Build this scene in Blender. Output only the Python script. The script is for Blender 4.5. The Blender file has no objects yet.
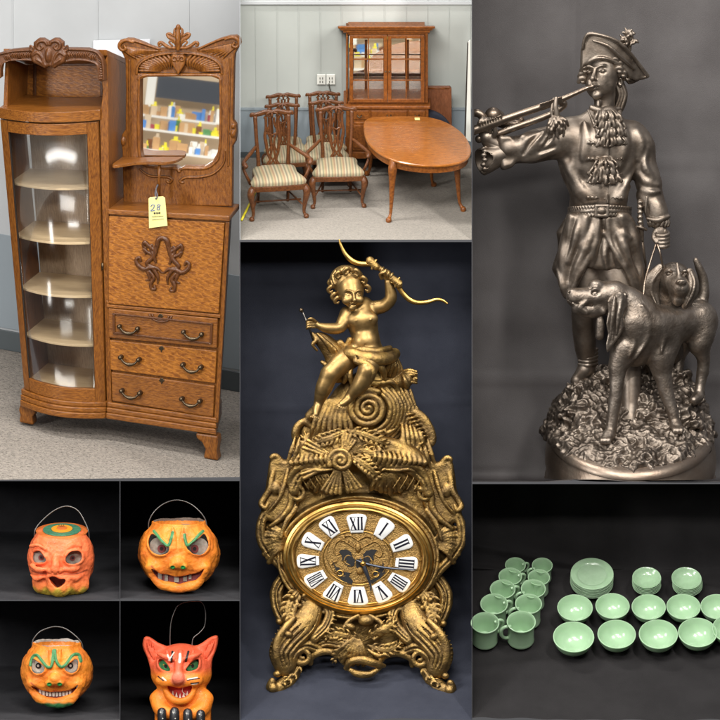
import bpy, bmesh, math, random
import numpy as np
from mathutils import Vector, Matrix, noise
random.seed(7); rng = np.random.default_rng(7)
SC = bpy.context.scene
# ---------------------------------------------------------------- camera, world, lamps, exposure
DIST = 50.0
CC = np.array([3.6, 0.0, 3.6])
cam_d = bpy.data.cameras.new('camera'); cam = bpy.data.objects.new('camera', cam_d)
SC.collection.objects.link(cam); SC.camera = cam
cam.location = (3.6, -DIST, 3.6); cam.rotation_euler = (math.radians(90), 0, 0)
cam_d.lens = 36*DIST/7.2; cam_d.sensor_width = 36; cam_d.clip_start = 1; cam_d.clip_end = 200
W = bpy.data.worlds.new('World'); SC.world = W; W.use_nodes = True
nt = W.node_tree; bg = nt.nodes['Background']
tc = nt.nodes.new('ShaderNodeTexCoord'); sx = nt.nodes.new('ShaderNodeSeparateXYZ')
cr = nt.nodes.new('ShaderNodeValToRGB'); nt.links.new(tc.outputs['Generated'], sx.inputs[0])
mp = nt.nodes.new('ShaderNodeMapRange'); mp.inputs[1].default_value = -1; mp.inputs[2].default_value = 1
nt.links.new(sx.outputs[2], mp.inputs[0]); nt.links.new(mp.outputs[0], cr.inputs[0])
cr.color_ramp.elements[0].color = (.05, .045, .04, 1); cr.color_ramp.elements[0].position = .35
cr.color_ramp.elements[1].color = (.95, .95, 1, 1); cr.color_ramp.elements[1].position = .85
nt.links.new(cr.outputs[0], bg.inputs[0]); bg.inputs[1].default_value = .42

def area(name, loc, aim, sx_, sy_, power, col=(1, .97, .92)):
    l = bpy.data.lights.new(name, 'AREA'); l.shape = 'RECTANGLE'; l.size = sx_; l.size_y = sy_
    l.energy = power; l.color = col
    o = bpy.data.objects.new(name, l); SC.collection.objects.link(o); o.location = loc
    o.rotation_euler = (Vector(aim)-Vector(loc)).to_track_quat('-Z', 'Y').to_euler(); return o
area('ceiling_lamp', (1.6, -13, 11.5), (3.2, 1, 3.2), 6, 3, 1750)
area('strip_lamp', (9.5, -8.5, 9.5), (4.6, 1, 3.2), .7, 5, 900)
area('side_fill', (-6.5, -10, 5.0), (3.6, 1, 3.2), 1.6, 4, 1000, (1, .98, .96))  # fill light added on the left for the clock and lantern niches
area('low_fill', (4.5, -17, 7.4), (3.6, 1, 2.0), 5, 1.2, 1150)  # added front fill to brighten the clock niche, stands for no lamp
area('sale_table_fill', (0, -3.0, 11.5), (0, -10, -2), 5, 1.5, 1300)  # unseen light, added so the sale tables show up in the mirrors
area('row_lamp', (3.3, 1.5, 14.5), (3.4, .8, 5.0), 6, .5, 300)
SC.view_settings.view_transform = 'Standard'; SC.view_settings.look = 'None'
SC.view_settings.exposure = 0.0; SC.view_settings.gamma = 1
SC.cycles.max_bounces = 8; SC.cycles.glossy_bounces = 5; SC.cycles.transmission_bounces = 6

# ---------------------------------------------------------------- helpers
def P(px, py, y=0.0):
    k = (DIST+y)/DIST
    return Vector((3.6+(px/100-3.6)*k, y, 3.6+(3.6-py/100)*k))

def lin(c):
    if isinstance(c, str): c = tuple(int(c[i:i+2], 16) for i in (0, 2, 4))
    return tuple(((v/255)/12.92 if v/255 <= .04045 else ((v/255+.055)/1.055)**2.4) for v in c)

MATS = {}
def mat(name, col=(.5, .5, .5), rough=.5, metal=0, col2=None, nscale=5, stretch=(1, 1, 1), detail=4, ramp=(.35, .65),
        bump=0, bscale=None, bstretch=None, coat=0, spec=None, trans=0, alpha=1, ior=None, attr=None, rough2=None, emit=None,
        speck=None, sheen=0, point=None, bdetail=4):
    m = bpy.data.materials.new(name); m.use_nodes = True; n = m.node_tree; b = n.nodes['Principled BSDF']
    L = n.links.new; N = n.nodes.new
    b.inputs['Roughness'].default_value = rough; b.inputs['Metallic'].default_value = metal
    b.inputs['Base Color'].default_value = (*col, 1)
    if coat: b.inputs['Coat Weight'].default_value = coat; b.inputs['Coat Roughness'].default_value = .12
    if spec is not None: b.inputs['Specular IOR Level'].default_value = spec
    if trans: b.inputs['Transmission Weight'].default_value = trans
    if ior: b.inputs['IOR'].default_value = ior
    if sheen: b.inputs['Sheen Weight'].default_value = sheen
    if alpha < 1: b.inputs['Alpha'].default_value = alpha
    if emit: b.inputs['Emission Color'].default_value = (*emit[:3], 1); b.inputs['Emission Strength'].default_value = emit[3]
    t = N('ShaderNodeTexCoord')
    def tex(scale, st, det, rgh=.6):
        mm = N('ShaderNodeMapping'); mm.inputs['Scale'].default_value = st; L(t.outputs['Object'], mm.inputs[0])
        x = N('ShaderNodeTexNoise'); x.inputs['Scale'].default_value = scale; x.inputs['Detail'].default_value = det
        x.inputs['Roughness'].default_value = rgh; L(mm.outputs[0], x.inputs['Vector']); return x
    colout = None
    if attr:
        a = N('ShaderNodeAttribute'); a.attribute_name = attr; colout = a.outputs['Color']
        if col2:
            x = tex(nscale, stretch, detail); mr = N('ShaderNodeMapRange'); L(x.outputs[0], mr.inputs[0])
            mr.inputs[1].default_value, mr.inputs[2].default_value = ramp
            mx = N('ShaderNodeMix'); mx.data_type = 'RGBA'; mx.blend_type = 'MULTIPLY'; mx.inputs[0].default_value = 1
            c2 = N('ShaderNodeMix'); c2.data_type = 'RGBA'; L(mr.outputs[0], c2.inputs[0])
            c2.inputs[6].default_value = (1, 1, 1, 1); c2.inputs[7].default_value = (*col2, 1)
            L(colout, mx.inputs[6]); L(c2.outputs[2], mx.inputs[7]); colout = mx.outputs[2]
    elif col2:
        x = tex(nscale, stretch, detail); r = N('ShaderNodeValToRGB'); L(x.outputs[0], r.inputs[0])
        r.color_ramp.elements[0].position = ramp[0]; r.color_ramp.elements[1].position = ramp[1]
        r.color_ramp.elements[0].color = (*col, 1); r.color_ramp.elements[1].color = (*col2, 1); colout = r.outputs[0]
    if speck:   # (colour, scale, threshold)
        v = tex(speck[1], (1, 1, 1), 2); r = N('ShaderNodeMapRange'); L(v.outputs[0], r.inputs[0])
        r.inputs[1].default_value = speck[2]; r.inputs[2].default_value = speck[2]+.06
        mx = N('ShaderNodeMix'); mx.data_type = 'RGBA'; L(r.outputs[0], mx.inputs[0])
        if colout: L(colout, mx.inputs[6])
        else: mx.inputs[6].default_value = (*col, 1)
        mx.inputs[7].default_value = (*speck[0], 1); colout = mx.outputs[2]
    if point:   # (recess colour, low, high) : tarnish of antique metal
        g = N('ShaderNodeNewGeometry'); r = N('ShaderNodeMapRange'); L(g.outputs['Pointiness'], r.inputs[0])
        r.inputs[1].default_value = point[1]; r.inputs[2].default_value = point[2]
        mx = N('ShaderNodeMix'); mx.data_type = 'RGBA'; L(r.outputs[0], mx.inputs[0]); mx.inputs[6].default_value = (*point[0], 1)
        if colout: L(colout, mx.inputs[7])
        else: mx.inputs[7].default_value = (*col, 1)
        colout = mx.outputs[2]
    if colout: L(colout, b.inputs['Base Color'])
    if rough2 is not None:
        x = tex(nscale*1.7, (1, 1, 1), 3); r = N('ShaderNodeMapRange'); L(x.outputs[0], r.inputs[0])
        r.inputs[1].default_value = .35; r.inputs[2].default_value = .65
        r.inputs[3].default_value = rough; r.inputs[4].default_value = rough2; L(r.outputs[0], b.inputs['Roughness'])
    if bump:
        x = tex(bscale or nscale, bstretch or stretch, bdetail); bp = N('ShaderNodeBump')
        bp.inputs['Strength'].default_value = bump; bp.inputs['Distance'].default_value = .02
        L(x.outputs[0], bp.inputs['Height']); L(bp.outputs[0], b.inputs['Normal'])
    MATS[name] = m; return m

def setp(o, label=None, cat=None, group=None, kind=None):
    if label: o['label'] = label
    if cat: o['category'] = cat
    if group: o['group'] = group
    if kind: o['kind'] = kind
    return o

def thing(name, label, cat, loc, group=None, rot=None):
    o = bpy.data.objects.new(name, None); SC.collection.objects.link(o)
    o.empty_display_size = .1; o.location = loc
    if rot is not None: o.rotation_euler = rot
    return setp(o, label, cat, group)

def root_loc(p):
    v = Vector((0, 0, 0))
    while p is not None: v += Vector(p.location); p = p.parent
    return v

def mesh_obj(name, V, F, m, parent=None, smooth=False, bevel=0, local=False, label=None, sharp=None, mats=None, fm=None):
    """V are world coordinates (unless local); the mesh is stored relative to its thing."""
    V = np.asarray(V, dtype=np.float64).reshape(-1, 3)
    me = bpy.data.meshes.new(name)
    org = Vector((0, 0, 0))
    if not local: org = root_loc(parent)
    me.from_pydata((V-np.array(org)).tolist(), [], F if isinstance(F, list) else F.tolist()); me.update()
    o = bpy.data.objects.new(name, me); SC.collection.objects.link(o)
    if parent is not None: o.parent = parent
    me.materials.append(m)
    if mats:
        for q in mats: me.materials.append(q)
        me.polygons.foreach_set('material_index', fm)
    if smooth:
        me.polygons.foreach_set('use_smooth', [True]*len(me.polygons))
        if sharp: me.set_sharp_from_angle(angle=math.radians(sharp))
    if bevel:
        b = o.modifiers.new('bevel', 'BEVEL'); b.width = bevel; b.segments = 2; b.limit_method = 'ANGLE'; b.angle_limit = math.radians(40)
    if label: o['label'] = label
    return o

def catmull(pts, n=8, closed=False):
    A = np.asarray(pts, float); m = len(A); out = []
    if m < 3: return A
    rngi = range(m if closed else m-1)
    for i in rngi:
        g = (lambda q: A[q % m]) if closed else (lambda q: A[min(max(q, 0), m-1)])
        p0, p1, p2, p3 = g(i-1), g(i), g(i+1), g(i+2)
        for j in range(n):
            t = j/n
            out.append(.5*((2*p1)+(-p0+p2)*t+(2*p0-5*p1+4*p2-p3)*t*t+(-p0+3*p1-3*p2+p3)*t**3))
    if not closed: out.append(A[-1])
    return np.array(out)

class MB:
    """collects shapes in world (or any) coordinates"""
    def __init__(s, T=None): s.V = []; s.F = []; s.T = T or (lambda p: p)
    def add(s, V, F):
        b = len(s.V); s.V += [tuple(s.T(Vector(v))) for v in V]; s.F += [[i+b for i in f] for f in F]; return s
    def box(s, x0, x1, y0, y1, z0, z1, M=None):
        V = [Vector((x, y, z)) for x in (x0, x1) for y in (y0, y1) for z in (z0, z1)]
        if M is not None: V = [M@v for v in V]
        return s.add(V, [(0, 1, 3, 2), (4, 6, 7, 5), (0, 4, 5, 1), (2, 3, 7, 6), (0, 2, 6, 4), (1, 5, 7, 3)])
    def loft(s, rings, cap=True, closed=True):
        n = len(rings[0]); V = [v for r in rings for v in r]; F = []
        for i in range(len(rings)-1):
            for j in range(n if closed else n-1):
                a = i*n+j; b = i*n+(j+1) % n; F.append((a, b, b+n, a+n))
        if cap: F.append(tuple(range(n))[::-1]); F.append(tuple(range((len(rings)-1)*n, len(rings)*n)))
        return s.add(V, F)
    def tube(s, pts, r, n=8, spline=0, flat=None):
        pts = [Vector(p) for p in pts]; rr = r if hasattr(r, '__len__') else [r]*len(pts)
        if spline:
            Q = catmull([(*p, q) for p, q in zip(pts, rr)], spline); pts = [Vector(q[:3]) for q in Q]; rr = [q[3] for q in Q]
        rings = []; up = None
        for i, p in enumerate(pts):
            t = (pts[min(i+1, len(pts)-1)]-pts[max(i-1, 0)]).normalized()
            if up is None:
                up = t.cross(Vector((0, 1, 0))) if abs(t.y) < .9 else t.cross(Vector((1, 0, 0)))
            up = (up-t*up.dot(t)).normalized(); q = t.cross(up)
            rings.append([p+(up*math.cos(2*math.pi*j/n)+q*math.sin(2*math.pi*j/n)*(flat or 1))*rr[i] for j in range(n)])
        return s.loft(rings)
    def lathe(s, prof, c=(0, 0, 0), n=48, cap=False, M=None):
        rings = []
        for r, z in prof:
            rings.append([Vector((c[0]+r*math.cos(2*math.pi*j/n), c[1]+r*math.sin(2*math.pi*j/n), c[2]+z)) for j in range(n)])
        if M is not None: rings = [[M@v for v in R] for R in rings]
        return s.loft(rings, cap)
    def prism(s, poly, f0, f1):
        """poly list of 2D points; f0/f1 map them to the two faces"""
        n = len(poly); V = [f0(*p) for p in poly]+[f1(*p) for p in poly]
        F = [tuple(range(n)), tuple(range(n, 2*n))[::-1]]+[(i, i+n, (i+1) % n+n, (i+1) % n) for i in range(n)]
        return s.add(V, F)
    def obj(s, name, m, parent=None, **k):
        if k.pop('fix', True):
            me = bpy.data.meshes.new('t'); me.from_pydata(s.V, [], s.F); bm = bmesh.new(); bm.from_mesh(me)
            bmesh.ops.recalc_face_normals(bm, faces=bm.faces)
            V = [tuple(v.co) for v in bm.verts]; F = [[v.index for v in f.verts] for f in bm.faces]; bm.free(); bpy.data.meshes.remove(me)
        else: V, F = s.V, s.F
        return mesh_obj(name, V, F, m, parent, **k)

class Frame:
    """a room or table seen from above: tilt = how far the floor leans up towards the camera"""
    def __init__(s, org, tilt=0, yaw=0, roll=0):
        s.R = (Matrix.Rotation(math.radians(roll), 3, 'Y')@Matrix.Rotation(math.radians(tilt), 3, 'X')@Matrix.Rotation(math.radians(-yaw), 3, 'Z'))
        s.O = Vector(org); s.C = Vector((3.6, -DIST, 3.6))
    def w(s, p): return s.O+s.R@Vector(p)
    def l(s, p): return s.R.transposed()@(Vector(p)-s.O)
    def hit(s, px, py, n, off):
        d = s.R.transposed()@(P(px, py)-s.C); o = s.l(s.C); n = Vector(n)
        return o+d*((off-o.dot(n))/d.dot(n))
    def floor(s, px, py, z=0.0): return s.hit(px, py, (0, 0, 1), z)
    def front(s, px, py, y=0.0): return s.hit(px, py, (0, 1, 0), y)
    @property
    def eul(s): return s.R.to_euler()

def copy_tree(o, parent=None):
    c = o.copy(); SC.collection.objects.link(c)
    if parent is not None: c.parent = parent
    for ch in [q for q in SC.collection.objects if q.parent == o]: copy_tree(ch, c)
    return c

# ---------------------------------------------------------------- sculpting: smooth distance fields turned into one continuous surface
class Sculpt:
    """grid in photo pixels: x to the right, d away from the viewer, y down"""
    def __init__(s, x0, x1, d0, d1, y0, y1, h=1.0):
        s.h = h; s.o = np.array([x0, d0, y0], float)
        s.ax = [np.arange(a, b+h, h, dtype=np.float32) for a, b in ((x0, x1), (d0, d1), (y0, y1))]
        s.F = np.full([len(a) for a in s.ax], 30.0, dtype=np.float32)
    def sub(s, lo, hi):
        sl = []
        for i in range(3):
            a = int(max(0, math.floor((lo[i]-s.o[i])/s.h))); b = int(min(len(s.ax[i]), math.ceil((hi[i]-s.o[i])/s.h)+1))
            if b <= a: return None
            sl.append(slice(a, b))
        g = (s.ax[0][sl[0]][:, None, None], s.ax[1][sl[1]][None, :, None], s.ax[2][sl[2]][None, None, :])
        return tuple(sl), g
    def comb(s, sl, d, k, cut=False):
        A = s.F[sl]
        if cut: A = -A
        if k > 0:
            hh = np.maximum(k-np.abs(A-d), 0)/k; R = np.minimum(A, d)-hh*hh*k*.25
        else: R = np.minimum(A, d)
        s.F[sl] = -R if cut else R
    def ell(s, c, r, k=3, rot=None, cut=False):
        r = np.array(r if hasattr(r, '__len__') else (r,)*3, float); c = np.array(c, float); m = max(r)+k+2*s.h
        q = s.sub(c-m, c+m)
        if q is None: return s
        sl, (X, Y, Z) = q; X = X-c[0]; Y = Y-c[1]; Z = Z-c[2]
        if rot is not None:
            M = rot_xyz(rot)
            X, Y, Z = (M[0, i]*X+M[1, i]*Y+M[2, i]*Z for i in range(3))
        k0 = np.sqrt((X/r[0])**2+(Y/r[1])**2+(Z/r[2])**2); k1 = np.sqrt((X/r[0]**2)**2+(Y/r[1]**2)**2+(Z/r[2]**2)**2)
        s.comb(sl, (k0*(k0-1)/np.maximum(k1, 1e-5)).astype(np.float32), k, cut); return s
    def box(s, c, r, k=1, rot=None, cut=False, rd=1.0):
        r = np.array(r, float); c = np.array(c, float); m = float(np.linalg.norm(r))+k+2*s.h
        q = s.sub(c-m, c+m)
        if q is None: return s
        sl, (X, Y, Z) = q; X = X-c[0]; Y = Y-c[1]; Z = Z-c[2]
        if rot is not None:
            M = rot_xyz(rot); X, Y, Z = (M[0, i]*X+M[1, i]*Y+M[2, i]*Z for i in range(3))
        a, b, e = np.abs(X)-r[0]+rd, np.abs(Y)-r[1]+rd, np.abs(Z)-r[2]+rd
        d = np.sqrt(np.maximum(a, 0)**2+np.maximum(b, 0)**2+np.maximum(e, 0)**2)+np.minimum(np.maximum(a, np.maximum(b, e)), 0)-rd
        s.comb(sl, d.astype(np.float32), k, cut); return s
    def path(s, pts, r, k=2, n=5, cut=False, flat=1.0):
        """tapering round stroke; flat<1 squashes it in depth"""
        pts = np.array(pts, float); rr = np.array(r if hasattr(r, '__len__') else [r]*len(pts), float)
        if len(rr) != len(pts): rr = np.interp(np.linspace(0, 1, len(pts)), np.linspace(0, 1, len(rr)), rr)
        Q = np.column_stack([pts, rr])
        if n > 1 and len(Q) > 2: Q = catmull(Q, n if Q[:, 3].max() < 4 else n*3)
        Q[:, 3] = np.maximum(Q[:, 3], .2); k *= getattr(s, 'ks', 1); flat *= getattr(s, 'fl', 1)
        m = Q[:, 3].max()+k+2*s.h
        q = s.sub(Q[:, :3].min(0)-m, Q[:, :3].max(0)+m)
        if q is None: return s
        sl, (X, Y, Z) = q; D = np.full(np.broadcast_shapes(X.shape, Y.shape, Z.shape), 30., np.float32)
        o = [sl_.start for sl_ in sl]
        for a, b in zip(Q[:-1], Q[1:]):
            mm = max(a[3], b[3])+k+2*s.h
            lo = np.minimum(a[:3], b[:3])-mm; hi = np.maximum(a[:3], b[:3])+mm
            qq = s.sub(lo, hi)
            if qq is None: continue
            t, (x, y, z) = qq; loc = tuple(slice(max(t[i].start-o[i], 0), max(min(t[i].stop-o[i], D.shape[i]), 0)) for i in range(3))
            if any(l.stop <= l.start for l in loc): continue
            x = X[loc[0]]; y = Y[:, loc[1]]; z = Z[:, :, loc[2]]
            v = b[:3]-a[:3]; L2 = max(float(v@v), 1e-9)
            h = np.clip(((x-a[0])*v[0]+(y-a[1])*v[1]+(z-a[2])*v[2])/L2, 0, 1)
            d = np.sqrt((x-a[0]-h*v[0])**2+((y-a[1]-h*v[1])/flat)**2+(z-a[2]-h*v[2])**2)-(a[3]+(b[3]-a[3])*h)
            D[loc] = np.minimum(D[loc], d.astype(np.float32))
        s.comb(sl, D, k, cut); return s
    def cap(s, a, b, ra, rb=None, k=3, cut=False): return s.path([a, b], [ra, ra if rb is None else rb], k, 1, cut)
    def poly(s, pts, d0, d1, rd=2, k=2, cut=False, spline=0, dfun=None):
        """outline in the picture plane (x,y down), d0..d1 deep; dfun(X,Y) shifts depth"""
        A = np.array(pts, float)
        if spline: A = catmull(A, spline, True)
        m = rd+k+2*s.h
        q = s.sub((A[:, 0].min()-m, d0-m-(20 if dfun else 0), A[:, 1].min()-m), (A[:, 0].max()+m, d1+m+(20 if dfun else 0), A[:, 1].max()+m))
        if q is None: return s
        sl, (X, Y, Z) = q; x = X[:, 0, 0][:, None]; z = Z[0, 0, :][None, :]
        D2 = np.full((x.shape[0], z.shape[1]), 1e9); ins = np.zeros(D2.shape, bool)
        for a, b in zip(A, np.roll(A, -1, 0)):
            v = b-a; L2 = max(v@v, 1e-9); h = np.clip(((x-a[0])*v[0]+(z-a[1])*v[1])/L2, 0, 1)
            D2 = np.minimum(D2, (x-a[0]-h*v[0])**2+(z-a[1]-h*v[1])**2)
            if a[1] != b[1]:
                c = (a[1] > z) != (b[1] > z); ins ^= c & (x < (b[0]-a[0])*(z-a[1])/(b[1]-a[1])+a[0])
        D2 = np.sqrt(D2); D2[ins] *= -1
        D2 = (D2+rd)[:, None, :]; yy = Y
        if dfun is not None: yy = Y-dfun(X, Z)
        e = np.abs(yy-(d0+d1)/2)-(d1-d0)/2+rd
        d = np.sqrt(np.maximum(D2, 0)**2+np.maximum(e, 0)**2)+np.minimum(np.maximum(D2, e), 0)-rd
        s.comb(sl, d.astype(np.float32), k, cut); return s
    def surf(s):
        F = s.F; S = F < 0
        n = [a-1 for a in F.shape]
        cs = [(i, j, k) for i in (0, 1) for j in (0, 1) for k in (0, 1)]
        cnt = np.zeros(n, np.int8)
        for i, j, k in cs: cnt += S[i:i+n[0], j:j+n[1], k:k+n[2]]
        act = (cnt > 0) & (cnt < 8); I = np.argwhere(act); idx = np.full(n, -1, np.int32); idx[act] = np.arange(len(I))
        pos = np.zeros((len(I), 3)); c = np.zeros(len(I))
        for a in cs:
            for ax in range(3):
                if a[ax]: continue
                b = list(a); b[ax] = 1
                f0 = F[I[:, 0]+a[0], I[:, 1]+a[1], I[:, 2]+a[2]]; f1 = F[I[:, 0]+b[0], I[:, 1]+b[1], I[:, 2]+b[2]]
                x = (f0 < 0) != (f1 < 0); t = np.where(x, f0/np.where(x, f0-f1, 1), 0)
                p = np.tile(np.array(a, float), (len(I), 1)); p[:, ax] += t; pos += p*x[:, None]; c += x
        V = (I+pos/c[:, None])*s.h+s.o
        Q = []
        for ax in range(3):
            u, v = [q for q in range(3) if q != ax]
            A = [slice(None)]*3; B = [slice(None)]*3; A[ax] = slice(0, -1); B[ax] = slice(1, None)
            A[u] = B[u] = slice(1, -1); A[v] = B[v] = slice(1, -1)
            sa = S[tuple(A)]; x = sa != S[tuple(B)]; J = np.argwhere(x); J[:, u] += 1; J[:, v] += 1
            def cell(du, dv):
                K = J.copy(); K[:, u] -= du; K[:, v] -= dv; return idx[K[:, 0], K[:, 1], K[:, 2]]
            q = np.column_stack([cell(1, 1), cell(0, 1), cell(0, 0), cell(1, 0)])
            fl = sa[x] if ax != 1 else ~sa[x]
            q[fl] = q[fl][:, ::-1]; Q.append(q)
        return V, np.concatenate(Q)
    def build(s, name, m, parent, place, paint=None, label=None, soften=0, clip=None, rough=()):
        V, Q = s.surf()
        if clip is not None:
            ok = clip(V); Q = Q[ok[Q].all(1)]
        if soften:
            e = np.concatenate([Q[:, [0, 1]], Q[:, [1, 2]], Q[:, [2, 3]], Q[:, [3, 0]]])
            for _ in range(soften):
                A = np.zeros_like(V); c = np.bincount(e.ravel(), minlength=len(V))[:, None]
                for i in range(3): A[:, i] = np.bincount(e[:, 0], V[e[:, 1], i], len(V))+np.bincount(e[:, 1], V[e[:, 0], i], len(V))
                V = V*.4+.6*A/np.maximum(c, 1)
        if rough:
            fn = np.cross(V[Q[:, 2]]-V[Q[:, 0]], V[Q[:, 3]]-V[Q[:, 1]]); N = np.zeros_like(V)
            for i in range(3):
                for j in range(4): N[:, i] += np.bincount(Q[:, j], fn[:, i], len(V))
            N /= np.maximum(np.linalg.norm(N, axis=1), 1e-9)[:, None]
            if ((V-V.mean(0))*N).sum() < 0: N = -N
            a = np.zeros(len(V))
            for sc, am, mode in rough:
                q = (V/sc).tolist(); nz = np.array([noise.noise(Vector(p)) for p in q])
                a += am*((1-2*np.abs(nz)*1.6) if mode else nz*1.6)
            V = V+N*a[:, None]
        WV = place(V); org = np.array(root_loc(parent)); WV = WV-org
        me = bpy.data.meshes.new(name); me.vertices.add(len(WV)); me.vertices.foreach_set('co', WV.ravel())
        me.loops.add(Q.size); me.loops.foreach_set('vertex_index', Q.ravel().astype(np.int32))
        me.polygons.add(len(Q)); me.polygons.foreach_set('loop_start', np.arange(0, Q.size, 4, dtype=np.int32))
        try: me.polygons.foreach_set('loop_total', np.full(len(Q), 4, np.int32))
        except Exception: pass
        me.polygons.foreach_set('use_smooth', np.ones(len(Q), bool)); me.update(calc_edges=True)
        # orientation
        a, b, c = WV[Q[:, 0]], WV[Q[:, 1]], WV[Q[:, 2]]; a2, b2 = WV[Q[:, 2]], WV[Q[:, 3]]
        vol = (np.einsum('ij,ij->i', a, np.cross(b, c))+np.einsum('ij,ij->i', a, np.cross(a2, b2))).sum()
        if vol < 0: me.flip_normals()
        if paint is not None:
            col = np.ones((len(V), 4), np.float32); col[:, :3] = paint(V)
            at = me.color_attributes.new('paint', 'FLOAT_COLOR', 'POINT'); at.data.foreach_set('color', col.ravel())
        o = bpy.data.objects.new(name, me); SC.collection.objects.link(o); o.parent = parent; me.materials.append(m)
        if label: o['label'] = label
        return o

def rot_xyz(r):
    """degrees: (turn in the picture plane, turn about the vertical, nod)"""
    a, b, c = (math.radians(q) for q in r)
    A = np.array([[math.cos(a), 0, -math.sin(a)], [0, 1, 0], [math.sin(a), 0, math.cos(a)]])
    B = np.array([[math.cos(b), -math.sin(b), 0], [math.sin(b), math.cos(b), 0], [0, 0, 1]])
    Cc = np.array([[1, 0, 0], [0, math.cos(c), -math.sin(c)], [0, math.sin(c), math.cos(c)]])
    return A@B@Cc

def placer(y0, pyb=0, lean=0.0, ymid=None):
    """photo-pixel sculpt coordinates -> world, standing at depth y0, leaning towards the viewer like its floor"""
    k = (DIST+(y0 if ymid is None else ymid))/DIST
    def f(V):
        V = np.asarray(V, float).reshape(-1, 3)
        x = V[:, 0]/100; y = y0+V[:, 1]/100-lean*(pyb-V[:, 2])/100; z = 7.2-V[:, 2]/100
        return np.column_stack([3.6+(x-3.6)*k, y0+(y-y0)*k, 3.6+(z-3.6)*k])
    return f
# ---------------------------------------------------------------- setting: the display wall with its lined niches
m_wallA = mat('painted_wall', lin('b3b6b8'), .55, col2=lin('babdbf'), nscale=1.2)
m_wallB = mat('painted_wall_green', lin('a8aca8'), .5, col2=lin('afb3af'), nscale=1.0)
m_wains = mat('grey_blue_paint', lin('8b959c'), .5)
m_base = mat('dark_skirting', lin('4c5356'), .45)
m_carpA = mat('carpet_speckled', lin('7c766f'), .95, col2=lin('948c83'), nscale=28, ramp=(.38, .62), speck=(lin('5c5751'), 45, .58), bump=.6, bscale=60, spec=.1)
m_carpB = mat('carpet_pale', lin('827d76'), .95, col2=lin('8f8981'), nscale=40, ramp=(.35, .65), speck=(lin('78736d'), 70, .6), bump=.35, bscale=90, spec=.1)
m_blue = mat('navy_cloth', lin('2d303b'), .85, col2=lin('343742'), nscale=3, bump=.25, bscale=160, spec=.25)
m_char = mat('charcoal_cloth', lin('3f3b3b'), .6, col2=lin('474343'), nscale=2, bump=.22, bscale=150, spec=.4)
m_black = mat('black_cloth', lin('1b191a'), .8, col2=lin('211f20'), nscale=3, bump=.25, bscale=120, spec=.3)
m_black2 = mat('black_cloth_dull', lin('2d2d30'), .85, col2=lin('353538'), nscale=4, bump=.3, bscale=120, spec=.25)

def clip_obj(o, planes):
    bm = bmesh.new(); bm.from_mesh(o.data); L = root_loc(o.parent)
    for co, no in planes:
        bmesh.ops.bisect_plane(bm, geom=bm.verts[:]+bm.edges[:]+bm.faces[:], plane_co=Vector(co)-L, plane_no=no, clear_outer=True)
    bm.to_mesh(o.data); bm.free()

def sheet(name, V, m, planes=(), F=None):
    o = mesh_obj(name, V, F or [tuple(range(len(V)))], m); setp(o, kind='structure')
    if planes: clip_obj(o, planes)
    return o

def cloth(name, x0, x1, py_front, py_hor, py_top, tilt, m, folds=.02, seed=0, lean=4, amp=.012, creases=(), radius=.18):
    """a cloth laid on a table and hung up behind it: one sheet"""
    T = math.tan(math.radians(tilt)); z0 = 7.2-py_front/100; zh = 7.2-py_hor/100; zt = 7.2-py_top/100
    yb = (zh-z0)/T
    prof = [(0, z0)]
    n1 = 60
    for i in range(1, n1+1): t = i/n1; prof.append((yb*t, z0+(zh-z0)*t))
    n2 = 90
    for i in range(1, n2+1): t = i/n2; prof.append((yb-(zt-zh)*t*math.tan(math.radians(lean)), zh+(zt-zh)*t))
    prof = np.array(prof)
    for _ in range(10): prof[1:-1] = .5*prof[1:-1]+.25*(prof[2:]+prof[:-2])
    nx = 110; V = []; F = []
    for j, (y, z) in enumerate(prof):
        for i in range(nx+1):
            x = x0+(x1-x0)*i/nx
            s = j/len(prof)
            n = noise.noise(Vector((x*1.1+seed*7, z*.7+y*.5, seed)))*folds+noise.noise(Vector((x*2.9+seed, z*1.9+y, seed*3)))*folds*.4
            n += noise.noise(Vector((x*.7-seed, (z+y)*3.2, seed*2)))*amp
            for (ca, cb, cc, w, hgt) in creases:   # crease along ca*x+cb*z = cc
                d = (ca*x+cb*z-cc); n += hgt*math.exp(-(d/w)**2)
            on = 1 if j > 61 else 0
            V.append((x, y-n if on else y, z if on else z+max(n, -.02)*.6))
    for j in range(len(prof)-1):
        for i in range(nx):
            a = j*(nx+1)+i; F.append((a, a+1, a+nx+2, a+nx+1))
    V = [(kx(x, y), y, kx(z, y)) for x, y, z in V]   # the niches flare slightly towards the back
    o = mesh_obj(name, V, F, m, smooth=True); setp(o, kind='structure'); return o, yb

g = .003
def kx(x, y): return 3.6+(x-3.6)*(1+y/DIST)
# panel C: clock
cloth('backdrop', 2.4+g, 4.72-g, 719.5, 583, 240+2, 38, m_blue, .035, 1, creases=((.06, 1, 7.2-2.86+.15, .02, -.02), (-.04, 1, 7.2-4.2, .02, .015)))
# panel D: statue
cloth('backdrop', 4.72+g, 8.0, 481.6, 481.2, -60, .11, m_char, .05, 4, creases=((0, 1, 3.42, .02, .02), (1, .0, 5.75, .02, .012), (.02, 1, 5.7, .025, .012)))
# panel F: dishes
cloth('backdrop', 4.72+g, 8.0, 719.5, 571, 484, 45, m_black, .12, 6, amp=.035, creases=((.1, 1, 2.0, .03, .03), (-.05, 1, .25, .05, .03), (.2, 1, 2.7, .05, .03)))
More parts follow.
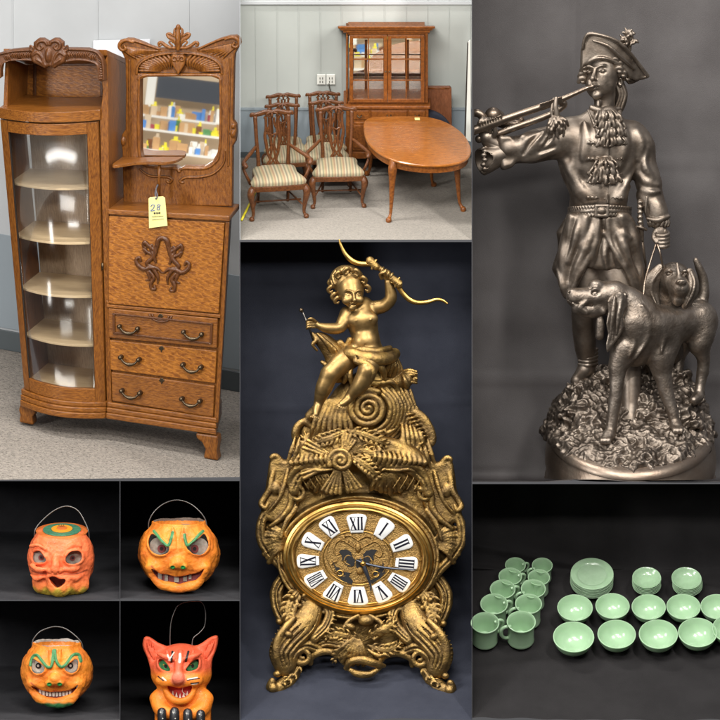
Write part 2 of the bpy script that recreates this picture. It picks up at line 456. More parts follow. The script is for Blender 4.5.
# panel E: four lanterns
cloth('backdrop', -.8, 1.2-g, 599.5, 533, 481, 12, m_black2, .02, 8)
cloth('backdrop', 1.2+g, 2.4-g, 599.5, 547, 481, 12, m_black2, .02, 9)
cloth('backdrop', -.8, 1.2-g, 719.5, 667, 601, 12, m_black2, .02, 10)
cloth('backdrop', 1.2+g, 2.4-g, 748, 677, 601, 14, m_black2, .02, 11)

# thin partitions, each side lined like its niche
def lining(name, corners, m): sheet(name, corners, m)
t_ = .0015
def vpart(x, z0, z1, mL, mR, dep):
    if mL: lining('partition', [(kx(x-t_, y), y, kx(z, y)) for y, z in ((0, z0), (dep, z0), (dep, z1), (0, z1))], mL)
    if mR: lining('partition', [(kx(x+t_, y), y, kx(z, y)) for y, z in ((0, z0), (dep, z0), (dep, z1), (0, z1))], mR)
def hpart(z, x0, x1, mT, mB, dep):
    if mT: lining('partition', [(kx(a, y), y, kx(z+t_, y)) for a, y in ((x0, 0), (x1, 0), (x1, dep), (x0, dep))], mT)
    if mB: lining('partition', [(kx(a, y), y, kx(z-t_, y)) for a, y in ((x0, 0), (x1, 0), (x1, dep), (x0, dep))], mB)
vpart(2.4, 2.4, 7.2, m_wallA, None, 3.2); vpart(2.4, 4.8, 7.4, None, m_wallB, 2.2); vpart(2.4, -.3, 4.8, None, m_blue, 3)
vpart(2.4, -.3, 2.4, m_black2, None, 3); vpart(1.2, -.3, 2.4, m_black2, m_black2, 3)
hpart(1.2, -.8, 2.4, m_black2, m_black2, 3); hpart(2.4, -.8, 2.4, m_carpA, m_black2, 3)
vpart(4.72, 4.8, 7.4, m_wallB, None, 2.2); vpart(4.72, -.3, 4.8, m_blue, None, 3); vpart(4.72, 2.38, 7.8, None, m_char, 2.2); vpart(4.72, -.3, 2.38, None, m_black, 1.6)
hpart(4.8, 2.4, 4.72, m_carpB, m_blue, 2.6); hpart(2.38, 4.72, 8.0, m_char, m_black, 2.0)

m_edge = mat('shelf_edge', lin('2c2c30'), .7)
def edge(x0, x1, z0, z1, m): sheet('partition_edge', [(x0, -.004, z0), (x1, -.004, z0), (x1, -.004, z1), (x0, -.004, z1)], m)
e_ = .0035
for a in ((2.4-e_, 2.4+e_, -.3, 4.8, m_edge), (2.4-e_, 2.4+e_, 4.8, 7.4, mat('edge_grey', lin('7c8082'), .7)), (1.2-e_, 1.2+e_, -.3, 2.4-e_, m_edge), (4.72-e_, 4.72+e_, -.3, 7.4, m_edge),
          (-.8, 1.2-e_, 1.2-e_, 1.2+e_, m_edge), (1.2+e_, 2.4-e_, 1.2-e_, 1.2+e_, m_edge), (-.8, 2.4-e_, 2.4-e_, 2.4+e_, m_edge), (4.72+e_, 8, 2.38-e_, 2.38+e_, m_edge), (2.4+e_, 4.72-e_, 4.8-e_, 4.8+e_, m_edge)): edge(*a)

# panel A room
FA = Frame(P(0, 482, 0.0), 15, 10, 7.5)
def roomA():
    nlo = ((0, 0, 2.4+t_), (0, 0, -1)); nx = ((2.4-t_-.001, 0, 0), (DIST, 1.2, 0)); ny = ((0, 0, 0), (0, -1, 0))
    yw = FA.hit(20, 352, (0, 0, 1), 0).y
    w = FA.w
    sheet('floor', [w((-3, -3, 0)), w((3, -3, 0)), w((3, yw, 0)), w((-3, yw, 0))], m_carpA, (nlo, nx, ny))
    sheet('wall', [w((-3, yw, 0)), w((3, yw, 0)), w((3, yw, 7)), w((-3, yw, 7))], m_wallA, (nx,))
    # skirting + low grey dado rail
    b = MB(); b.box(-3, 3, yw-.03, yw-.004, .0, .22, None); b.V = [tuple(w(v)) for v in b.V]
    o = b.obj('skirting', m_base, bevel=.006); setp(o, kind='structure'); clip_obj(o, (nx,))
    b = MB(); b.box(-3, 3, yw-.012, yw-.004, .24, 1.28); b.V = [tuple(w(v)) for v in b.V]
    o = b.obj('dado', m_wains, bevel=.004); setp(o, kind='structure'); clip_obj(o, (nx,))
    for px in (13, 98, 189):
        b = MB(lambda p: w(FA.front(p.x, p.z, yw-.003)-Vector((0, p.y, 0)))); b.box(px-.5, px+.5, 0, .008, -20, 236)
        o = b.obj('wall_batten', m_wallA); setp(o, kind='structure')
    return yw
YWA = roomA()
# panel B room
FB = Frame(P(356, 240, 0.0), 25, 0, 0)
def roomB():
    nlo = ((0, 0, 4.8+t_), (0, 0, -1)); nx = ((4.72-t_-.001, 0, 0), (DIST, -1.12, 0)); nx2 = ((2.4+t_+.001, 0, 0), (-DIST, -1.2, 0))
    yw = FB.floor(356, 157).y; w = FB.w; c3 = (nx, nx2)
    sheet('floor', [w((-2, -.5, 0)), w((2, -.5, 0)), w((2, yw, 0)), w((-2, yw, 0))], m_carpB, (nlo, nx, nx2))
    sheet('wall', [w((-2, yw, 0)), w((2, yw, 0)), w((2, yw, 3)), w((-2, yw, 3))], m_wallB, c3)
    h = FB.front(356, 109, yw).z
    for nm, a, bz, dd, m in (('skirting', 0, .06, .02, m_base), ('dado', .06, h-.01, .01, m_wains), ('dado_rail', h-.01, h+.02, .022, m_wains)):
        b = MB(); b.box(-2, 2, yw-dd, yw-.002, a, bz); b.V = [tuple(w(v)) for v in b.V]
        o = b.obj(nm, m, bevel=.003); setp(o, kind='structure'); clip_obj(o, c3)
    for i in range(-6, 7):
        x = i*.22+.07
        b = MB(); b.box(x-.004, x+.004, yw-.006, yw-.001, h+.02, 3); b.V = [tuple(w(v)) for v in b.V]
        o = b.obj('wall_batten', m_wallB); setp(o, kind='structure'); clip_obj(o, c3)
    zt = FB.front(356, 3.5, yw).z
    b = MB(); b.box(-2, 2, yw-.03, yw-.001, zt, zt+.03); b.V = [tuple(w(v)) for v in b.V]
    o = b.obj('picture_rail', m_wallA); setp(o, kind='structure'); clip_obj(o, c3)
    return yw
YWB = roomB()
# ---------------------------------------------------------------- panel A: oak secretary bookcase
def glass(name, tint=(.93, .93, .9), fac=.1, rough=.02):
    m = bpy.data.materials.new(name); m.use_nodes = True; n = m.node_tree; n.nodes.remove(n.nodes['Principled BSDF'])
    t = n.nodes.new('ShaderNodeBsdfTransparent'); t.inputs[0].default_value = (*tint, 1)
    g_ = n.nodes.new('ShaderNodeBsdfGlossy'); g_.inputs['Roughness'].default_value = rough
    f = n.nodes.new('ShaderNodeFresnel'); f.inputs[0].default_value = 1.5
    a = n.nodes.new('ShaderNodeMath'); a.operation = 'MULTIPLY_ADD'; a.use_clamp = True; a.inputs[1].default_value = .45; a.inputs[2].default_value = fac-.04
    x = n.nodes.new('ShaderNodeMixShader'); n.links.new(f.outputs[0], a.inputs[0]); n.links.new(a.outputs[0], x.inputs[0])
    n.links.new(t.outputs[0], x.inputs[1]); n.links.new(g_.outputs[0], x.inputs[2]); n.links.new(x.outputs[0], n.nodes['Material Output'].inputs[0])
    return m

def oak(name, a, b, st=(1, 1, 1), rough=.38, fl=.5):
    """quarter-sawn oak: long grain with pale wavy flecks"""
    m = mat(name, a, rough, col2=b, nscale=13, stretch=st, detail=6, ramp=(.3, .7), bump=.22, bscale=22, coat=.12, spec=.32)
    n = m.node_tree; L = n.links.new; bs = n.nodes['Principled BSDF']; src = bs.inputs['Base Color'].links[0].from_socket
    t = n.nodes.new('ShaderNodeTexCoord'); mm = n.nodes.new('ShaderNodeMapping')
    mm.inputs['Rotation'].default_value = (0, .5, 0); mm.inputs['Scale'].default_value = (st[0]*1.4, 1, st[2]*1.4); L(t.outputs['Object'], mm.inputs[0])
    w = n.nodes.new('ShaderNodeTexWave'); w.inputs['Scale'].default_value = 3.6; w.inputs['Distortion'].default_value = 7
    w.inputs['Detail'].default_value = 3; w.inputs['Detail Scale'].default_value = 2.4; L(mm.outputs[0], w.inputs['Vector'])
    r = n.nodes.new('ShaderNodeMapRange'); r.inputs[1].default_value = .72; r.inputs[2].default_value = .95; r.inputs[4].default_value = fl; L(w.outputs[0], r.inputs[0])
    mx = n.nodes.new('ShaderNodeMix'); mx.data_type = 'RGBA'; L(r.outputs[0], mx.inputs[0]); L(src, mx.inputs[6])
    mx.inputs[7].default_value = (min(b[0]*1.5, 1), b[1]*1.55, b[2]*1.7, 1); L(mx.outputs[2], bs.inputs['Base Color'])
    return m
OAK = oak('oak', (.13, .036, .005), (.33, .122, .016), (.8, 4, 2.6), fl=.36)
OAKV = oak('oak_upright', (.075, .020, .0032), (.24, .086, .012), (6, 6, .45), fl=.12)
OAKH = oak('oak_long', (.085, .023, .0036), (.265, .096, .0135), (.45, 6, 6), fl=.12)
OAKD = oak('oak_carved', (.05, .016, .005), (.12, .042, .011), (3, 3, 1), fl=.1)
OAKF = oak('oak_frame', (.09, .025, .004), (.245, .088, .0125), (4, 4, .8), fl=.1)
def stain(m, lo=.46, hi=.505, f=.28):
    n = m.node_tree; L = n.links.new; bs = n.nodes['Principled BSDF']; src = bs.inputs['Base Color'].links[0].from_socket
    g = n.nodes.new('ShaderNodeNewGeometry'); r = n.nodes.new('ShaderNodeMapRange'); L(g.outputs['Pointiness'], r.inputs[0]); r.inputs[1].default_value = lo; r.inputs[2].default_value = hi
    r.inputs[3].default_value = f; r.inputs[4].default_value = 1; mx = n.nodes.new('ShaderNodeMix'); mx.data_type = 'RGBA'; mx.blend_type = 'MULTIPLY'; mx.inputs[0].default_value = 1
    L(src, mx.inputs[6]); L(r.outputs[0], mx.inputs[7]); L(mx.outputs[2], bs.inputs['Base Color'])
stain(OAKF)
OAKIN = oak('oak_inside', (.30, .21, .14), (.42, .31, .21), (3, 3, .6), fl=.2)
OAKSH = mat('pale_shelf_wood', (.62, .46, .28), .5, col2=(.70, .54, .34), nscale=6, stretch=(.5, 5, 5))
m_pull = mat('dark_brass', (.09, .065, .04), .35, .9)
m_dark = mat('dark_gap', (.02, .012, .008), .8)
m_mirror = mat('mirror_glass', (.92, .93, .92), .015, 1)
m_glass = glass('curved_glass', (.97, .97, .96), .05, .13)

YF = .5*(FA.floor(27, 424).y+FA.floor(210, 459).y)
def AF(px, py, v=0.0):
    if v > .5 and py < 75: py += 21*(v-.5)/.3
    if v > .5 and px > 200: px -= 13*(v-.5)/.3
    return AF0(px, py, v)
def AF0(px, py, v=0.0):   # traced on the bookcase's front plane, then moved v back along its depth
    return FA.w(FA.front(px, py, YF)+Vector((0, v, 0)))
def AM(px, py, v=0.0, at=.42): return FA.w(FA.front(px, py, YF+at)+Vector((0, v, 0)))
secretary = thing('secretary_bookcase', 'tall golden oak bookcase desk with curved glass door, carved mirror crest and three drawers', 'bookcase', FA.w((FA.floor(118, 441).x, YF+.4, 0)))
def pr(name, poly, v0, v1, m, parent=secretary, bevel=.006, spline=0, F=None, **k):
    F = F or AF
    if spline: poly = [tuple(p) for p in catmull(poly, spline, True)]
    return MB().prism(poly, lambda x, y: F(x, y, v0), lambda x, y: F(x, y, v1)).obj(name, m, parent, bevel=bevel, **k)
# bow-fronted left section
def bow(s): return -.20*math.sin(math.pi*min(max(s, 0), 1))**.9
def cpanel(name, Q, s0, s1, t0, t1, o0, o1, m, parent=secretary, n=22, bevel=.005, ob=None, **k):
    TL, TR, BL, BR = Q
    def pt(s, t, o):
        a = (TL[0]*(1-s)+TR[0]*s, TL[1]*(1-s)+TR[1]*s); b = (BL[0]*(1-s)+BR[0]*s, BL[1]*(1-s)+BR[1]*s)
        return AF(a[0]*(1-t)+b[0]*t, a[1]*(1-t)+b[1]*t, (ob or bow)(s)+o)
    rings = []
    for i in range(n+1):
        s = s0+(s1-s0)*i/n
        rings.append([pt(s, t0, o0), pt(s, t0, o1), pt(s, t1, o1), pt(s, t1, o0)])
    return MB().loft(rings).obj(name, m, parent, bevel=bevel, **k)
DQ = ((1, 119), (99, 121), (25, 388), (106, 401))
door = cpanel('glass_door', DQ, 0, .085, 0, 1, -.03, .04, OAKV)
cpanel('door_stile', DQ, .90, 1, 0, 1, -.03, .04, OAKV, door)
cpanel('door_rail', DQ, .086, .899, 0, .042, -.027, .038, OAKH, door)
cpanel('door_rail', DQ, .086, .899, .953, 1, -.027, .038, OAKH, door)
cpanel('glass_pane', DQ, .08, .905, .035, .96, .0, .008, m_glass, door, bevel=0, smooth=True)
for a, b in ((.083, .095), (.892, .902)): cpanel('door_bead', DQ, a, b, .04, .955, -.012, .03, m_dark, door, bevel=0)
MB().tube([AF(103.5, 262, -.045), AF(103.5, 269, -.045)], .012).obj('door_latch', m_pull, door, smooth=True)
# carcass of the left section
pr('side_panel', [(-1, 119), (3, 119), (30, 400), (25, 400)], .05, .8, OAKV)
pr('side_panel', [(4.5, 58), (7.5, 58), (6.5, 118), (2, 118)], .03, .8, OAKV)
pr('side_panel', [(101.5, 104), (103, 90), (101, 78), (104, 62), (107.5, 55), (108.5, 120), (110.5, 405), (106.8, 405), (99.8, 121)], .0, .85, OAKV)
pr('back_panel', [(3, 56), (106, 57), (108, 400), (28, 396)], .8, .83, OAKIN)
pr('upper_back_panel', [(4, 57.5), (105, 57.5), (104.5, 117), (7, 117)], .785, .799, OAK)
pr('back_moulding', [(17, 66), (88, 66), (88, 104), (19, 104), (19, 101), (85, 101), (85, 69), (20, 69), (20, 104), (17, 104)], .765, .8, OAKD, F=lambda x, y, v: AF(x-4, y+10, v))
pr('top_board', [(3, 49), (106, 50), (107, 56), (3, 56)], .02, .82, OAKV)
cpanel('open_shelf', ((0, 107), (101, 109), (0, 118), (101, 120)), 0, 1, 0, .95, -.035, .80, OAKH, ob=lambda s: bow(s)*.999 if True else 0)
for i, (pl, pr_) in enumerate(((183, 187), (236, 242), (288, 296), (335, 345), (380, 392))):
    def lx(y): return 2+(y-119)*24.5/270+1
    def rx(y): return 99+(y-121)*7/280
    Q = ((lx(pl), pl), (rx(pr_), pr_), (lx(pl+3), pl+2.2), (rx(pr_+3), pr_+2.6))
    TL, TR, BL, BR = Q; rings = []
    for j in range(23):
        s = j/22; a = (TL[0]*(1-s)+TR[0]*s, TL[1]*(1-s)+TR[1]*s); b = (BL[0]*(1-s)+BR[0]*s, BL[1]*(1-s)+BR[1]*s)
        v0 = bow(s)+.06; rings.append([AF(*a, v0), AF(*a, .79), AF(*b, .79), AF(*b, v0)])
    MB().loft(rings).obj('shelf', OAKSH, secretary, bevel=.004)
# carved top board of the left section
SA = Sculpt(-8, 112, -14, 10, 30, 86, .5)
SA.poly([(-6, 54), (4, 51), (14, 48), (30, 46.5), (60, 46.5), (90, 47), (99, 50), (104, 55), (107, 64), (107.5, 79), (103, 80), (101.8, 76), (101.5, 68), (98, 62), (92, 59), (80, 57.5), (68, 59), (62, 63), (57, 67), (52.5, 64), (48, 67), (43, 62), (36, 58.5), (22, 57), (10, 58.5), (5, 62), (3.5, 70), (3.8, 76), (1, 77), (-6, 76)], -4, 6, 1.5, 1)
SA.path([(-5, -5, 55), (14, -5, 49.6), (52, -5, 47.6), (92, -5, 48.4), (103, -5, 55), (106, -5, 66), (106, -5, 78)], 1.1, 1, 6)
SA.path([(3, -4, 76), (4, -4, 64), (10, -4, 59.5), (22, -4, 58), (36, -4, 59), (44, -4, 63)], .8, .8, 6)
SA.path([(62, -4, 63), (70, -4, 59.5), (80, -4, 58.2), (92, -4, 59.6), (99, -4, 63), (101, -4, 70), (102, -4, 78)], .8, .8, 6)
for i in range(13):
    for x in [8+i*2.2, 70+i*2.3]:
        y0 = 50.2 if 14 < x < 93 else 51.5+abs(x-52)*.02
        SA.path([(x+1.4, -4.8, y0+.4), (x-.2, -5, y0+2.6), (x+.8, -4.6, y0+5.6)], [.5, .95, .6], .2, 4)
for i in range(9): SA.path([(101.0+i*.45, -4.6, 55.5+i*2.6), (103, -5, 57+i*2.5), (105, -4.6, 56.8+i*2.5)], .6, .3, 3)
SA.poly([(36, 60), (34, 52), (37, 46), (37, 40), (42, 36), (47, 36), (52, 39), (57, 36), (62, 36), (67, 40), (67, 46), (70.5, 52), (68, 60), (61, 63.5), (57, 66), (52.5, 64), (48, 66), (43, 63.5)], -9, 0, 2.5, 2)
for sg in (-1, 1):
    c = 52.3
    SA.path([(c+sg*a, -9.5, b) for a, b in ((1.5, 42), (3.5, 39), (8, 38.5), (11.5, 41), (11.5, 45), (8.5, 47), (6, 45), (7.5, 42.8))], [1.2, 1.4, 1.5, 1.4, 1.2, 1, .9, .8], .5, 5)
    SA.path([(c+sg*a, -9, b) for a, b in ((15.5, 53), (11, 50), (7, 54), (5, 60), (3, 63))], [.8, 1.4, 1.3, 1.1, .7], .5, 5)
    SA.path([(c+sg*a, -9, b) for a, b in ((11.5, 57), (7.5, 59.5), (5, 62.5))], [1.2, 1.2, .7], .5, 4)
    SA.path([(c+sg*a, -7, b) for a, b in ((15, 46), (18.5, 43.5), (18.5, 47.5), (16, 49))], [1.2, 1, .8, .8], .8, 4)
SA.ell((52.3, -9, 53), (3.2, 2.6, 7), .8); SA.path([(52.3, -12.2, 47), (52.3, -12.2, 58)], .4, .2, 1, True)
SA.build('carved_crest', OAKD, secretary, lambda V: np.array([AF(p[0], p[2], p[1]/100-.06) for p in V]))
# carved mirror frame
SM = Sculpt(116, 246, -12, 12, 20, 214, .5)
outer = [(124, 204), (123, 150), (121.5, 142), (122.5, 134), (126, 129), (126.5, 90), (126, 60), (123.5, 54), (121, 50), (120, 44), (122.5, 40), (127, 38), (133, 38.3), (142, 41.5), (151, 45.5), (160, 48), (180, 46), (199, 47.5), (209, 43), (219, 38.5), (229, 35.5), (236, 35), (240, 37.5), (241, 43), (238.5, 47.5), (235.5, 53), (234.5, 62), (233.8, 100), (233.5, 120), (236.5, 124), (237, 132), (236, 141), (233, 146), (232.5, 206)]
opening = [(140.5, 79), (148, 76.5), (180, 76), (212, 76), (219.5, 79), (220, 100), (219.5, 142), (218, 152), (213, 161), (205, 166), (192, 166.5), (184, 166), (180, 169), (176, 166), (164, 165.5), (150, 164.5), (143, 160), (141, 150)]
SM.poly(outer, -3, 6, 1.2, 1); SM.poly(opening, -20, 20, .3, 1, True)
SM.poly([(a*1.0+0, b) for a, b in opening], 0, 20, 0, 0, True)
SM.path([(140, -3, 79), (139, -3, 120), (140, -3, 152), (143, -3, 162), (152, -3, 166), (176, -3, 168), (180, -3.4, 171), (184, -3, 168), (205, -3, 168), (215, -3, 162.5), (220, -3, 153), (221.3, -3, 120), (221, -3, 80)], .9, .8, 5)
SM.path([(139, -3, 78.5), (146, -3, 75), (180, -3, 74.6), (214, -3, 75), (221, -3, 79)], .8, .8, 5)
# fan under the arch
arch = [(137.5, 73)]+[(180+42.5*math.cos(math.pi*(1-i/20)), 73-20.5*math.sin(math.pi*i/20)**.75) for i in range(1, 20)]+[(222.5, 73)]
SM.poly(arch, -6, .6, .5, .8, True)
SM.path([(p[0], -3.2, p[1]) for p in arch], 1.0, .8, 1)
for i in range(26):
    u = (i+.5)/26; a = math.pi*(1-u); x1 = 180+40*math.cos(a); y1 = 72.5-18.5*math.sin(a)**.75
    sg = -1 if u < .5 else 1
    if abs(u-.5) < .06: continue
    x0 = 180+sg*6+(x1-180-sg*6)*.42; y0 = 71.5-3*math.sin(a)
    SM.path([(x0, .4, y0), ((x0+x1)/2-sg*2.4, -2.4, (y0+y1)/2-.6), (x1, -2, y1)], [.5, 1.5, 1.2], .2, 4)
SM.poly([(171.5, 57), (174, 53.5), (179, 54), (184, 53.5), (187.5, 57), (186, 64), (179.5, 74), (173.5, 64)], -6.5, 0, 1.5, 1)
for sg in (-1, 1): SM.path([(179.6+sg*a, -6.6, b) for a, b in ((.4, 59), (2, 55.8), (5.2, 56), (5.6, 58.8), (3.2, 59.6))], .8, .4, 5)
# wings: ribs fanning from the scroll ends
for sg, (cx, cy), n in ((-1, (124, 46), 8), (1, (236.5, 43), 8)):
    for j in range(n):
        u = j/(n-1)
        ex = 165-26*u if sg < 0 else 196+26*u; ey = 50.5+.5*u**2 if u < .5 else 50.5+(u-.5)*6
        mx_ = (cx+ex)/2; my = (cy+ey)/2+(2.5 if sg < 0 else 2.0)+u*3.2-1.4
        SM.path([(cx, -3, cy+3*u), (mx_, -4.2, my), (ex, -2.5, ey+u*6)], [.9, 1.2, .35], .35, 5)
    SM.path([(cx+a*sg*-1, -4.6, cy+b) for a, b in ((10, -4.5), (3, -6.5), (-2.5, -4), (-3.5, 0.5), (-.5, 3.5), (2.5, 2), (1.5, -.6))], [1.2, 1.7, 1.8, 1.7, 1.6, 1.4, 1.2], .6, 5)
SM.path([(122, -3.6, 40), (129, -3.6, 38.8), (142, -3.6, 42.4), (160, -3.6, 48.5)], 1, .8, 5); SM.path([(199, -3.6, 48.5), (214, -3.6, 41.5), (229, -3.6, 36.5), (238, -3.6, 36.2)], 1, .8, 5)
# finial
for sg in (-1, 1):
    c = 179.6
    SM.path([(c+sg*a, -5, b) for a, b in ((2, 47), (8, 46.8), (13, 44.5), (17, 41.5), (19.5, 42.5), (19, 45), (17, 44.6))], [1.4, 1.6, 1.8, 1.6, 1.5, 1.2, .9], .7, 6)
    SM.path([(c+sg*a, -5, b) for a, b in ((2, 45), (4.5, 39), (9, 36.5), (11.5, 33.5), (8.5, 32.8), (5, 35)) ], [1.2, 2.1, 1.9, 1.2, 1.3, 1.2], .7, 5)
    SM.path([(c+sg*a, -5, b) for a, b in ((1, 38), (3.5, 34), (3.8, 29), (1.5, 27))], [1.5, 1.6, 1.2, 1], .7, 5)
    SM.path([(c+sg*a, -6, b) for a, b in ((6, 44.6), (9, 41.5), (7, 39.6), (5.2, 41.5))], 1, .5, 5)
SM.path([(179.6, -6, 48), (179.6, -7, 38), (179.6, -6, 25)], [2, 2.4, 1.8], .8, 4); SM.ell((179.6, -6, 26), (2.4, 2, 2), 1)
# scroll lines under the glass and the side knobs
SM.path([(a, -3.6, b) for a, b in ((140, 168), (150, 175), (162, 176), (169, 176.6), (172.5, 179), (170.5, 182), (167.5, 180.4))], [.5, .8, .9, 1, 1.1, 1.1, .9], .4, 6)
SM.path([(a, -3.6, b) for a, b in ((226, 150), (224, 163), (214, 173), (200, 176.5), (188, 176.8), (183, 178.4), (181, 181), (184, 182.2))], [.5, .8, .9, 1, 1, 1.1, 1.1, .9], .4, 6)
SM.ell((234, -3, 133), (2.6, 2.4, 4), 1); SM.ell((234, -3, 126), (1.6, 1.6, 2), 1); SM.ell((123.6, -3, 141), (2.2, 2, 4), 1)
SM.path([(231, -3.4, 58), (229.5, -3.4, 120), (229, -3.4, 165)], .6, .4, 4); SM.path([(130, -3.4, 60), (130.5, -3.4, 120), (130.5, -3.4, 160)], .6, .4, 4)
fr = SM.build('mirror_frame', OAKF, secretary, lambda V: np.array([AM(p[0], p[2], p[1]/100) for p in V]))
def inset(poly, c, d): return [(c[0]+(x-c[0])*(1+d), c[1]+(y-c[1])*(1+d)) for x, y in poly]
mir = pr('mirror', inset(opening, (180, 121), .06), .035, .045, m_mirror, fr, bevel=0, F=AM)
# shelf beside the mirror with its turned post
cv = catmull([(111, .40), (111, .02), (117, -.03), (125, .06), (135, .14), (148, .15), (160, .13), (169, .22), (172, .42)], 6)
MB().loft([[AF(x+1, 168-.5, v) for x, v in cv], [AF(x+1, 165-.5, v) for x, v in cv]]).obj('side_shelf', OAKH, secretary, bevel=.004)
MB().tube([AF(154.5, 169, .2), AF(154.5, 180, .2), AF(154, 204, .2)], [.02, .014, .02], 10).obj('shelf_post', OAKV, secretary, smooth=True)
# right section
pr('carcass', [(109, 214), (228.5, 221), (216, 424), (110, 410)], .02, .84, OAKV)
pr('stile', [(225.6, 222), (229.5, 222), (218.5, 423), (214.6, 422)], -.012, .02, OAKV)
pr('stile', [(106.8, 300), (109.5, 302), (112, 408), (108.5, 408)], -.012, .02, OAKV)
pr('desk_top', [(108.5, 208.5), (230.5, 215.5), (230.5, 221), (108.5, 214)], -.035, .60, OAKH, bevel=.012)
pr('fall_front', [(109.5, 215.5), (225, 222.5), (219, 313), (109, 303)], -.02, .018, OAK)
pr('rail', [(107, 303.8), (221, 314.3), (221, 317.5), (107, 306.8)], -.03, .0, OAKH)
d1 = [(109, 307.5), (218.5, 318), (217.5, 347.5), (109.5, 337)]
def quadin(q, dx, dy): return [(q[0][0]+dx, q[0][1]+dy), (q[1][0]-dx, q[1][1]+dy), (q[2][0]-dx, q[2][1]-dy), (q[3][0]+dx, q[3][1]-dy)]
qs = (d1, [(110, 339.5), (217, 350.5), (215.5, 383), (111, 369.5)], [(111.5, 371.5), (215, 385.5), (213.5, 417), (112.5, 400.5)])
pulls = (((130, 326.5), (194, 332)), ((131, 357.5), (193, 365)), ((132, 391), (192, 399)))
keyh = ((161.5, 316), (162, 348.5), (162.3, 380.5))
for i, q in enumerate(qs):
    dr = pr('drawer', q, -.035 if i == 0 else -.02, .018, OAKH if i != 1 else OAK, bevel=.01)
    if i == 0:
        q2 = quadin(q, 4.5, 4.2); q3 = quadin(q, 7, 6)
        for a, b in ((0, 1), (1, 2), (2, 3), (3, 0)):
            pr('drawer_moulding', [q2[a], q2[b], q3[b], q3[a]], -.055, -.036, OAKD, dr, .006)
    for (x, y) in pulls[i]:
        b = MB(); sl = 1.2
        for sg in (-1, 1):
            b.tube([AF(x+sg*9, y+sg*sl, -.02), AF(x+sg*9, y+sg*sl, -.07)], [.026, .016], 10)
            b.lathe([(0, -.024), (.018, -.018), (.026, 0), (.018, .018), (0, .024)], tuple(AF(x+sg*9, y+sg*sl-.3, -.075)), 10)
        b.tube([AF(x+u*9, y+u*sl+(1-u*u)*4.6+(.8 if abs(u) < .8 else 0), -.08) for u in (-1, -.85, -.6, -.3, 0, .3, .6, .85, 1)], [.009, .011, .013, .016, .022, .016, .013, .011, .009], 8)
        b.obj('bail_handle', m_pull, dr, smooth=True)
    x, y = keyh[i]; b = MB()
    b.prism([(x-1, y-3), (x+1, y-3), (x+3, y-.5), (x+1, y+1), (x, y+3.5), (x-1, y+1), (x-3, y-.5)], lambda a, c: AF(a, c, -.045 if i == 0 else -.03), lambda a, c: AF(a, c, -.02))
    b.obj('keyhole_plate', m_pull, dr, bevel=.004)
b = MB()
for r in (11, 8.4): b.tube([AF(161.5+r*math.cos(math.pi*j/10), 314+r*.62*math.sin(math.pi*j/10)+.9*math.cos(math.pi*j/10), -.04) for j in range(11)], .012, 6)
b.obj('carved_arc', OAKD, secretary, smooth=True)
# applied carving on the fall front
S = Sculpt(132, 196, -5, 3, 226, 296, .5)
c = 163.5
def sy(x, y): return y+(x-c)*.09
for sg in (-1, 1):
    def st(pts, r, k=.6, n=6): S.path([(c+sg*a, -1.2, sy(c+sg*a, b)) for a, b in pts], r, k, n)
    st(((0, 237), (4, 239), (6, 246), (9, 256), (16, 264), (11, 266)), [1.8, 2.6, 2.4, 2.2, 2, 1])
    st(((7, 262), (9, 256), (12, 250), (11, 245), (8, 248)), [1.4, 1.6, 1.4, 1.2, .8])
    st(((4, 240), (7, 250), (13, 247), (18, 243), (19.5, 247), (16.5, 249)), [1, 1.4, 1.8, 1.9, 1.6, 1])
    st(((9, 256), (15, 253), (19, 250), (17, 255)), [1.2, 1.6, 1.4, .8])
    st(((1, 272), (6, 268), (13, 268), (19, 270), (25, 266), (26.5, 261), (23.5, 259), (22, 262)), [1, 1.6, 2.4, 2.4, 2.2, 1.8, 1.5, 1.3])
    st(((13, 272), (9, 278), (12, 284), (11, 289), (7.5, 289), (8.5, 286)), [1.8, 1.9, 1.8, 1.6, 1.4, 1.1])
    st(((10, 268), (5, 276), (5, 283)), [2, 1.6, .8]); st(((16, 271), (13, 279), (17, 281)), [1.6, 1.4, .8])
    for q in range(3): S.path([(c+sg*(6+q*2.0), -3.4, sy(c, 245)), (c+sg*(9+q*2.2), -3.4, sy(c, 256)), (c+sg*(13+q*3), -3.4, sy(c, 265-q*.6))], .4, .3, 4, True)
S.build('applied_carving', OAKD, secretary, lambda V: np.array([AF(p[0], p[2], p[1]/100-.02) for p in V]))
# plinth and feet
for dv, ya, yb in ((0, 387, 392), (-.02, 392, 397), (-.035, 397, 403)):
    dy = ya-387; h = yb-ya
    cpanel('plinth', ((22, 388+dy), (107.5, 401+dy), (22, 388+dy+h), (107.5, 401+dy+h)), 0, 1, 0, .995, -.04+dv, .84, OAKH, bevel=.012)
    pr('plinth', [(107.7, 401+dy), (217.5, 417.5+dy), (218, 417.5+dy+h), (107.7, 401+dy+h)], -.04+dv, .84, OAKH, bevel=.012)
pr('foot', [(21.5, 403), (36, 405), (36.5, 412), (34, 416), (35, 424), (20.5, 421), (21.5, 414), (20, 409)], -.06, .10, OAKV, bevel=.02)
pr('foot', [(197, 431.5), (219, 434.5), (219.5, 441), (218, 450), (219.5, 459.5), (204.5, 457), (206.5, 448), (203, 441), (197.5, 437)], -.06, .10, OAKV, bevel=.02)
pr('foot', [(186, 431), (199, 432.5), (199, 456), (188, 455)], .66, .8, OAKV, bevel=.02)
pr('foot', [(21.5, 403), (36, 405), (35, 424), (20.5, 421)], .66, .8, OAKV, bevel=.02)
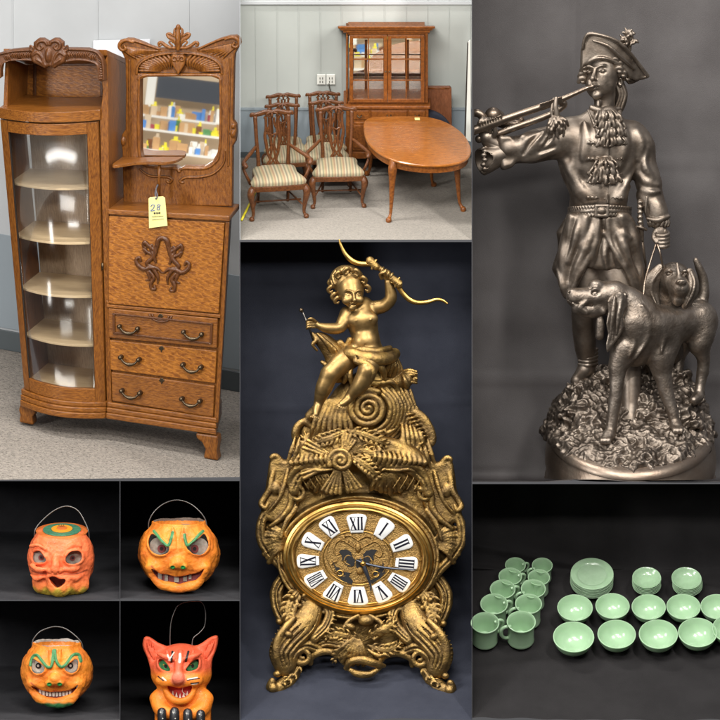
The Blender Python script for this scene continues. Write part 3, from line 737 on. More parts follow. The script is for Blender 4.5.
# tag
m_tag = mat('yellow_card', lin('e6dd92'), .6, col2=lin('dfd58a'), nscale=6)
m_ink = mat('blue_ink', lin('5a6a9a'), .6); m_inkb = mat('black_ink', lin('35332c'), .6)
tag_ = thing('price_tag', 'pale yellow card tag with handwritten 28 tied to the turned post of the oak bookcase', 'tag', AF(158, 212, -.06))
TG = lambda x, y, v=0: AF(x, y, -.06+v)
MB().prism([(150, 197.5), (151.5, 196), (164.5, 195.3), (166.5, 196.8), (169, 224.5), (150.5, 227)], lambda x, y: TG(x, y, -.004), lambda x, y: TG(x, y, .006)).obj('card', m_tag, tag_, bevel=.002)
b = MB()
for seg in ([(152.5, 205), (154, 203.4), (156, 204), (154.8, 207), (152.4, 209.6), (156.4, 209)], [(161.8, 203.6), (159.6, 203.2), (159.2, 205), (161, 206.4), (160.8, 208.4), (158.6, 208.2), (159, 206.4), (161.6, 204.6), (161.8, 203.6)]):
    b.tube([TG(x, y, -.008) for x, y in seg], .0042, 5, 4)
b.obj('handwriting', m_ink, tag_, smooth=True)
b = MB()
for x0, y0, l in ((155.5, 212, 1.6), (158, 211.9, 1.4), (160.2, 211.7, 1.6)): b.tube([TG(x0, y0, -.008), TG(x0+l, y0-.2, -.008)], .009, 5)
b.tube([TG(153.5, 215.6, -.007), TG(165, 214.6, -.007)], .0022, 4); b.tube([TG(153.5, 218.6, -.007), TG(165.4, 217.6, -.007)], .0018, 4)
b.obj('printed_lines', m_inkb, tag_)
MB().tube([AF(154.2, 188, .16), AF(155.5, 192, .0), AF(157.5, 197.5, -.07), AF(159, 194, -.07), AF(156, 190, 0), AF(153.5, 188, .17)], .007, 6, 5).obj('string', mat('grey_string', lin('5c5a60'), .8), tag_, smooth=True)
# white sheet standing against the wall behind
wb = thing('white_board', 'pale white board standing against the wall behind the oak bookcase', 'board', FA.w(FA.front(110, 300, YWA-.06)))
MB().prism([(93, 40.5), (150, 39), (150, 120), (93, 120)], lambda x, y: FA.w(FA.front(x, y, YWA-.05)), lambda x, y: FA.w(FA.front(x, y, YWA-.09))).obj('board', mat('white_laminate', lin('e2e4ea'), .4), wb, bevel=.005)

# ---------------------------------------------------------------- the sale tables that the mirrors look at
CARD = [mat('cardboard', lin('b98f62'), .8, col2=lin('c39a6c'), nscale=4), mat('white_paper', lin('e8e6df'), .7), mat('yellow_paper', lin('efe23a'), .7),
        mat('blue_plastic', lin('4f86c8'), .4), mat('red_card', lin('a8364a'), .6), mat('beige_card', lin('cdb79a'), .7), mat('dark_card', lin('3a3f48'), .6),
        mat('green_card', lin('4f8a50'), .6), mat('brown_card', lin('7a4a2a'), .7)]
CN = ['cardboard', 'white', 'yellow', 'blue', 'red', 'beige', 'dark grey', 'green', 'brown']
def jumble(M, d, up, dist, seed, wid, what):
    """M mirror centre, d direction the mirror looks, up its up vector"""
    R = random.Random(seed); c = M+d*dist; f = -d; r = up.cross(f).normalized(); u = f.cross(r)
    def T(p): return c+r*p.x+f*(-p.y)+u*p.z
    def boxat(x0, x1, y0, y1, z0, z1): return MB(T).box(x0*wid, x1*wid, y0*wid, y1*wid, z0*wid, z1*wid)
    S_ = lambda o: setp(o, kind='structure')
    S_(boxat(-2, 2, 3.0, 3.04, -1.4, 1.4).obj('wall', CARD[5])); S_(boxat(-2, 2, -.8, 2.99, -1.45, -1.4).obj('floor', CARD[5]))
    pn = thing('dark_screen', 'dark grey screen above the tables, seen in '+what, 'screen', T(Vector((0, 1.5, 0))))
    boxat(-.95, .62, 2.6, 2.64, .42, .92).obj('panel', CARD[6], pn); boxat(.64, .84, 2.55, 2.6, .1, 1.1).obj('post', CARD[1], pn)
    row = ('nearest', 'middle', 'farthest')
    for ri, (y, z) in enumerate(((0, -.72), (1.0, -.28), (2.0, .02))):
        tb = thing('sale_table', row[ri]+' white sale table of the three in '+what, 'table', T(Vector((0, y*wid, (z-.5)*wid))))
        boxat(-1.2, 1.2, y-.4, y+.42, z-.05, z).obj('table_top', CARD[1], tb)
        for x in (-1.1, 1.1): boxat(x-.02, x+.02, y-.02, y+.02, z-.6, z-.051).obj('leg', CARD[6], tb)
        x = -1.1; k = 0; cnt = {}
        while x < 1.1:
            w = R.choice((.08, .12, .16, .24)); q = R.choice((0, 0, 0, 1, 1, 2, 3, 4, 5, 5, 7, 8)); h = R.uniform(.05, .28)
            if q == 2: h *= .4
            yy = y+R.uniform(-.3, .25); rt = Matrix.Rotation(R.uniform(-.5, .5), 3, 'Z')
            b = MB(lambda p: T((Vector((x+w/2, yy, z+.001))+rt@p)*wid))
            b.box(-w*.45, w*.45, -w*.3, w*.3, 0, h); b.box(-w*.47, w*.47, -w*.32, -w*.305, h*.7, h*1.15)
            o = b.obj('sale_box', CARD[q]); key = (q, x < 0); cnt[key] = cnt.get(key, 0)+1
            n_ = ('', ' second', ' third', ' fourth', ' fifth', ' sixth', ' seventh', ' eighth', ' ninth', ' tenth')[min(cnt[key]-1, 9)]
            setp(o, '%s box,%s on %s half of %s table, %s' % (CN[q], n_, 'left' if x < 0 else 'right', row[ri], what.replace("the ", '')), 'box', 'boxes on the tables in '+what)
            if R.random() < .35:
                q = R.choice((1, 2, 2, 5))
                b = MB(lambda p: T((Vector((x+w/2, yy, z+h*1.01+.002))+rt@p)*wid)); b.box(-w*.4, w*.35, -w*.25, w*.2, 0, .05); b.box(-w*.3, w*.1, -w*.27, -w*.255, -.06, .12)
                o = b.obj('paper_pack', CARD[q]); key = (20+q, x < 0); cnt[key] = cnt.get(key, 0)+1
                setp(o, '%s pack,%s atop boxes, %s half of %s table, %s' % (CN[q], ('', ' second', ' third', ' fourth', ' fifth')[min(cnt[key]-1, 4)], 'left' if x < 0 else 'right', row[ri], what.replace("the ", '')), 'pack', 'packs on the boxes in '+what)
            x += w*.6; k += 1
def look(F_, p, n_local):
    n = (F_.R@Vector(n_local)).normalized(); v = (p-Vector((3.6, -DIST, 3.6))).normalized()
    return (v-2*v.dot(n)*n).normalized()
mc = AM(180, 120, .03); dr_ = look(FA, mc, (0, -1, 0))
jumble(mc, dr_, (FA.R@Vector((0, 0, 1))), 16, 5, .62, "the oak mirror")
# ---------------------------------------------------------------- panel B: dining room set
CH = oak('cherry', (.10, .027, .005), (.25, .08, .014), (3, 3, 3), fl=.05)
CHT = oak('cherry_top', (.20, .06, .009), (.34, .118, .02), (1, 6, 1), .18, fl=.04)
CHT.node_tree.nodes['Principled BSDF'].inputs['Coat Weight'].default_value = .7
WAL = oak('brown_chair_wood', (.06, .019, .006), (.15, .052, .015), (4, 4, 4), fl=.04)
def stripes():
    m = mat('striped_seat_cloth', (.5, .45, .35), .85, bump=.3, bscale=120); n = m.node_tree; L = n.links.new
    t = n.nodes.new('ShaderNodeTexCoord'); s = n.nodes.new('ShaderNodeSeparateXYZ'); L(t.outputs['Object'], s.inputs[0])
    a = n.nodes.new('ShaderNodeMath'); a.operation = 'MULTIPLY'; a.inputs[1].default_value = 11; L(s.outputs[0], a.inputs[0])
    f = n.nodes.new('ShaderNodeMath'); f.operation = 'FRACT'; L(a.outputs[0], f.inputs[0])
    r = n.nodes.new('ShaderNodeValToRGB'); r.color_ramp.interpolation = 'EASE'; e = r.color_ramp.elements
    cols = ['8a795f', 'a3977c', '77745c', '9c8b6a', '8a7058', 'a3977c', '6f6c59']
    e[0].color = (*lin(cols[0]), 1); e[1].position = .95; e[1].color = (*lin(cols[6]), 1)
    for i in range(1, 6): q = e.new(i/6.2); q.color = (*lin(cols[i]), 1)
    L(f.outputs[0], r.inputs[0]); L(r.outputs[0], n.nodes['Principled BSDF'].inputs['Base Color']); return m
SEAT = stripes()
def make_chair(arm, loc, eul):
    t = thing('dining_chair', 'x', 'chair', loc, 'carved wooden dining chairs in two rows', eul)
    o = lambda b, n, m=WAL, par=t, **k: b.obj(n, m, par, local=True, **k)
    hs = .35; wf, wb, d = .265, .155, .19
    q = catmull([(-wf, -d), (-wf*.5, -d-.025), (0, -d-.03), (wf*.5, -d-.025), (wf, -d), (wb+.055, 0), (wb+.02, d), (-wb-.02, d), (-wb-.055, 0)], 4, True)
    b = MB(); rings = []
    for z, s_ in ((hs, .97), (hs+.03, 1.0), (hs+.05, .93), (hs+.064, .7), (hs+.068, .35)): rings.append([Vector((x*s_, y*s_, z)) for x, y in q])
    b.loft(rings); o(b, 'seat', SEAT, smooth=True, sharp=60)
    b = MB(); b.loft([[Vector((x*1.0, y*1.0, z)) for x, y in q] for z in (hs-.055, hs-.001)]); o(b, 'seat_frame', bevel=.006)
    for sg in (-1, 1):
        b = MB(); x, y = sg*(wf-.02), -d+.02
        b.tube([(x, y, hs-.03), (x+sg*.022, y-.022, hs-.08), (x+sg*.008, y-.01, hs-.18), (x-sg*.004, y, .07), (x+sg*.004, y-.006, .03), (x+sg*.014, y-.018, .018), (x+sg*.012, y-.016, .0)], [.034, .036, .024, .016, .015, .026, .022], 10, 5)
        o(b, 'front_leg', smooth=True)
        b = MB(); x, y = sg*(wb-.012), d-.01
        b.tube([(x, y+.05, 0), (x, y+.015, hs*.5), (x, y, hs)], [.015, .017, .02], 8, 5); o(b, 'back_leg', smooth=True)
        b = MB()
        b.tube([(x, y, hs-.02), (x, y, hs+.12), (x+sg*.012, y+.03, hs+.32), (x+sg*.016, y+.075, hs+.53)], [.021, .019, .018, .02], 8, 6, flat=.8); o(b, 'back_post', smooth=True)
        b = MB(); b.tube([(sg*(wf-.03), -d+.03, .12), (sg*(wb-.012), d+.01, .12)], .009); o(b, 'stretcher', smooth=True)
        if arm:
            ym = -.05
            b = MB(); b.tube([(sg*(wb+.005), d+.02, hs+.24), (sg*(wb+.07), d-.1, hs+.225), (sg*(wf+.045), ym, hs+.20), (sg*(wf+.05), ym-.07, hs+.195), (sg*(wf+.03), ym-.1, hs+.18)], [.015, .019, .018, .026, .018], 8, 6); o(b, 'arm', smooth=True)
            b = MB(); b.tube([(sg*(wf+.035), ym-.03, hs+.19), (sg*(wf+.05), ym+.0, hs+.13), (sg*(wf+.02), ym-.02, hs+.05), (sg*(wf-.015), ym-.0, hs-.03)], [.016, .015, .015, .018], 8, 6); o(b, 'arm_support', smooth=True)
    b = MB(); b.tube([(-wf+.03, -.02, .12), (0, -.02, .12), (wf-.03, -.02, .12)], .009); o(b, 'stretcher', smooth=True)
    # yoke top rail with scrolled ears and carved centre
    zt = hs+.535; y = d+.068
    b = MB(); X = [-.20, -.19, -.16, -.10, -.05, 0, .05, .10, .16, .19, .20]
    b.tube([(x_, y, zt+dz) for x_, dz in zip(X, (-.012, .012, .006, .018, .03, .022, .03, .018, .006, .012, -.012))], [.012, .02, .022, .025, .027, .022, .027, .025, .022, .02, .012], 10, 4, flat=.6)
    o(b, 'top_rail', smooth=True)
    b = MB()
    for sg in (-1, 1): b.tube([(sg*.012, y-.018, zt+.03), (sg*.04, y-.02, zt+.022), (sg*.055, y-.018, zt), (sg*.035, y-.016, zt-.012)], [.008, .011, .01, .006], 6, 4)
    b.tube([(0, y-.018, zt+.03), (0, y-.022, zt), (0, y-.018, zt-.03)], [.006, .013, .005], 6, 3); o(b, 'carved_shell', smooth=True)
    # pierced vase splat
    b = MB(); yb = d
    def sp(pts, r): b.tube([(x_, yb+.055*(z/.5)**1.3, hs+z) for x_, z in pts], r, 6, 5, flat=.7)
    for sg in (-1, 1):
        sp([(sg*.035, .0), (sg*.05, .05), (sg*.03, .10), (sg*.05, .17), (sg*.06, .25), (sg*.072, .33), (sg*.06, .41), (sg*.06, .5), (sg*.075, .52)], [.014, .016, .012, .014, .016, .015, .013, .014, .016])
        sp([(sg*.03, .11), (sg*.012, .20), (sg*.02, .30), (sg*.045, .38), (sg*.02, .45), (sg*.02, .51)], [.010, .012, .010, .010, .011, .012])
        sp([(sg*.05, .17), (sg*.02, .22), (0, .26)], .009); sp([(sg*.03, .05), (0, .09), (sg*-.02, .13)], .009)
        sp([(sg*.07, .33), (sg*.05, .36), (sg*.0, .34)], .008)
    b.box(-.06, .06, yb-.01, yb+.012, hs-.01, hs+.025)
    o(b, 'splat', smooth=True, sharp=50)
    return t
def chair_at(c, x, y, yaw, lab, s_=1):   # x,y: photo position of the middle between the front feet
    p = FB.floor(x, y); p = p+Vector((0, .17, 0)); c.location = FB.w(p)
    c.rotation_euler = (FB.R@Matrix.Rotation(math.radians(yaw), 3, 'Z')).to_euler(); c['label'] = lab; c.scale = (s_, s_, s_)
protoA = make_chair(True, (0, 0, 0), None); protoS = make_chair(False, (0, 0, 0), None)
spots = [(1, 337.5, 207, 3, 'carved armchair with striped seat, front of the right row, nearest the oval table'),
         (1, 276, 218, 9, 'carved armchair with striped seat, front of the left row at the edge'),
         (0, 327, 187, 3, 'armless dining chair directly behind the front armchair of the right row'),
         (0, 284, 190, 5, 'armless dining chair directly behind the front armchair of the left row'),
         (0, 324, 178, 3, 'rearmost chair of the right row, its back against the china cabinet side'),
         (0, 285, 180, 5, 'rearmost chair of the left row, below the wall socket')]
used_ = set()
for arm, x, y, a, lab in spots:
    pr0 = protoA if arm else protoS
    c = pr0 if arm not in used_ else copy_tree(pr0); used_.add(arm); chair_at(c, x, y, a, lab, 1.07 if y > 215 else 1 if arm else .86)
# oval table
zt = .655
tl = [(363.5, 127.5), (364.5, 120.5), (373, 117), (395, 116), (418, 116), (436, 118.5), (451, 124.5), (463, 133.5), (469.6, 143.5), (471, 152), (466.5, 159), (455, 163.2), (436, 165.3), (413, 164), (393, 159.5), (377, 151), (366.5, 140)]
tp = [FB.floor(a, b_, zt) for a, b_ in catmull(tl, 5, True)]
ctr = sum(tp, Vector())/len(tp)
tabl = thing('dining_table', 'glossy oval cherry dining table on four slender curved legs', 'table', FB.w((ctr.x, ctr.y, 0)))
def TF(p): return FB.w(p)
b = MB(TF); sc = lambda p, s, z: Vector((ctr.x+(p.x-ctr.x)*s, ctr.y+(p.y-ctr.y)*s, z))
b.loft([[sc(p, .985, zt-.028) for p in tp], [sc(p, 1.0, zt-.022) for p in tp], [sc(p, 1.0, zt-.008) for p in tp], [sc(p, .985, zt) for p in tp]])
top = b.obj('table_top', CHT, tabl, smooth=True, sharp=25)
MB(TF).loft([[sc(p, .955, zt-.10) for p in tp], [sc(p, .955, zt-.029) for p in tp]]).obj('apron', CH, tabl, bevel=.004)
fp = [FB.floor(388.5, 222), FB.floor(463.5, 211), FB.floor(366.8, 175)]
L_ = [fp[0], fp[1], fp[2], FB.floor(434, 186)]
for p in L_:
    u = (ctr-p); u.z = 0; u.normalize(); q = p+u*.03
    MB(TF).tube([(q.x+u.x*.09, q.y+u.y*.09, zt-.03), (q.x+u.x*.06, q.y+u.y*.06, zt-.11), (q.x+u.x*.05, q.y+u.y*.05, zt-.25), (q.x+u.x*.025, q.y+u.y*.025, .12), (q.x, q.y, .05), (q.x-u.x*.025, q.y-u.y*.025, .022), (q.x-u.x*.025, q.y-u.y*.025, 0)], [.042, .046, .032, .017, .016, .03, .026], 12, 5).obj('leg', CH, tabl, smooth=True)
# china cabinet
YC = YWB-.40
def BFf(x, y, v=0.0):
    if v > .1 and y < 32.5: y += 15.5*v/.39
    return FB.w(FB.front(x, y, YC)+Vector((0, v, 0)))
cab = thing('china_cabinet', 'tall lighted cherry china cabinet with two glazed grid doors and drawers below', 'cabinet', FB.w((FB.front(387, 150, YC).x, YC+.17, 0)))
def pb(name, poly, v0, v1, m=CH, par=cab, bevel=.004, **k): return MB().prism(poly, lambda x, y: BFf(x, y, v0), lambda x, y: BFf(x, y, v1)).obj(name, m, par, bevel=bevel, **k)
def rect(x0, y0, x1, y1): return [(x0, y0), (x1, y0), (x1, y1), (x0, y1)]
DP = .36
for i, (e, y0, y1) in enumerate(((8, 24, 26.5), (5.5, 26.5, 29), (3, 29, 32))): pb('cornice', rect(346-e, y0, 427+e, y1), -.02*(3-i), DP+.03, bevel=.005)
pb('side_panel', rect(425, 32, 428, 103), 0, DP); 
for y0, y1 in ((32, 36), (98, 103)): pb('side_rail', rect(346, y0, 347.5, y1), .001, DP)
for v in (0.001, DP-.04): pb('side_stile', rect(346, 36, 348, 98), v, v+.05)
for y in (58, 79): pb('side_muntin', rect(346.3, y, 347.3, y+.8), .05, DP-.04, bevel=0)
pb('top_rail', rect(348, 32, 425, 34.5), 0, DP); pb('bottom_board', rect(348, 101.5, 425, 104), 0, DP)
pb('side_glass', rect(346.6, 36, 346.9, 98), .05, DP-.04, glass('cabinet_glass', (.97, .97, .96), .02, .03), bevel=0)
pb('back_mirror', rect(349, 48, 424.5, 113), DP-.02, DP, m_mirror, bevel=0)
for x in (366, 387.5, 408): pb('back_stile', rect(x-1.3, 52, x+1.3, 113), DP-.03, DP-.021, CH)
for y in (62, 82): pb('glass_shelf', rect(350, y, 424, y+.5), .05, DP-.04, glass('shelf_glass', (.985, .99, .985), -.25, .03), bevel=0)
MG = glass('door_glass', (.98, .98, .97), .03, .03)
for k_, (x0, x1) in enumerate(((349.5, 387.2), (387.8, 424.5))):
    d_ = pb('glazed_door', rect(x0, 34.5, x0+3.6, 101.5), -.03, 0)
    pb('door_stile', rect(x1-3.6, 34.5, x1, 101.5), -.03, 0, par=d_)
    pb('door_rail', rect(x0+3.6, 34.5, x1-3.6, 37.5), -.03, 0, par=d_); pb('door_rail', rect(x0+3.6, 98, x1-3.6, 101.5), -.03, 0, par=d_)
    xm = x0+(x1-x0)*.5+(0)
    pb('muntin', rect(xm-.6, 37.5, xm+.6, 98), -.028, -.008, par=d_, bevel=.002)
    for y in (58, 79): pb('muntin', rect(x0+3.6, y, x1-3.6, y+1), -.027, -.009, par=d_, bevel=.002)
    pb('door_pane', rect(x0+3.6, 37.5, x1-3.6, 98), -.016, -.012, MG, d_, bevel=0)
    kx = 385.6 if k_ == 0 else 389.6
    MB().lathe([(0, -.012), (.012, 0), (0, .012)], tuple(BFf(kx, 70, -.045)), 10).obj('knob', m_pull, d_, smooth=True)
# lower case
pb('waist_moulding', rect(343.5, 104, 430.5, 107), -.06, DP+.02, bevel=.008)
yb = 153
pb('lower_case', rect(346, 107, 428.5, yb), -.03, DP)
for x0, x1 in ((350, 369), (371, 407), (409, 425)):
    d_ = pb('drawer', rect(x0, 109, x1, 118), -.045, -.031, bevel=.006)
    for x in ([(x0+x1)/2] if x1-x0 < 30 else [x0+18]):
        MB().tube([BFf(x-2, 113, -.05), BFf(x-1.6, 114.3, -.065), BFf(x, 115, -.07), BFf(x+1.6, 114.3, -.065), BFf(x+2, 113, -.05)], .007, 6).obj('pull', m_pull, d_, smooth=True)
for x0, x1 in ((350, 369), (371, 388.5), (389.5, 407), (409, 425)):
    d_ = pb('cupboard_door', rect(x0, 120.5, x1, 149), -.045, -.031, bevel=.006); pb('raised_panel', rect(x0+3, 123.5, x1-3, 146), -.055, -.046, par=d_, bevel=.008)
pb('plinth', rect(345, 150.5, 429.5, yb+4), -.05, DP, bevel=.006)
cl = bpy.data.lights.new('cabinet_lamp', 'AREA'); cl.shape = 'RECTANGLE'; cl.size = .6; cl.size_y = .12; cl.energy = 5; cl.color = (1, .8, .55)
clo = bpy.data.objects.new('cabinet_lamp', cl); SC.collection.objects.link(clo); clo.location = BFf(387, 37, .17); clo.rotation_euler = FB.eul
mcB = BFf(387, 67, DP-.02); drB = look(FB, mcB, (0, -1, 0))
jumble(mcB, drB, (FB.R@Vector((0, 0, 1))), 13, 11, .62, "the china cabinet")
# wall socket with cable
so = thing('wall_socket', 'white double wall socket with a grey cable, beside the china cabinet', 'socket', FB.w(FB.front(326, 79, YWB-.02)))
W_ = lambda x, y, v=0.0: FB.w(FB.front(x, y, YWB-.012)+Vector((0, v, 0)))
mw_ = mat('white_plastic', lin('d9d9d2'), .4); mg_ = mat('socket_holes', lin('55544e'), .6)
for x0 in (317, 326.5):
    p_ = MB().prism(rect(x0, 74, x0+8.6, 84), lambda x, y: W_(x, y, -.02), lambda x, y: W_(x, y, 0)).obj('socket_plate', mw_, so, bevel=.004)
    for dx in (2.6, 5.2):
        for dy in (2.6, 6): MB().prism(rect(x0+dx, 74+dy, x0+dx+.8, 76+dy), lambda x, y: W_(x, y, -.024), lambda x, y: W_(x, y, -.0205)).obj('slot', mg_, p_)
MB().tube([W_(329, 82, -.04), W_(330, 88, -.03), W_(333, 96, -.02), W_(336, 100, -.03)], .006, 6, 5).obj('cable', mg_, so, smooth=True)
# table leaf and round navy cushion at the right of the cabinet
lf = thing('table_leaf', 'brown wooden table leaf leaning on the wall right of the china cabinet', 'table leaf', FB.w(FB.front(438, 140, YWB-.2)))
LF = lambda x, y, v=0.0: FB.w(FB.front(x, y, YWB-.22)+Vector((0, v, 0)))
MB().prism([(424, 87), (426, 86), (450, 86), (451.5, 88), (452, 150), (424, 150)], lambda x, y: LF(x, y, -.02), lambda x, y: LF(x, y, .02)).obj('board', oak('leaf_wood', (.13, .045, .02), (.22, .08, .035), (6, 4, .5), fl=.02), lf, bevel=.006)
MB().tube([LF(427, 87.5, -.022), LF(449, 87.5, -.022)], .008, 6).obj('edge_strip', CH, lf, smooth=True)
rn = thing('round_chair', 'dark navy rounded chair back standing behind the oval table', 'chair', FB.w(FB.floor(438, 160)))
RN = lambda x, y, v=0.0: FB.w(FB.front(x, y, YWB-.36)+Vector((0, v, 0)))
po = [(423+30*(1-math.cos(t)) if False else 424+28*math.sin(t), 134-24.5*math.cos(t)) for t in [i*math.pi/2/10 for i in range(11)]]+[(452, 152), (424, 152)]
m_nv = mat('navy_fabric', lin('20222e'), .9, bump=.3, bscale=90)
MB().prism([(a+ (0), b_) for a, b_ in po], lambda x, y: RN(x, y, -.03), lambda x, y: RN(x, y, .03)).obj('backrest', m_nv, rn, bevel=.015)
for x in (427, 449): MB().tube([RN(x, 150, 0), RN(x, 158, 0)], .012, 6).obj('leg', m_pull, rn, smooth=True)
# folded dark frame with white face at the right edge
ff = thing('folded_frame', 'tall folded screen with black edges standing at the right wall', 'screen', FB.w(FB.floor(468, 150)))
FFf = lambda x, y, v=0.0: FB.w(FB.front(x, y, YWB-.5)+Vector((0, v, 0)))
for (pl_, m_) in (([(467.2, 44), (468.2, 42), (465.5, 139), (464.2, 139)], m_dark), ([(468.4, 42), (470.3, 40), (470.8, 141), (465.8, 139)], mw_)):
    MB().prism(pl_, lambda x, y: FFf(x, y, -.02), lambda x, y: FFf(x, y, .02)).obj('frame_leaf', m_, ff)
# card on the table
cd = thing('paper_slip', 'small yellow paper slip on the far edge of the oval table', 'slip', FB.w(FB.floor(417, 118, zt)))
MB(TF).prism([(414.5, 117.6), (419.5, 117.6), (420, 120.2), (415, 120.2)], lambda x, y: FB.floor(x, y, zt+.004), lambda x, y: FB.floor(x, y, zt+.001)).obj('slip', m_tag, cd)
yl = thing('yellow_rod', 'thin yellow rod lying on the carpet behind the left armchair', 'rod', FB.w(FB.floor(247, 210)))
MB(TF).tube([FB.floor(241.6, 220, .015), FB.floor(255, 193, .015)], .012, 8).obj('rod', mat('yellow_paint', lin('d8c92c'), .5), yl, smooth=True)
# ---------------------------------------------------------------- panel C: gilt rococo mantel clock
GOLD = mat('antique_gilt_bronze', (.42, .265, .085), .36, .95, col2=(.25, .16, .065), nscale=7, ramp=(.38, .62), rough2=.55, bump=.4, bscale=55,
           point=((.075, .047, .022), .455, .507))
GOLDB = mat('bright_brass', (.58, .36, .10), .30, 1, col2=(.46, .28, .08), nscale=14, rough2=.38)
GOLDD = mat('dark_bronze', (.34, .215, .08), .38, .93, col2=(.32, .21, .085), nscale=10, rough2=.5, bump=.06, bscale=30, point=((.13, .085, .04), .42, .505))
CY0 = .62
PC = placer(CY0, 690, .12, .4)
clock = thing('mantel_clock', 'ornate gilt rococo mantel clock with enamel numerals and a cupid on top', 'clock', PC([[362, 30, 690]])[0])
S = Sculpt(251, 465, -46, 66, 368, 706, .8); S.ks = 1.3; S.fl = .8
def fan(S, c, r0, r1, a0, a1, n, d0, d1, w0, w1, k=.5, bend=0, asp=1.0):
    for i in range(n):
        a = math.radians(a0+(a1-a0)*i/(n-1)); R = r1*(1+.06*(i % 2))
        p = []
        for u in (0, .5, 1):
            r = r0+(R-r0)*u; aa = a+bend*u*u
            p.append((c[0]+r*math.cos(aa), d0+(d1-d0)*u-3*math.sin(math.pi*u), c[1]-r*math.sin(aa)*asp))
        S.path(p, [w0, (w0+w1)*.55, w1], k, 4)
def bundle(S, pts, offs, w, k=.6, crown=1.0, n=6):
    """a moulded band with cut flutes following one line; pts (x, d, y)"""
    A = catmull(pts, 6); T = np.gradient(A, axis=0); N = np.column_stack([T[:, 2], -T[:, 0]]); N /= np.maximum(np.linalg.norm(N, axis=1), 1e-6)[:, None]
    t = np.linspace(0, 1, len(A)); O = [np.full(len(A), float(o)) if np.isscalar(o) else np.interp(t, np.linspace(0, 1, len(o)), o) for o in offs]
    R = np.max(np.abs(O), axis=0)+w; fl = .62
    S.path(A, R, k*2, 1, flat=fl/getattr(S, 'fl', 1))
    if len(O) == 2 and w > .8 and np.max(np.abs(O[0])) < 5: mids = [(O[0]+O[1])/2]
    else: mids = [(O[i]+O[i+1])/2 for i in range(len(O)-1)]
    for m in mids:
        B = A.copy(); B[:, 0] += N[:, 0]*m; B[:, 2] += N[:, 1]*m; B[:, 1] -= R*fl*np.sqrt(np.maximum(1-(m/R)**2, 0))-.1
        S.path(B, np.interp(t, [0, .15, .85, 1], [.4, .45*w, .45*w, .4]), .5, 1, True)
def gadroon(S, pts, n, ln, r, k=.4, d=0):
    A = catmull(pts, 8); I = np.linspace(0, len(A)-1, n)
    for u in I:
        i = int(min(max(round(u), 1), len(A)-2)); t = A[i+1]-A[i-1]; N = np.array([t[2], 0, -t[0]]); N /= np.linalg.norm(N)+1e-6
        p = A[i]; S.path([p-N*ln*.5+[0, d, 0], p+[0, d-1, 0], p+N*ln*.5+[0, d, 0]], [r*.6, r, r*.7], k, 3)
def spiral(S, c, r, turns, a0, sg, w, d, k=.5, r1=.15, dd=0):
    n = int(turns*10)+2; p = []; ww = []
    for i in range(n):
        u = i/(n-1); a = math.radians(a0)+sg*turns*2*math.pi*u; rr = r*(1-(1-r1)*u)
        p.append((c[0]+rr*math.cos(a), d-dd*u, c[1]-rr*math.sin(a))); ww.append(w*(1-.35*u))
    S.path(p, ww, k, 3)
def leaf(S, pts, w, n=5, k=.6, vein=.9):
    """acanthus leaf: flat lobed blade with a cut midrib and cut side veins"""
    A = catmull(pts, 8); W = w*.62*np.sin(np.pi*(np.linspace(0, 1, len(A))*.78+.16)); S.path(A, W, k, 1, flat=.6)
    for i in range(1, n+2):
        u = i/(n+2); j = int(u*(len(A)-1)); t = A[min(j+1, len(A)-1)]-A[j-1]; t = t/(np.linalg.norm(t)+1e-6); N = np.array([t[2], 0, -t[0]]); N /= np.linalg.norm(N)+1e-6
        L = w*1.35*math.sin(math.pi*(u*.75+.2))
        for sg in (-1, 1):
            p = A[j]; a_, b_, c_ = p+N*sg*L*.25+[0, .3, 0], p+(N*sg*.72+t*.35)*L+[0, -.8, 0], p+(N*sg*1.0+t*.95)*L+[0, .4, 0]
            S.path([a_, b_, c_], [w*.22, w*.30, w*.13], k*.7, 4, flat=.7)
            S.path([p+[0, -w*.36, 0], b_+[0, -w*.2, 0]], [.35, .3], .3, 1, True)
    S.path(A+np.array([0, -1, 0])*W[:, None]*.62*.8, np.maximum(W*.16, .4), .4, 1, True)
# --- masses
S.poly([(285, 475), (300, 447), (322, 432), (362, 428), (402, 432), (424, 452), (440, 478), (452, 505), (454, 545), (438, 575), (420, 600), (362, 618), (304, 600), (280, 566), (266, 540), (264, 505)], 6, 58, 9, 3, spline=4)
S.poly([(300, 440), (298, 424), (312, 416), (330, 404), (352, 402), (380, 400), (402, 408), (424, 422), (430, 440), (418, 460), (360, 468), (305, 462)], 0, 50, 9, 6, spline=4)
S.poly([(284, 585), (300, 596), (330, 612), (362, 618), (396, 610), (426, 592), (440, 585), (444, 608), (438, 628), (420, 650), (405, 657), (390, 656), (376, 668), (352, 668), (338, 660), (320, 654), (306, 660), (284, 640), (278, 612)], 14, 54, 8, 5, spline=4)
# cushion around the dial
for e in (0,):
    p = [(358+82*math.cos(t), 558-64*math.sin(t)) for t in np.linspace(0, 2*math.pi, 40)[:-1]]
    S.poly(p, -2, 30, 6, 6)
p = [(358+70*math.cos(t), 558-53*math.sin(t)) for t in np.linspace(0, 2*math.pi, 40)[:-1]]
S.poly(p, -30, 6, 1, 1, True)
# hollow under the arch
S.poly([(310, 700), (309, 668), (316, 661), (328, 659), (338, 664), (350, 676), (372, 678), (386, 666), (398, 660), (408, 663), (414, 672), (414, 700)], -60, 80, 2, 1, True)
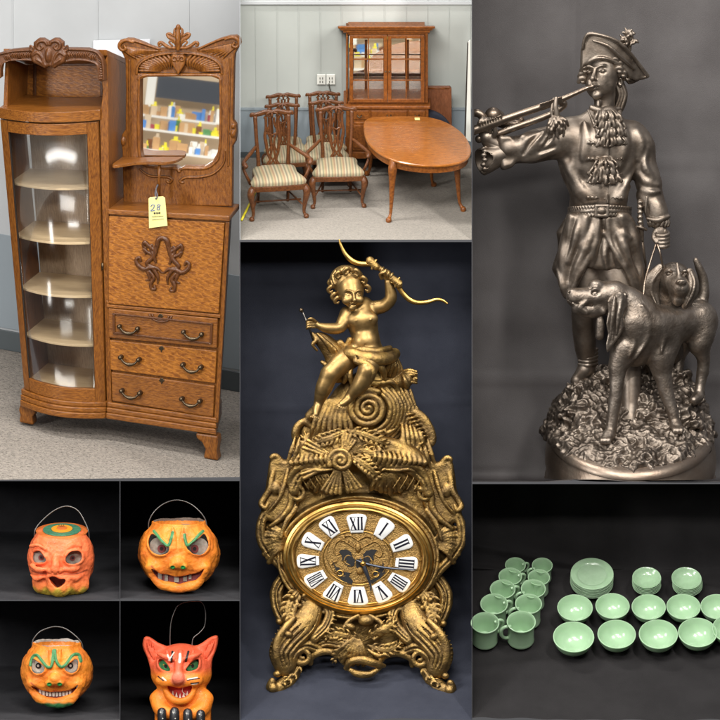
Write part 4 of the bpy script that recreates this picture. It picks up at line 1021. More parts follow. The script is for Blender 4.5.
# --- legs
for sg, cx in ((1, 0), (-1, 724)):
    X = (lambda x: x) if sg == 1 else (lambda x: 722.5-x)
    dy = 0 if sg == 1 else 2
    def Q(*p): return [(X(a), d, y+dy) for a, d, y in p]
    offs = [-7.5, -3.8, 0, 3.8, 7.5]
    bundle(S, Q((306, 8, 594), (311, 2, 606), (306, -8, 622), (292, -16, 637), (282, -19, 652), (285, -18, 666)), [np.array(o)*[.7, 1, 1.15, 1.1, .8] for o in [[-9.5]*5, [-4.8]*5, [0]*5, [4.8]*5, [9.5]*5]], 3.0, .7, 1.2)
    S.path(Q((296, 22, 592), (298, 8, 612), (290, -4, 640), (286, -4, 664)), [14, 14, 13, 9], 4, 5)
    # outer back scroll behind the shoulder
    bundle(S, Q((288, 14, 574), (277, 10, 590), (277, 8, 606), (284, 4, 620), (296, 0, 628)), [-4, 0, 4], 2.6, .6)
    leaf(S, Q((300, -2, 590), (292, -7, 600), (288, -10, 612), (290, -12, 622)), 6.5, 5)
    for (x, y, r) in ((292, 598, 3), (300, 606, 2.6), (286, 609, 2.4), (296, 616, 3), (304, 596, 2.4)): S.ell((X(x), -8, y+dy), (r, 3, r), .8)
    gadroon(S, Q((292, -16, 620), (281, -20, 630), (273.5, -22, 643), (273, -22, 656), (277, -20, 666)), 15, 5.2, 1.3)
    S.path(Q((294, -18, 618), (284, -23, 629), (277.5, -24, 642), (277, -24, 656), (281, -22, 668)), [2.6, 4, 4.4, 4, 2.6], .8, 6)
    S.ell((X(289), -24, 634+dy), (4, 3.5, 3.6), .8); S.ell((X(279), -8, 622+dy), (3.5, 4, 3.5), 1)
    # inner flute with gadroon towards the centre
    bundle(S, Q((322, 0, 600), (330, -4, 612), (326, -8, 626), (314, -12, 638)), [-3.2, 0, 3.2], 2.2, .6)
    gadroon(S, Q((330, -4, 606), (334, -7, 618), (328, -10, 632)), 8, 5, 1.2)
    # lower scroll and foot
    spiral(S, (X(303), 656+dy), 10, 1.5, 100 if sg == 1 else 80, sg, 3.1, -16, .6, .2)
    bundle(S, Q((318, -8, 650), (306, -14, 646), (294, -18, 654), (291, -16, 668)), [-2.5, 2.5], 2.4, .6)
    leaf(S, Q((302, -12, 662), (295, -18, 672), (288, -23, 680), (281, -26, 684)), 4.5, 3, .7)
    S.path(Q((296, -6, 664), (290, -12, 678), (279, -20, 688), (271, -22, 687), (272, -24, 681)), [8, 7.5, 7, 5, 3.6], 1.5, 5)
    for i in range(3): S.path(Q((276+i*6, -28+i*2, 681-i*3), (282+i*5, -27+i*2.4, 686-i*4), (290+i*3, -19+i*2.4, 684-i*6)), [.7, 1.0, .6], .5, 4, True)
    S.ell((X(273), -24, 688+dy), (5.5, 5, 5), 1.2); S.ell((X(277), -20, 674+dy), (4, 4, 3.4), 1)
    # arch edge
    S.path(Q((310, -6, 664), (312, -9, 657), (324, -10, 652), (338, -9, 655), (344, -8, 664)), [3, 3.4, 3.6, 3.2, 2.4], .8, 6)
    bundle(S, Q((314, -4, 648), (326, -7, 644), (338, -7, 646), (346, -8, 654)), [-2, 2], 1.9, .5)
    # flank cartouches beside the dial
    fan(S, (X(290), 545), 6, 26, 118 if sg == 1 else 62, 205 if sg == 1 else -25, 10, -2, -1, 1.4, 2.6, .5, bend=.25*sg)
    bundle(S, Q((273, 2, 505), (262, -2, 520), (261, -2, 540), (271, 0, 556), (284, 2, 570), (294, 4, 584)), [-2.2, 2.2], 2.5, .6)
    S.path(Q((300, -2, 476), (292, -6, 492), (290, -6, 506), (281, -6, 518), (270, -4, 526)), [3, 3.2, 3, 2.6, 1.8], .8, 6)
    S.path(Q((296, -4, 508), (286, -6, 522), (281, -6, 538)), [2.6, 2.4, 1.2], .7, 5)
    spiral(S, (X(297), 494), 7.5, 1.3, 90, -sg, 2.8, -7, .6, .25)
    S.poly([(X(a), b_+dy) for a, b_ in ((271, 458), (284, 460), (298, 458), (302, 476), (300, 500), (288, 518), (270, 522), (261, 510), (266, 486))], -4, 30, 4, 2, spline=4)
    S.path(Q((290, 2, 470), (281, 0, 462), (276, -2, 456), (272, -3, 457), (273, -2, 461)), [5, 4.2, 3.2, 2.4, 1.6], .8, 6)
    S.path(Q((277, -1, 462), (272, -4, 476), (270, -5, 488), (264, -5, 498), (261, -6, 504), (265, -8, 508), (268, -7, 503)), [2, 2.6, 3, 3, 2.8, 2.3, 1.8], .7, 6)
    S.path(Q((288, -4, 470), (284, -6, 486), (278, -6, 500), (268, -4, 512)), [2, 2.4, 2, 1.2], .6, 6)
    S.ell((X(276), -4, 488+dy), (5, 3.5, 7), 1.5)
    # upper canopy: big C scroll ending in a curl above the dial
    bundle(S, Q((330, -14, 462), (314, -16, 466), (300, -14, 476), (294, -12, 490)), [-2.5, 2.5], 2.8, .8)
    # spray of leaves on the shoulder
    leaf(S, Q((318, -4, 454), (310, -8, 444), (306, -8, 438), (308, -4, 430)), 4.5, 4)
    S.path(Q((304, 4, 452), (297, 2, 440), (296, 0, 430), (303, 0, 422), (312, 0, 426)), [3, 4, 4.2, 3.6, 2.4], .8, 6)
    for q in range(4): S.path(Q((310-q*5, -6+q, 438), (306-q*5, -9+q*1.5, 452), (304-q*6, -7+q*2, 468)), [1.4, 2.3, 1.0], .6, 4)
# right big shell scroll
S.path([(396, 4, 412), (408, 0, 410), (421, 0, 417), (430, 0, 430), (432, 0, 441), (426, -2, 446), (421, -3, 452)], [4, 4.6, 5, 4.6, 4, 3.4, 2.4], 1, 6)
for i in range(7): S.path([(404+i*3.2, -4, 416+i*3.4), (409+i*2.6, -7, 414+i*3.6), (414+i*2.2, -4, 413+i*4)], 1.2, .5, 3)
for q in range(5): S.path([(402+q*4, -8+q, 424+q*1.2), (403+q*4.6, -13+q*1.5, 438), (402+q*6, -10+q*2, 456-q*.5)], [1.5, 2.8, 1.1], .6, 5)
# the hood: wide wavy canopy above the dial with shells under it
for sg in (-1, 1):
    cx = 358
    S.path([(cx+sg*a, d, y) for a, d, y in ((8, -24, 458), (22, -24, 463), (36, -22, 466), (50, -20, 464), (62, -16, 469), (68, -12, 480), (64, -12, 489), (58, -13, 486))], [3, 3.4, 3.6, 3.6, 3.6, 3.4, 3, 2.4], 1, 6)
    for q in range(11):
        u = q/10; x0 = 14+u*50; S.path([(cx+sg*x0, -27+u*8, 463+math.sin(u*5)*2+u*3), (cx+sg*(x0+3), -30+u*10, 456+u*6), (cx+sg*(x0+1), -26+u*10, 448+u*9)], [1.3, 2.5, 1.0], .5, 4)
    S.path([(cx+sg*a, d, y) for a, d, y in ((20, -24, 468), (38, -24, 470), (52, -20, 469), (60, -16, 476))], [1.2, 1.6, 1.6, 1.2], .5, 6)
    fan(S, (cx+sg*30, 462), 6, 29, -20 if sg > 0 else -160, -95 if sg > 0 else -85, 9, -12, -7, 1.4, 2.7, .5)
    for q in range(7):
        S.path([(cx+sg*(14+q*7), -14, 486+q*.6), (cx+sg*(20+q*7), -16, 479), (cx+sg*(24+q*6.4), -14, 474)], .9, .4, 3)
S.poly([(300, 446), (330, 436), (360, 434), (395, 438), (420, 452), (424, 464), (400, 462), (360, 462), (318, 466), (303, 462)], -20, 20, 7, 5, spline=3)
# sun rosette and rays
spiral(S, (341, 460), 12, 2.0, 200, -1, 3.0, -28, .6, .12, 4); S.ell((341, -26, 460), (11, 5, 9), 2)
for a, r1, n in ((108, 34, 3), (78, 30, 3), (60, 26, 2), (152, 40, 3), (-155, 42, 2), (-112, 38, 3), (-98, 37, 3), (-72, 36, 3), (-60, 36, 2)):
    for j in range(n):
        aa = math.radians(a+(j-(n-1)/2)*7)
        S.path([(341+12*math.cos(aa), -24, 460-11*math.sin(aa)), (341+r1*math.cos(aa), -22, 460-r1*.88*math.sin(aa))], [1.3, 2.0], .3, 1)
# leafy spray right of the rosette, and shell
leaf(S, [(352, -26, 456), (362, -29, 462), (372, -28, 470), (380, -24, 480)], 5.5, 6)
leaf(S, [(354, -24, 452), (366, -28, 450), (376, -28, 456), (390, -24, 462)], 5.0, 6)
leaf(S, [(378, -20, 478), (380, -25, 468), (381, -26, 460), (379, -24, 454)], 3.2, 5)
S.ell((370, -25, 475), (3.6, 3.2, 3.2), 1)
fan(S, (384, 461), 6, 28, -30, -115, 10, -17, -9, 1.4, 2.8, .45)
for q in range(3): S.path([(364+q*6, -22, 444), (368+q*6, -25, 449), (372+q*6, -22, 455)], [1.4, 2.2, 1.2], .5, 3)
# clouds
spiral(S, (368, 408), 19, 3.0, 60, 1, 3.5, -16, .7, .08, 8); S.ell((368, -6, 408), (20, 12, 20), 4)
S.path([(340, 6, 412), (352, 4, 396), (368, 4, 384), (384, 6, 388), (396, 8, 404), (408, 10, 424)], [17, 17, 15, 15, 16, 16], 5, 4)
for i in range(4): S.path([(352+i*9, -14+i, 396-i*3), (362+i*9, -15+i, 385-i*1.2), (376+i*7, -12+i*2, 383+i*2), (388+i*4, -8+i*2, 396+i*4)], [1.4, 2.6, 2.6, 1.2], .6, 5)
for i in range(8):
    r = 22+i*3.6
    S.path([(368+r*math.cos(math.radians(a)), -12+i*1.8-abs(a+20)*.02, 410-r*.95*math.sin(math.radians(a))) for a in (62-i*5, 30-i*4, 0, -30, -55, -72)], [1.6, 2.6, 3.0, 2.8, 2.2, 1.0], .6, 4)
for i in range(8):
    x = 318+i*4.5
    S.path([(x+6, -6, 402+abs(i-3)*.6), (x, -14, 414), (x-5+i, -15, 428), (x-8+i*1.6, -10, 440)], [1.6, 2.6, 2.3, 1.2], .6, 5)
S.path([(310, 0, 416), (320, -4, 408), (334, -6, 404), (350, -6, 404)], [5, 6, 7, 7], 3, 4)
leaf(S, [(346, -20, 430), (334, -24, 436), (322, -24, 440), (312, -18, 444)], 5.5, 6); leaf(S, [(350, -20, 430), (364, -24, 434), (378, -24, 440), (390, -18, 446)], 5.5, 6)
for i in range(7): S.path([(330+i*9, -17, 428+abs(i-3)), (334+i*9, -21, 432), (340+i*9, -19, 429)], [1.4, 2.4, 1.4], .6, 3)
# centre cartouche under the dial: leaves, shell and bud
leaf(S, [(362, -8, 648), (350, -15, 646), (340, -15, 652), (332, -10, 664)], 5.5, 7)
leaf(S, [(362, -8, 640), (346, -14, 636), (334, -14, 634), (322, -8, 640)], 5.0, 6)
leaf(S, [(366, -8, 640), (380, -14, 630), (392, -14, 624), (392, -8, 616)], 5.0, 6)
leaf(S, [(368, -10, 646), (382, -14, 650), (394, -14, 648), (404, -8, 640)], 5.0, 6)
fan(S, (358, 634), 6, 30, -70, -140, 8, -16, -12, 1.4, 2.6, .45)
S.path([(346, -18, 668), (352, -22, 661), (364, -23, 660), (376, -20, 664), (384, -14, 666)], [2.6, 3.6, 4.4, 3.8, 2.4], 1, 6)
S.path([(350, -18, 670), (358, -20, 674), (370, -20, 674), (380, -16, 668)], [2.4, 3.6, 3.6, 2], 1, 5)
S.ell((362, -22, 667), (6, 3, 3), .5, cut=True)
S.ell((366, -10, 621), (8, 7, 6), 2); S.ell((384, -12, 630), (8, 5, 5), 1.5, rot=(-20, 0, 0)); S.ell((350, -10, 627), (7, 5, 4), 1.5, rot=(20, 0, 0))
for sg in (-1, 1):
    S.path([(364+sg*6, -10, 616), (364+sg*16, -12, 622), (364+sg*20, -12, 632), (364+sg*10, -12, 640)], [2, 2.6, 2.4, 1.4], .7, 5)
    S.path([(364+sg*4, -14, 650), (364+sg*14, -16, 656), (364+sg*22, -14, 654)], [1.6, 2.4, 1.2], .6, 4)
# milled ring between dial and body
S.path([(358+80*math.cos(t), -3.5, 558-61*math.sin(t)) for t in np.linspace(0, 2*math.pi, 60)], 1.6, .6, 1)
S.path([(358+84*math.cos(t), -2.6, 558-65*math.sin(t)) for t in np.linspace(0, 2*math.pi, 60)], .8, .5, 1, True)
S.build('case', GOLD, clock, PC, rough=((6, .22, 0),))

# bezel, dial plate and numerals
def ell_pts(a, b, n=72, tilt=3.5, c=(358, 558)):
    T = math.radians(tilt); out = []
    for i in range(n):
        t = 2*math.pi*i/n; x, y = a*math.cos(t), b*math.sin(t); out.append((c[0]+x*math.cos(T)+y*math.sin(T), c[1]+x*math.sin(T)-y*math.cos(T)))
    return out
def pw(x, d, y): return tuple(PC([[x, d, y]])[0])
prof = [(64.5, 47.5, 2), (64.5, 47.5, -5), (66, 49, -7.5), (67.5, 50.3, -7.2), (68, 51, -8.6), (69.5, 52, -9.6), (71.5, 53.6, -8.4), (72, 54.2, -9.4), (74.5, 56.4, -8.2), (76.2, 58, -4), (76.5, 58.2, 4)]
MB().loft([[Vector(pw(x, d, y)) for x, y in ell_pts(a, b_)] for a, b_, d in prof], cap=False).obj('bezel', GOLDB, clock, smooth=True, sharp=35)
DIALM = mat('chased_dial_brass', (.42, .26, .09), .42, 1, col2=(.28, .17, .06), nscale=30, bump=.6, bscale=70)
dp = MB().loft([[Vector(pw(x, -.5, y)) for x, y in ell_pts(65, 48)], [Vector(pw(x, 2, y)) for x, y in ell_pts(65, 48)]]).obj('dial_plate', DIALM, clock)
for a, b_, r in ((35, 27, .8), (38, 29.5, .6), (63, 46.5, .9)):
    e = ell_pts(a, b_); MB().tube([pw(x, -1, y) for x, y in e+e[:2]], r/100, 6).obj('chased_ring', GOLDB if r > .7 else DIALM, dp, smooth=True)
SD = Sculpt(318, 400, -5, 3, 528, 592, .5)   # chased centre relief
for sg in (-1, 1):
    for pts, w in ((((0, 541), (8, 536), (14, 538), (12, 543), (9, 541)), 1.1), (((4, 548), (17, 541), (24, 548), (22, 556), (16, 553)), 1.0), (((26, 541), (31, 551), (30, 562), (24, 572)), .9), (((2, 560), (10, 556), (14, 562), (8, 566)), 1.1), (((6, 572), (14, 577), (22, 572)), 1.0), (((0, 583), (9, 581), (17, 577)), .9), (((20, 562), (27, 566), (24, 574)), .9)):
        SD.path([(358+sg*a, -1, b_+sg*a*.05) for a, b_ in pts], [w*.7, w, w, w, w*.6][:len(pts)], .4, 6)
SD.ell((358, -1, 548), (3, 2, 5), 1); SD.ell((360, -1, 571), (4, 2, 4), 1)
SD.build('chased_relief', DIALM, dp, PC)
m_open = mat('black_opening', (.008, .008, .009), .7)
for poly in ([(339, 552), (341, 550), (346, 549.5), (351, 552), (352, 556), (355, 561), (354, 566), (349, 567), (345, 564), (347, 560), (342, 561), (342, 556)],
             [(377, 550), (372, 549.5), (366, 551), (363, 555), (364, 559), (362, 562), (366, 567), (371, 565.5), (369, 561), (374, 560.5), (373.5, 556)],
             [(332, 560), (335, 568), (337, 576), (344, 582), (352, 585), (353, 581), (349, 577), (350, 573), (343, 572), (339, 568), (336, 567)],
             [(383, 561), (382, 568), (376, 570), (373, 574), (376, 578), (370, 581), (372, 584), (380, 579), (385, 573)],
             [(356, 560), (360, 559), (362, 566), (359, 570), (356, 567)]):
    MB().prism(poly, lambda x, y: pw(x, -1.9, y), lambda x, y: pw(x, -.9, y)).obj('pierced_opening', m_open, dp)
for x, y in ((340, 573.5), (375.5, 574.5)):
    e = [(x+3.2*math.cos(t), y+2.9*math.sin(t)) for t in np.linspace(0, 2*math.pi, 13)]; MB().tube([pw(a, -2.3, b_) for a, b_ in e], .008, 6).obj('winding_hole', GOLDB, dp, smooth=True)
ENAM = mat('white_enamel', (.82, .82, .80), .12, coat=.6); INK = mat('black_enamel', (.01, .01, .02), .3)
NUM = {12: 'XII', 1: 'I', 2: 'II', 3: 'III', 4: 'IIII', 5: 'V', 6: 'VI', 7: 'VII', 8: 'VIII', 9: 'IX', 10: 'X', 11: 'XI'}
POS = {12: (356.8, 523.5), 1: (383.6, 529), 2: (401.5, 544), 3: (406.5, 563.6), 4: (399, 582.4), 5: (381.5, 592.7), 6: (358, 596.6), 7: (333.8, 592.7), 8: (315.5, 579.4), 9: (308, 561.3), 10: (313, 542.3), 11: (330, 527.4)}
def strokes(s):
    out = []; x = 0
    for ch in s:
        if ch == 'I': out.append(((x+.16, 0), (x+.16, 1), .19)); x += .36
        elif ch == 'V': out += [((x+.02, 1), (x+.30, 0), .2), ((x+.60, 1), (x+.32, 0), .09)]; x += .68
        elif ch == 'X': out += [((x+.02, 1), (x+.58, 0), .2), ((x+.56, 1), (x+.04, 0), .09)]; x += .70
    return out, x-.04
for h_, (cx, cy) in POS.items():
    ang = math.atan2((cy-560)*1.2, cx-358)+math.pi/2; ca, sa = math.cos(ang), math.sin(ang)
    wi, hh = 8.6+abs(sa)*1.3, 10.2-2.2*abs(sa)*.3
    wi, hh = 10.4-3.0*abs(sa), 9.6+1.7*abs(sa)
    loc = lambda u, v: (cx+u*ca-v*-sa*-1, cy+u*sa+v*-ca) if False else (cx+u*ca+v*sa, cy+u*sa-v*ca)
    sq = [(-.62, -.92), (-.45, -1), (.45, -1), (.62, -.92), (.95, .30), (.98, .62), (.82, .88), (.45, 1.0), (0, 1.03), (-.45, 1.0), (-.82, .88), (-.98, .62), (-.95, .30)]
    sq = [tuple(p) for p in catmull(sq, 3, True)]
    out = [loc(u*wi*1.0, v*hh*.98) for u, v in sq]; sm = [loc(u*wi*.88, v*hh*.87) for u, v in sq]
    pl_ = MB().loft([[Vector(pw(x, -.6, y)) for x, y in out], [Vector(pw(x, -2.4, y)) for x, y in out], [Vector(pw(x, -3.4, y)) for x, y in sm]]).obj('numeral_plaque', ENAM, dp, smooth=True, sharp=50)
    st_, wd = strokes(NUM[h_]); b = MB(); sx_ = min(1.25*wi/wd, 9.5); H = hh*1.35
    for (x0, y0), (x1, y1), w_ in st_:
        a = ((x0-wd/2)*sx_, (y0-.5)*H); c = ((x1-wd/2)*sx_, (y1-.5)*H); w2 = w_*sx_*.5
        b.prism([loc(a[0]-w2, a[1]), loc(a[0]+w2, a[1]), loc(c[0]+w2, c[1]), loc(c[0]-w2, c[1])], lambda x, y: pw(x, -3.75, y), lambda x, y: pw(x, -3.1, y))
    for v in (-.5, .5): # hairline serifs
        b.prism([loc(-wd/2*sx_, v*H-.25), loc(wd/2*sx_, v*H-.25), loc(wd/2*sx_, v*H+.25), loc(-wd/2*sx_, v*H+.25)], lambda x, y: pw(x, -3.7, y), lambda x, y: pw(x, -3.1, y))
    b.obj('numeral', INK, dp, fix=True)
STEEL = mat('blued_steel', (.10, .11, .14), .35, .9)
def hand(name, pts, w):
    b = MB(); b.tube([pw(x, -6, y) for x, y in pts], [q/100 for q in w], 6, 4, flat=.5); b.obj(name, STEEL, clock, smooth=True)
hand('minute_hand', [(356, 560), (363, 563), (380, 567), (398, 569), (416, 569.5)], [.5, 1.4, 1.3, .9, .5])
hand('hour_hand', [(360, 558), (363, 564), (366, 572), (370, 583), (371, 591)], [.6, 1.6, 2.3, 1.2, .5])
MB().lathe([(0, -.03), (.03, -.01), (.03, .01), (0, .03)], pw(363, -6.5, 563.5), 12).obj('hand_boss', GOLDB, clock, smooth=True)

# cupid
C = Sculpt(296, 412, -44, 36, 258, 424, .55)
# torso
C.path([(364, -2, 306), (362, -3, 314), (362, -4, 322)], [9, 13, 14.5], 4, 3); C.path([(362, -4, 322), (365, -3, 336), (367, -3, 350)], [14.5, 14, 15], 4, 4)
C.ell((355, -13, 320), (8, 5, 6), 4); C.ell((370, -13, 319), (8, 5, 6), 4); C.ell((365, -13, 342), (12, 8, 10), 5)
C.ell((365.5, -21.8, 345), (1.0, 1.4, 1.0), 1, cut=True)
C.ell((356, -18.6, 321), .9, .6); C.ell((371, -18.6, 320), .9, .6)
# neck, head
C.cap((360, -4, 308), (354, -9, 300), 7, 6.5, 4)
C.ell((350.5, -9, 287), (14.5, 15.5, 16), 3, rot=(12, 0, 0)); C.ell((352.5, -17, 297), (10.5, 9.5, 11), 5, rot=(12, 0, 0))
C.ell((347, -24, 301), (5, 4, 4.5), 3); C.ell((359, -23, 300.5), (5, 4, 4.5), 3)      # cheeks
C.ell((352.5, -25, 308.5), (4, 3.5, 3.2), 2)                                            # chin
C.path([(353.5, -26, 293), (354.2, -28.4, 298.5), (354.6, -29.2, 301)], [1.1, 1.6, 2.1], 1.2, 3)
for sg in (-1, 1):
    C.ell((353.8+sg*5.2, -26.6, 295.5), (2.9, 2, 1.7), .8, cut=True); C.ell((353.8+sg*5.2, -24.8, 295.9), (2.3, 1.7, 1.3), .4)
    C.path([(353.8+sg*2.2, -26.4, 292.4), (353.8+sg*5.5, -26.2, 291), (353.8+sg*8.6, -24, 292.6)], [.8, 1.1, .7], .8, 4)
C.path([(350.4, -26.9, 305), (353.6, -28.1, 304.8), (356.8, -26.9, 304.8)], [.5, .9, .5], .5, 4, True)
C.path([(351, -27, 304), (353.6, -28.4, 303.6), (356.2, -27, 303.8)], .8, .6, 3); C.path([(351.4, -26.8, 306.2), (353.6, -27.8, 306.8), (355.8, -26.8, 306)], .9, .6, 3)
C.ell((339.5, -9, 297), (2.6, 3, 3.8), 1)
# arms
C.path([(376, -4, 308), (384, -6, 306), (390, -9, 300), (390.5, -10, 293), (388, -12, 283)], [7.2, 6.6, 6.2, 5.6, 3.7], 3, 4)
C.path([(347, -5, 314), (344, -8, 321), (339, -13, 328), (328, -17, 328.5), (319, -19, 326)], [7.4, 6.8, 6, 5.2, 3.2], 3, 4)
# legs
C.path([(355, -6, 354), (343, -20, 362), (330, -27, 374)], [12, 11.5, 9], 4, 4); C.path([(330, -27, 374), (324, -26, 388), (319, -22, 402)], [8.8, 8.2, 4.6], 2.5, 4)
C.path([(319, -22, 403), (317, -26, 409), (316, -31, 414)], [4.4, 4.4, 3.2], 2, 4)
C.path([(374, -6, 356), (370, -24, 362), (367, -34, 371)], [12, 11.5, 9], 4, 4); C.path([(367, -34, 371), (360, -33, 385), (350, -29, 396)], [8.8, 8.2, 4.8], 2.5, 4)
C.path([(350, -29, 397), (346, -33, 401), (341.5, -37, 404)], [4.6, 4.4, 3.2], 2, 4)
for i in range(5): C.cap((311.5+i*1.9, -33+i*.4, 414.8+i*.5), (311+i*2, -35.5+i*.4, 416.6+i*.4), 1.1, .9, .4); C.cap((338.2+i*1.9, -38.2+i*.5, 404.6+i*.6), (337.4+i*2, -40.4+i*.5, 406.2+i*.5), 1.1, .9, .4)
# hands: palm, fingers closed on the bow grip and on the arrow, thumb
C.ell((386.5, -13, 275.5), (5, 4, 5.4), 2)
for i in range(4):
    x = 381.5+i*3.1; y = 270.5+i*1.9
    C.path([(x+1, -14, y+5), (x, -18.5, y+2.5), (x+.6, -19.5, y-.5), (x+1.8, -17, y-2)], [1.7, 1.6, 1.5, 1.2], .35, 4)
C.path([(381.5, -14, 279), (380, -18, 275), (383.5, -20.5, 273.5)], [1.8, 1.7, 1.3], .4, 4)
C.ell((314.5, -19, 324), (4.6, 3.6, 4), 2)
for i in range(4): C.path([(313+i*.6, -21, 320.5+i*2.3), (309.6, -23.5, 320.2+i*2.4), (307.4, -22, 321.4+i*2.4), (307.6, -18.6, 322+i*2.3)], [1.5, 1.4, 1.3, 1.1], .35, 4)
C.path([(315.5, -22, 321.5), (312, -25, 319), (309, -25, 319.6)], [1.6, 1.5, 1.2], .4, 4)
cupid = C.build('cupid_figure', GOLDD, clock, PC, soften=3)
# hair
H = Sculpt(326, 372, -36, 14, 260, 304, .55)
H.ell((348, -6, 282), (15.5, 15.5, 15.5), 1, rot=(12, 0, 0)); H.ell((354, -26, 300), (13, 13, 13.5), 1.5, cut=True)
R_ = random.Random(3)
for i in range(44):
    a = i/44*6.283+R_.uniform(-.06, .06); ph = R_.uniform(0, 6); P_ = []
    front = math.sin(a) < -.35; end = .62 if front else -.15
    for q in range(7):
        e = 1.45+(end-1.45)*q/6; aa = a+.16*math.sin(ph+q*1.5)+.25*(q/6)
        P_.append((347+15.6*math.cos(aa)*math.cos(e), -6+15.8*math.sin(aa)*math.cos(e), 282.5-15.6*math.sin(e)))
    H.path(P_, [1.0, 1.6, 2.0, 2.1, 2.1, 1.9, 1.1], .45, 4)
for (x, y, d) in ((331.5, 290, -8), (335, 297, -9), (338, 301, -12), (332, 283, -4), (366.5, 289, -14), (339, 276, -19), (347, 272.5, -22.5), (356, 274, -22), (363, 281, -19)):
    sg = 1 if x > 348 else -1
    H.path([(x-3*sg, d, y-2), (x, d-2.6, y-3), (x+3*sg, d-1.4, y), (x+1.2*sg, d-.6, y+3), (x-1*sg, d-1.6, y+1.4)], [1.7, 2.0, 2.0, 1.6, 1.0], .5, 4)
H.build('curly_hair', GOLDD, clock, PC)
# drapery round the hips, bird-like cloud at the left, quiver at the right
Dp = Sculpt(308, 424, -44, 34, 326, 402, .6)
Dp.path([(340, -16, 360), (350, -25, 354), (362, -30, 357), (376, -30, 359), (388, -20, 358), (394, -6, 354)], [5, 6.2, 6.6, 7, 6.4, 6], 2, 5)
Dp.path([(352, -24, 350), (364, -28, 350), (378, -26, 351), (390, -14, 348)], [2.4, 3.4, 3.4, 2.6], 1, 5)
Dp.path([(356, -33, 361), (366, -36, 364), (372, -38, 372), (370, -36, 382)], [3, 4.4, 4.4, 2], 1.2, 5)
for q in range(4): Dp.path([(352+q*9, -31-q*.6+q*q*.9, 352+q), (358+q*9, -35-q*.6+q*q*1.1, 358+q), (356+q*10, -33+q*q*1.1, 364+q*1.4)], [.6, .8, .5], .6, 4, True)
Dp.path([(346, -16, 352), (358, -22, 349), (370, -22, 352), (382, -18, 350)], [1.6, 2.2, 2.2, 2], .6, 5)
Dp.path([(362, -27, 359), (372, -29, 362), (381, -26, 368), (384, -20, 376)], [2.4, 3.4, 4, 2.4], 1, 5)
for i in range(5): Dp.path([(384+i*3, -12+i*3, 352+i*1.5), (388+i*3, -14+i*3, 362+i*2), (385+i*4, -10+i*3, 374+i)], [2.2, 3.3, 1.8], .7, 5)
Dp.path([(350, -10, 340), (346, -8, 350), (345, -16, 360), (347, -20, 372), (344, -18, 382)], [3, 4, 4.6, 4, 2], 1.2, 5)
Dp.path([(352, -18, 362), (350, -22, 374), (352, -20, 384)], [2, 3, 1.6], .7, 4); Dp.path([(344, -10, 346), (340, -10, 342), (337, -8, 348)], [2, 2.6, 2], .8, 4)
Dp.path([(316, -16, 337), (322, -14, 340), (330, -10, 348), (336, -8, 358), (338, -8, 370)], [4, 7.4, 9.5, 11, 13], 3, 5)
Dp.path([(313, -17, 334), (316, -19, 340), (313, -20, 345), (317, -18, 350)], [1.8, 2.4, 1.7, 1.4], .6, 5)
for i in range(4): Dp.path([(318+i*4, -21+i, 334+i*4), (325+i*3.4, -22+i, 341+i*3), (331+i*2, -19+i, 352+i*2)], [1.2, 1.8, 1], .5, 4)
Dp.path([(322, -14, 362), (332, -17, 368), (340, -18, 366)], [2, 3, 2], .8, 4)
Dp.path([(388, 2, 384), (396, 0, 383), (405, -2, 380)], [8, 7.2, 8], 1, 4); Dp.ell((405, -3, 381), (4, 9, 9), .8, rot=(-20, 0, 0))
for i in range(6): Dp.path([(402, -2+(i % 2)*3, 384-i*2.6), (410, -6+(i % 3)*2, 380-i*2.4+2), (416.5, -4+(i % 2)*2, 383-i*2.3)], [1.3, 1.7, 1.2], .4, 4)
Dp.path([(384, 8, 396), (378, 4, 388), (384, 0, 378), (396, -2, 374)], [5, 6, 6, 3], 2, 4)
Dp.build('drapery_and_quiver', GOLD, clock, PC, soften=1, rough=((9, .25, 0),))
# bow and arrow
bl = MB(); b = MB(); bl.tube([pw(*p) for p in ((339.5, -16, 240.4), (341, -16, 246), (345.5, -16, 255), (352, -16, 261.5), (360, -16, 264.5), (372, -17, 265))], [.008, .014, .022, .027, .026, .024], 8, 6, flat=.5)
b.tube([pw(*p) for p in ((397, -17, 285), (402, -16, 293), (409, -16, 300), (417, -16, 303), (427, -16, 302.5), (436, -16, 300), (442, -16, 301), (447, -16, 304.5))], [.024, .026, .026, .024, .021, .018, .016, .010], 8, 6, flat=.5)
SB = Sculpt(366, 402, -26, -8, 254, 292, .5)
SB.path([(372, -16, 264), (384, -16, 272.5), (396, -16, 283)], [3, 2.6, 3], 1, 1)
SB.path([(370, -16, 262), (376, -17, 267.5)], [4.6, 3.6], .8, 1); SB.path([(392, -17, 279), (399, -16, 285)], [3.6, 4.6], .8, 1)
for sg, (x, y) in ((1, (373, 265)), (-1, (396, 282.5))):
    for a in range(5): SB.path([(x, -19, y), (x+5*math.cos(a*1.2+.6), -18, y+5*math.sin(a*1.2+.6))], [1.3, 1.1], .4, 1)
bw = SB.build('bow', GOLD, clock, PC); bl.obj('bow_limb', GOLDB, bw, smooth=True); b.obj('bow_limb', GOLDB, bw, smooth=True)
b = MB(); b.tube([pw(303, -20, 312), pw(308.6, -22, 325), pw(313.6, -22, 340)], .011, 8); ar = b.obj('arrow', mat('dark_steel', (.12, .11, .10), .35, 1), clock, smooth=True)
MB().lathe([(0, -.025), (.02, -.01), (.02, .012), (0, .024)], pw(301.8, -20, 310.6), 10).obj('arrow_nock', m_pull, ar, smooth=True)
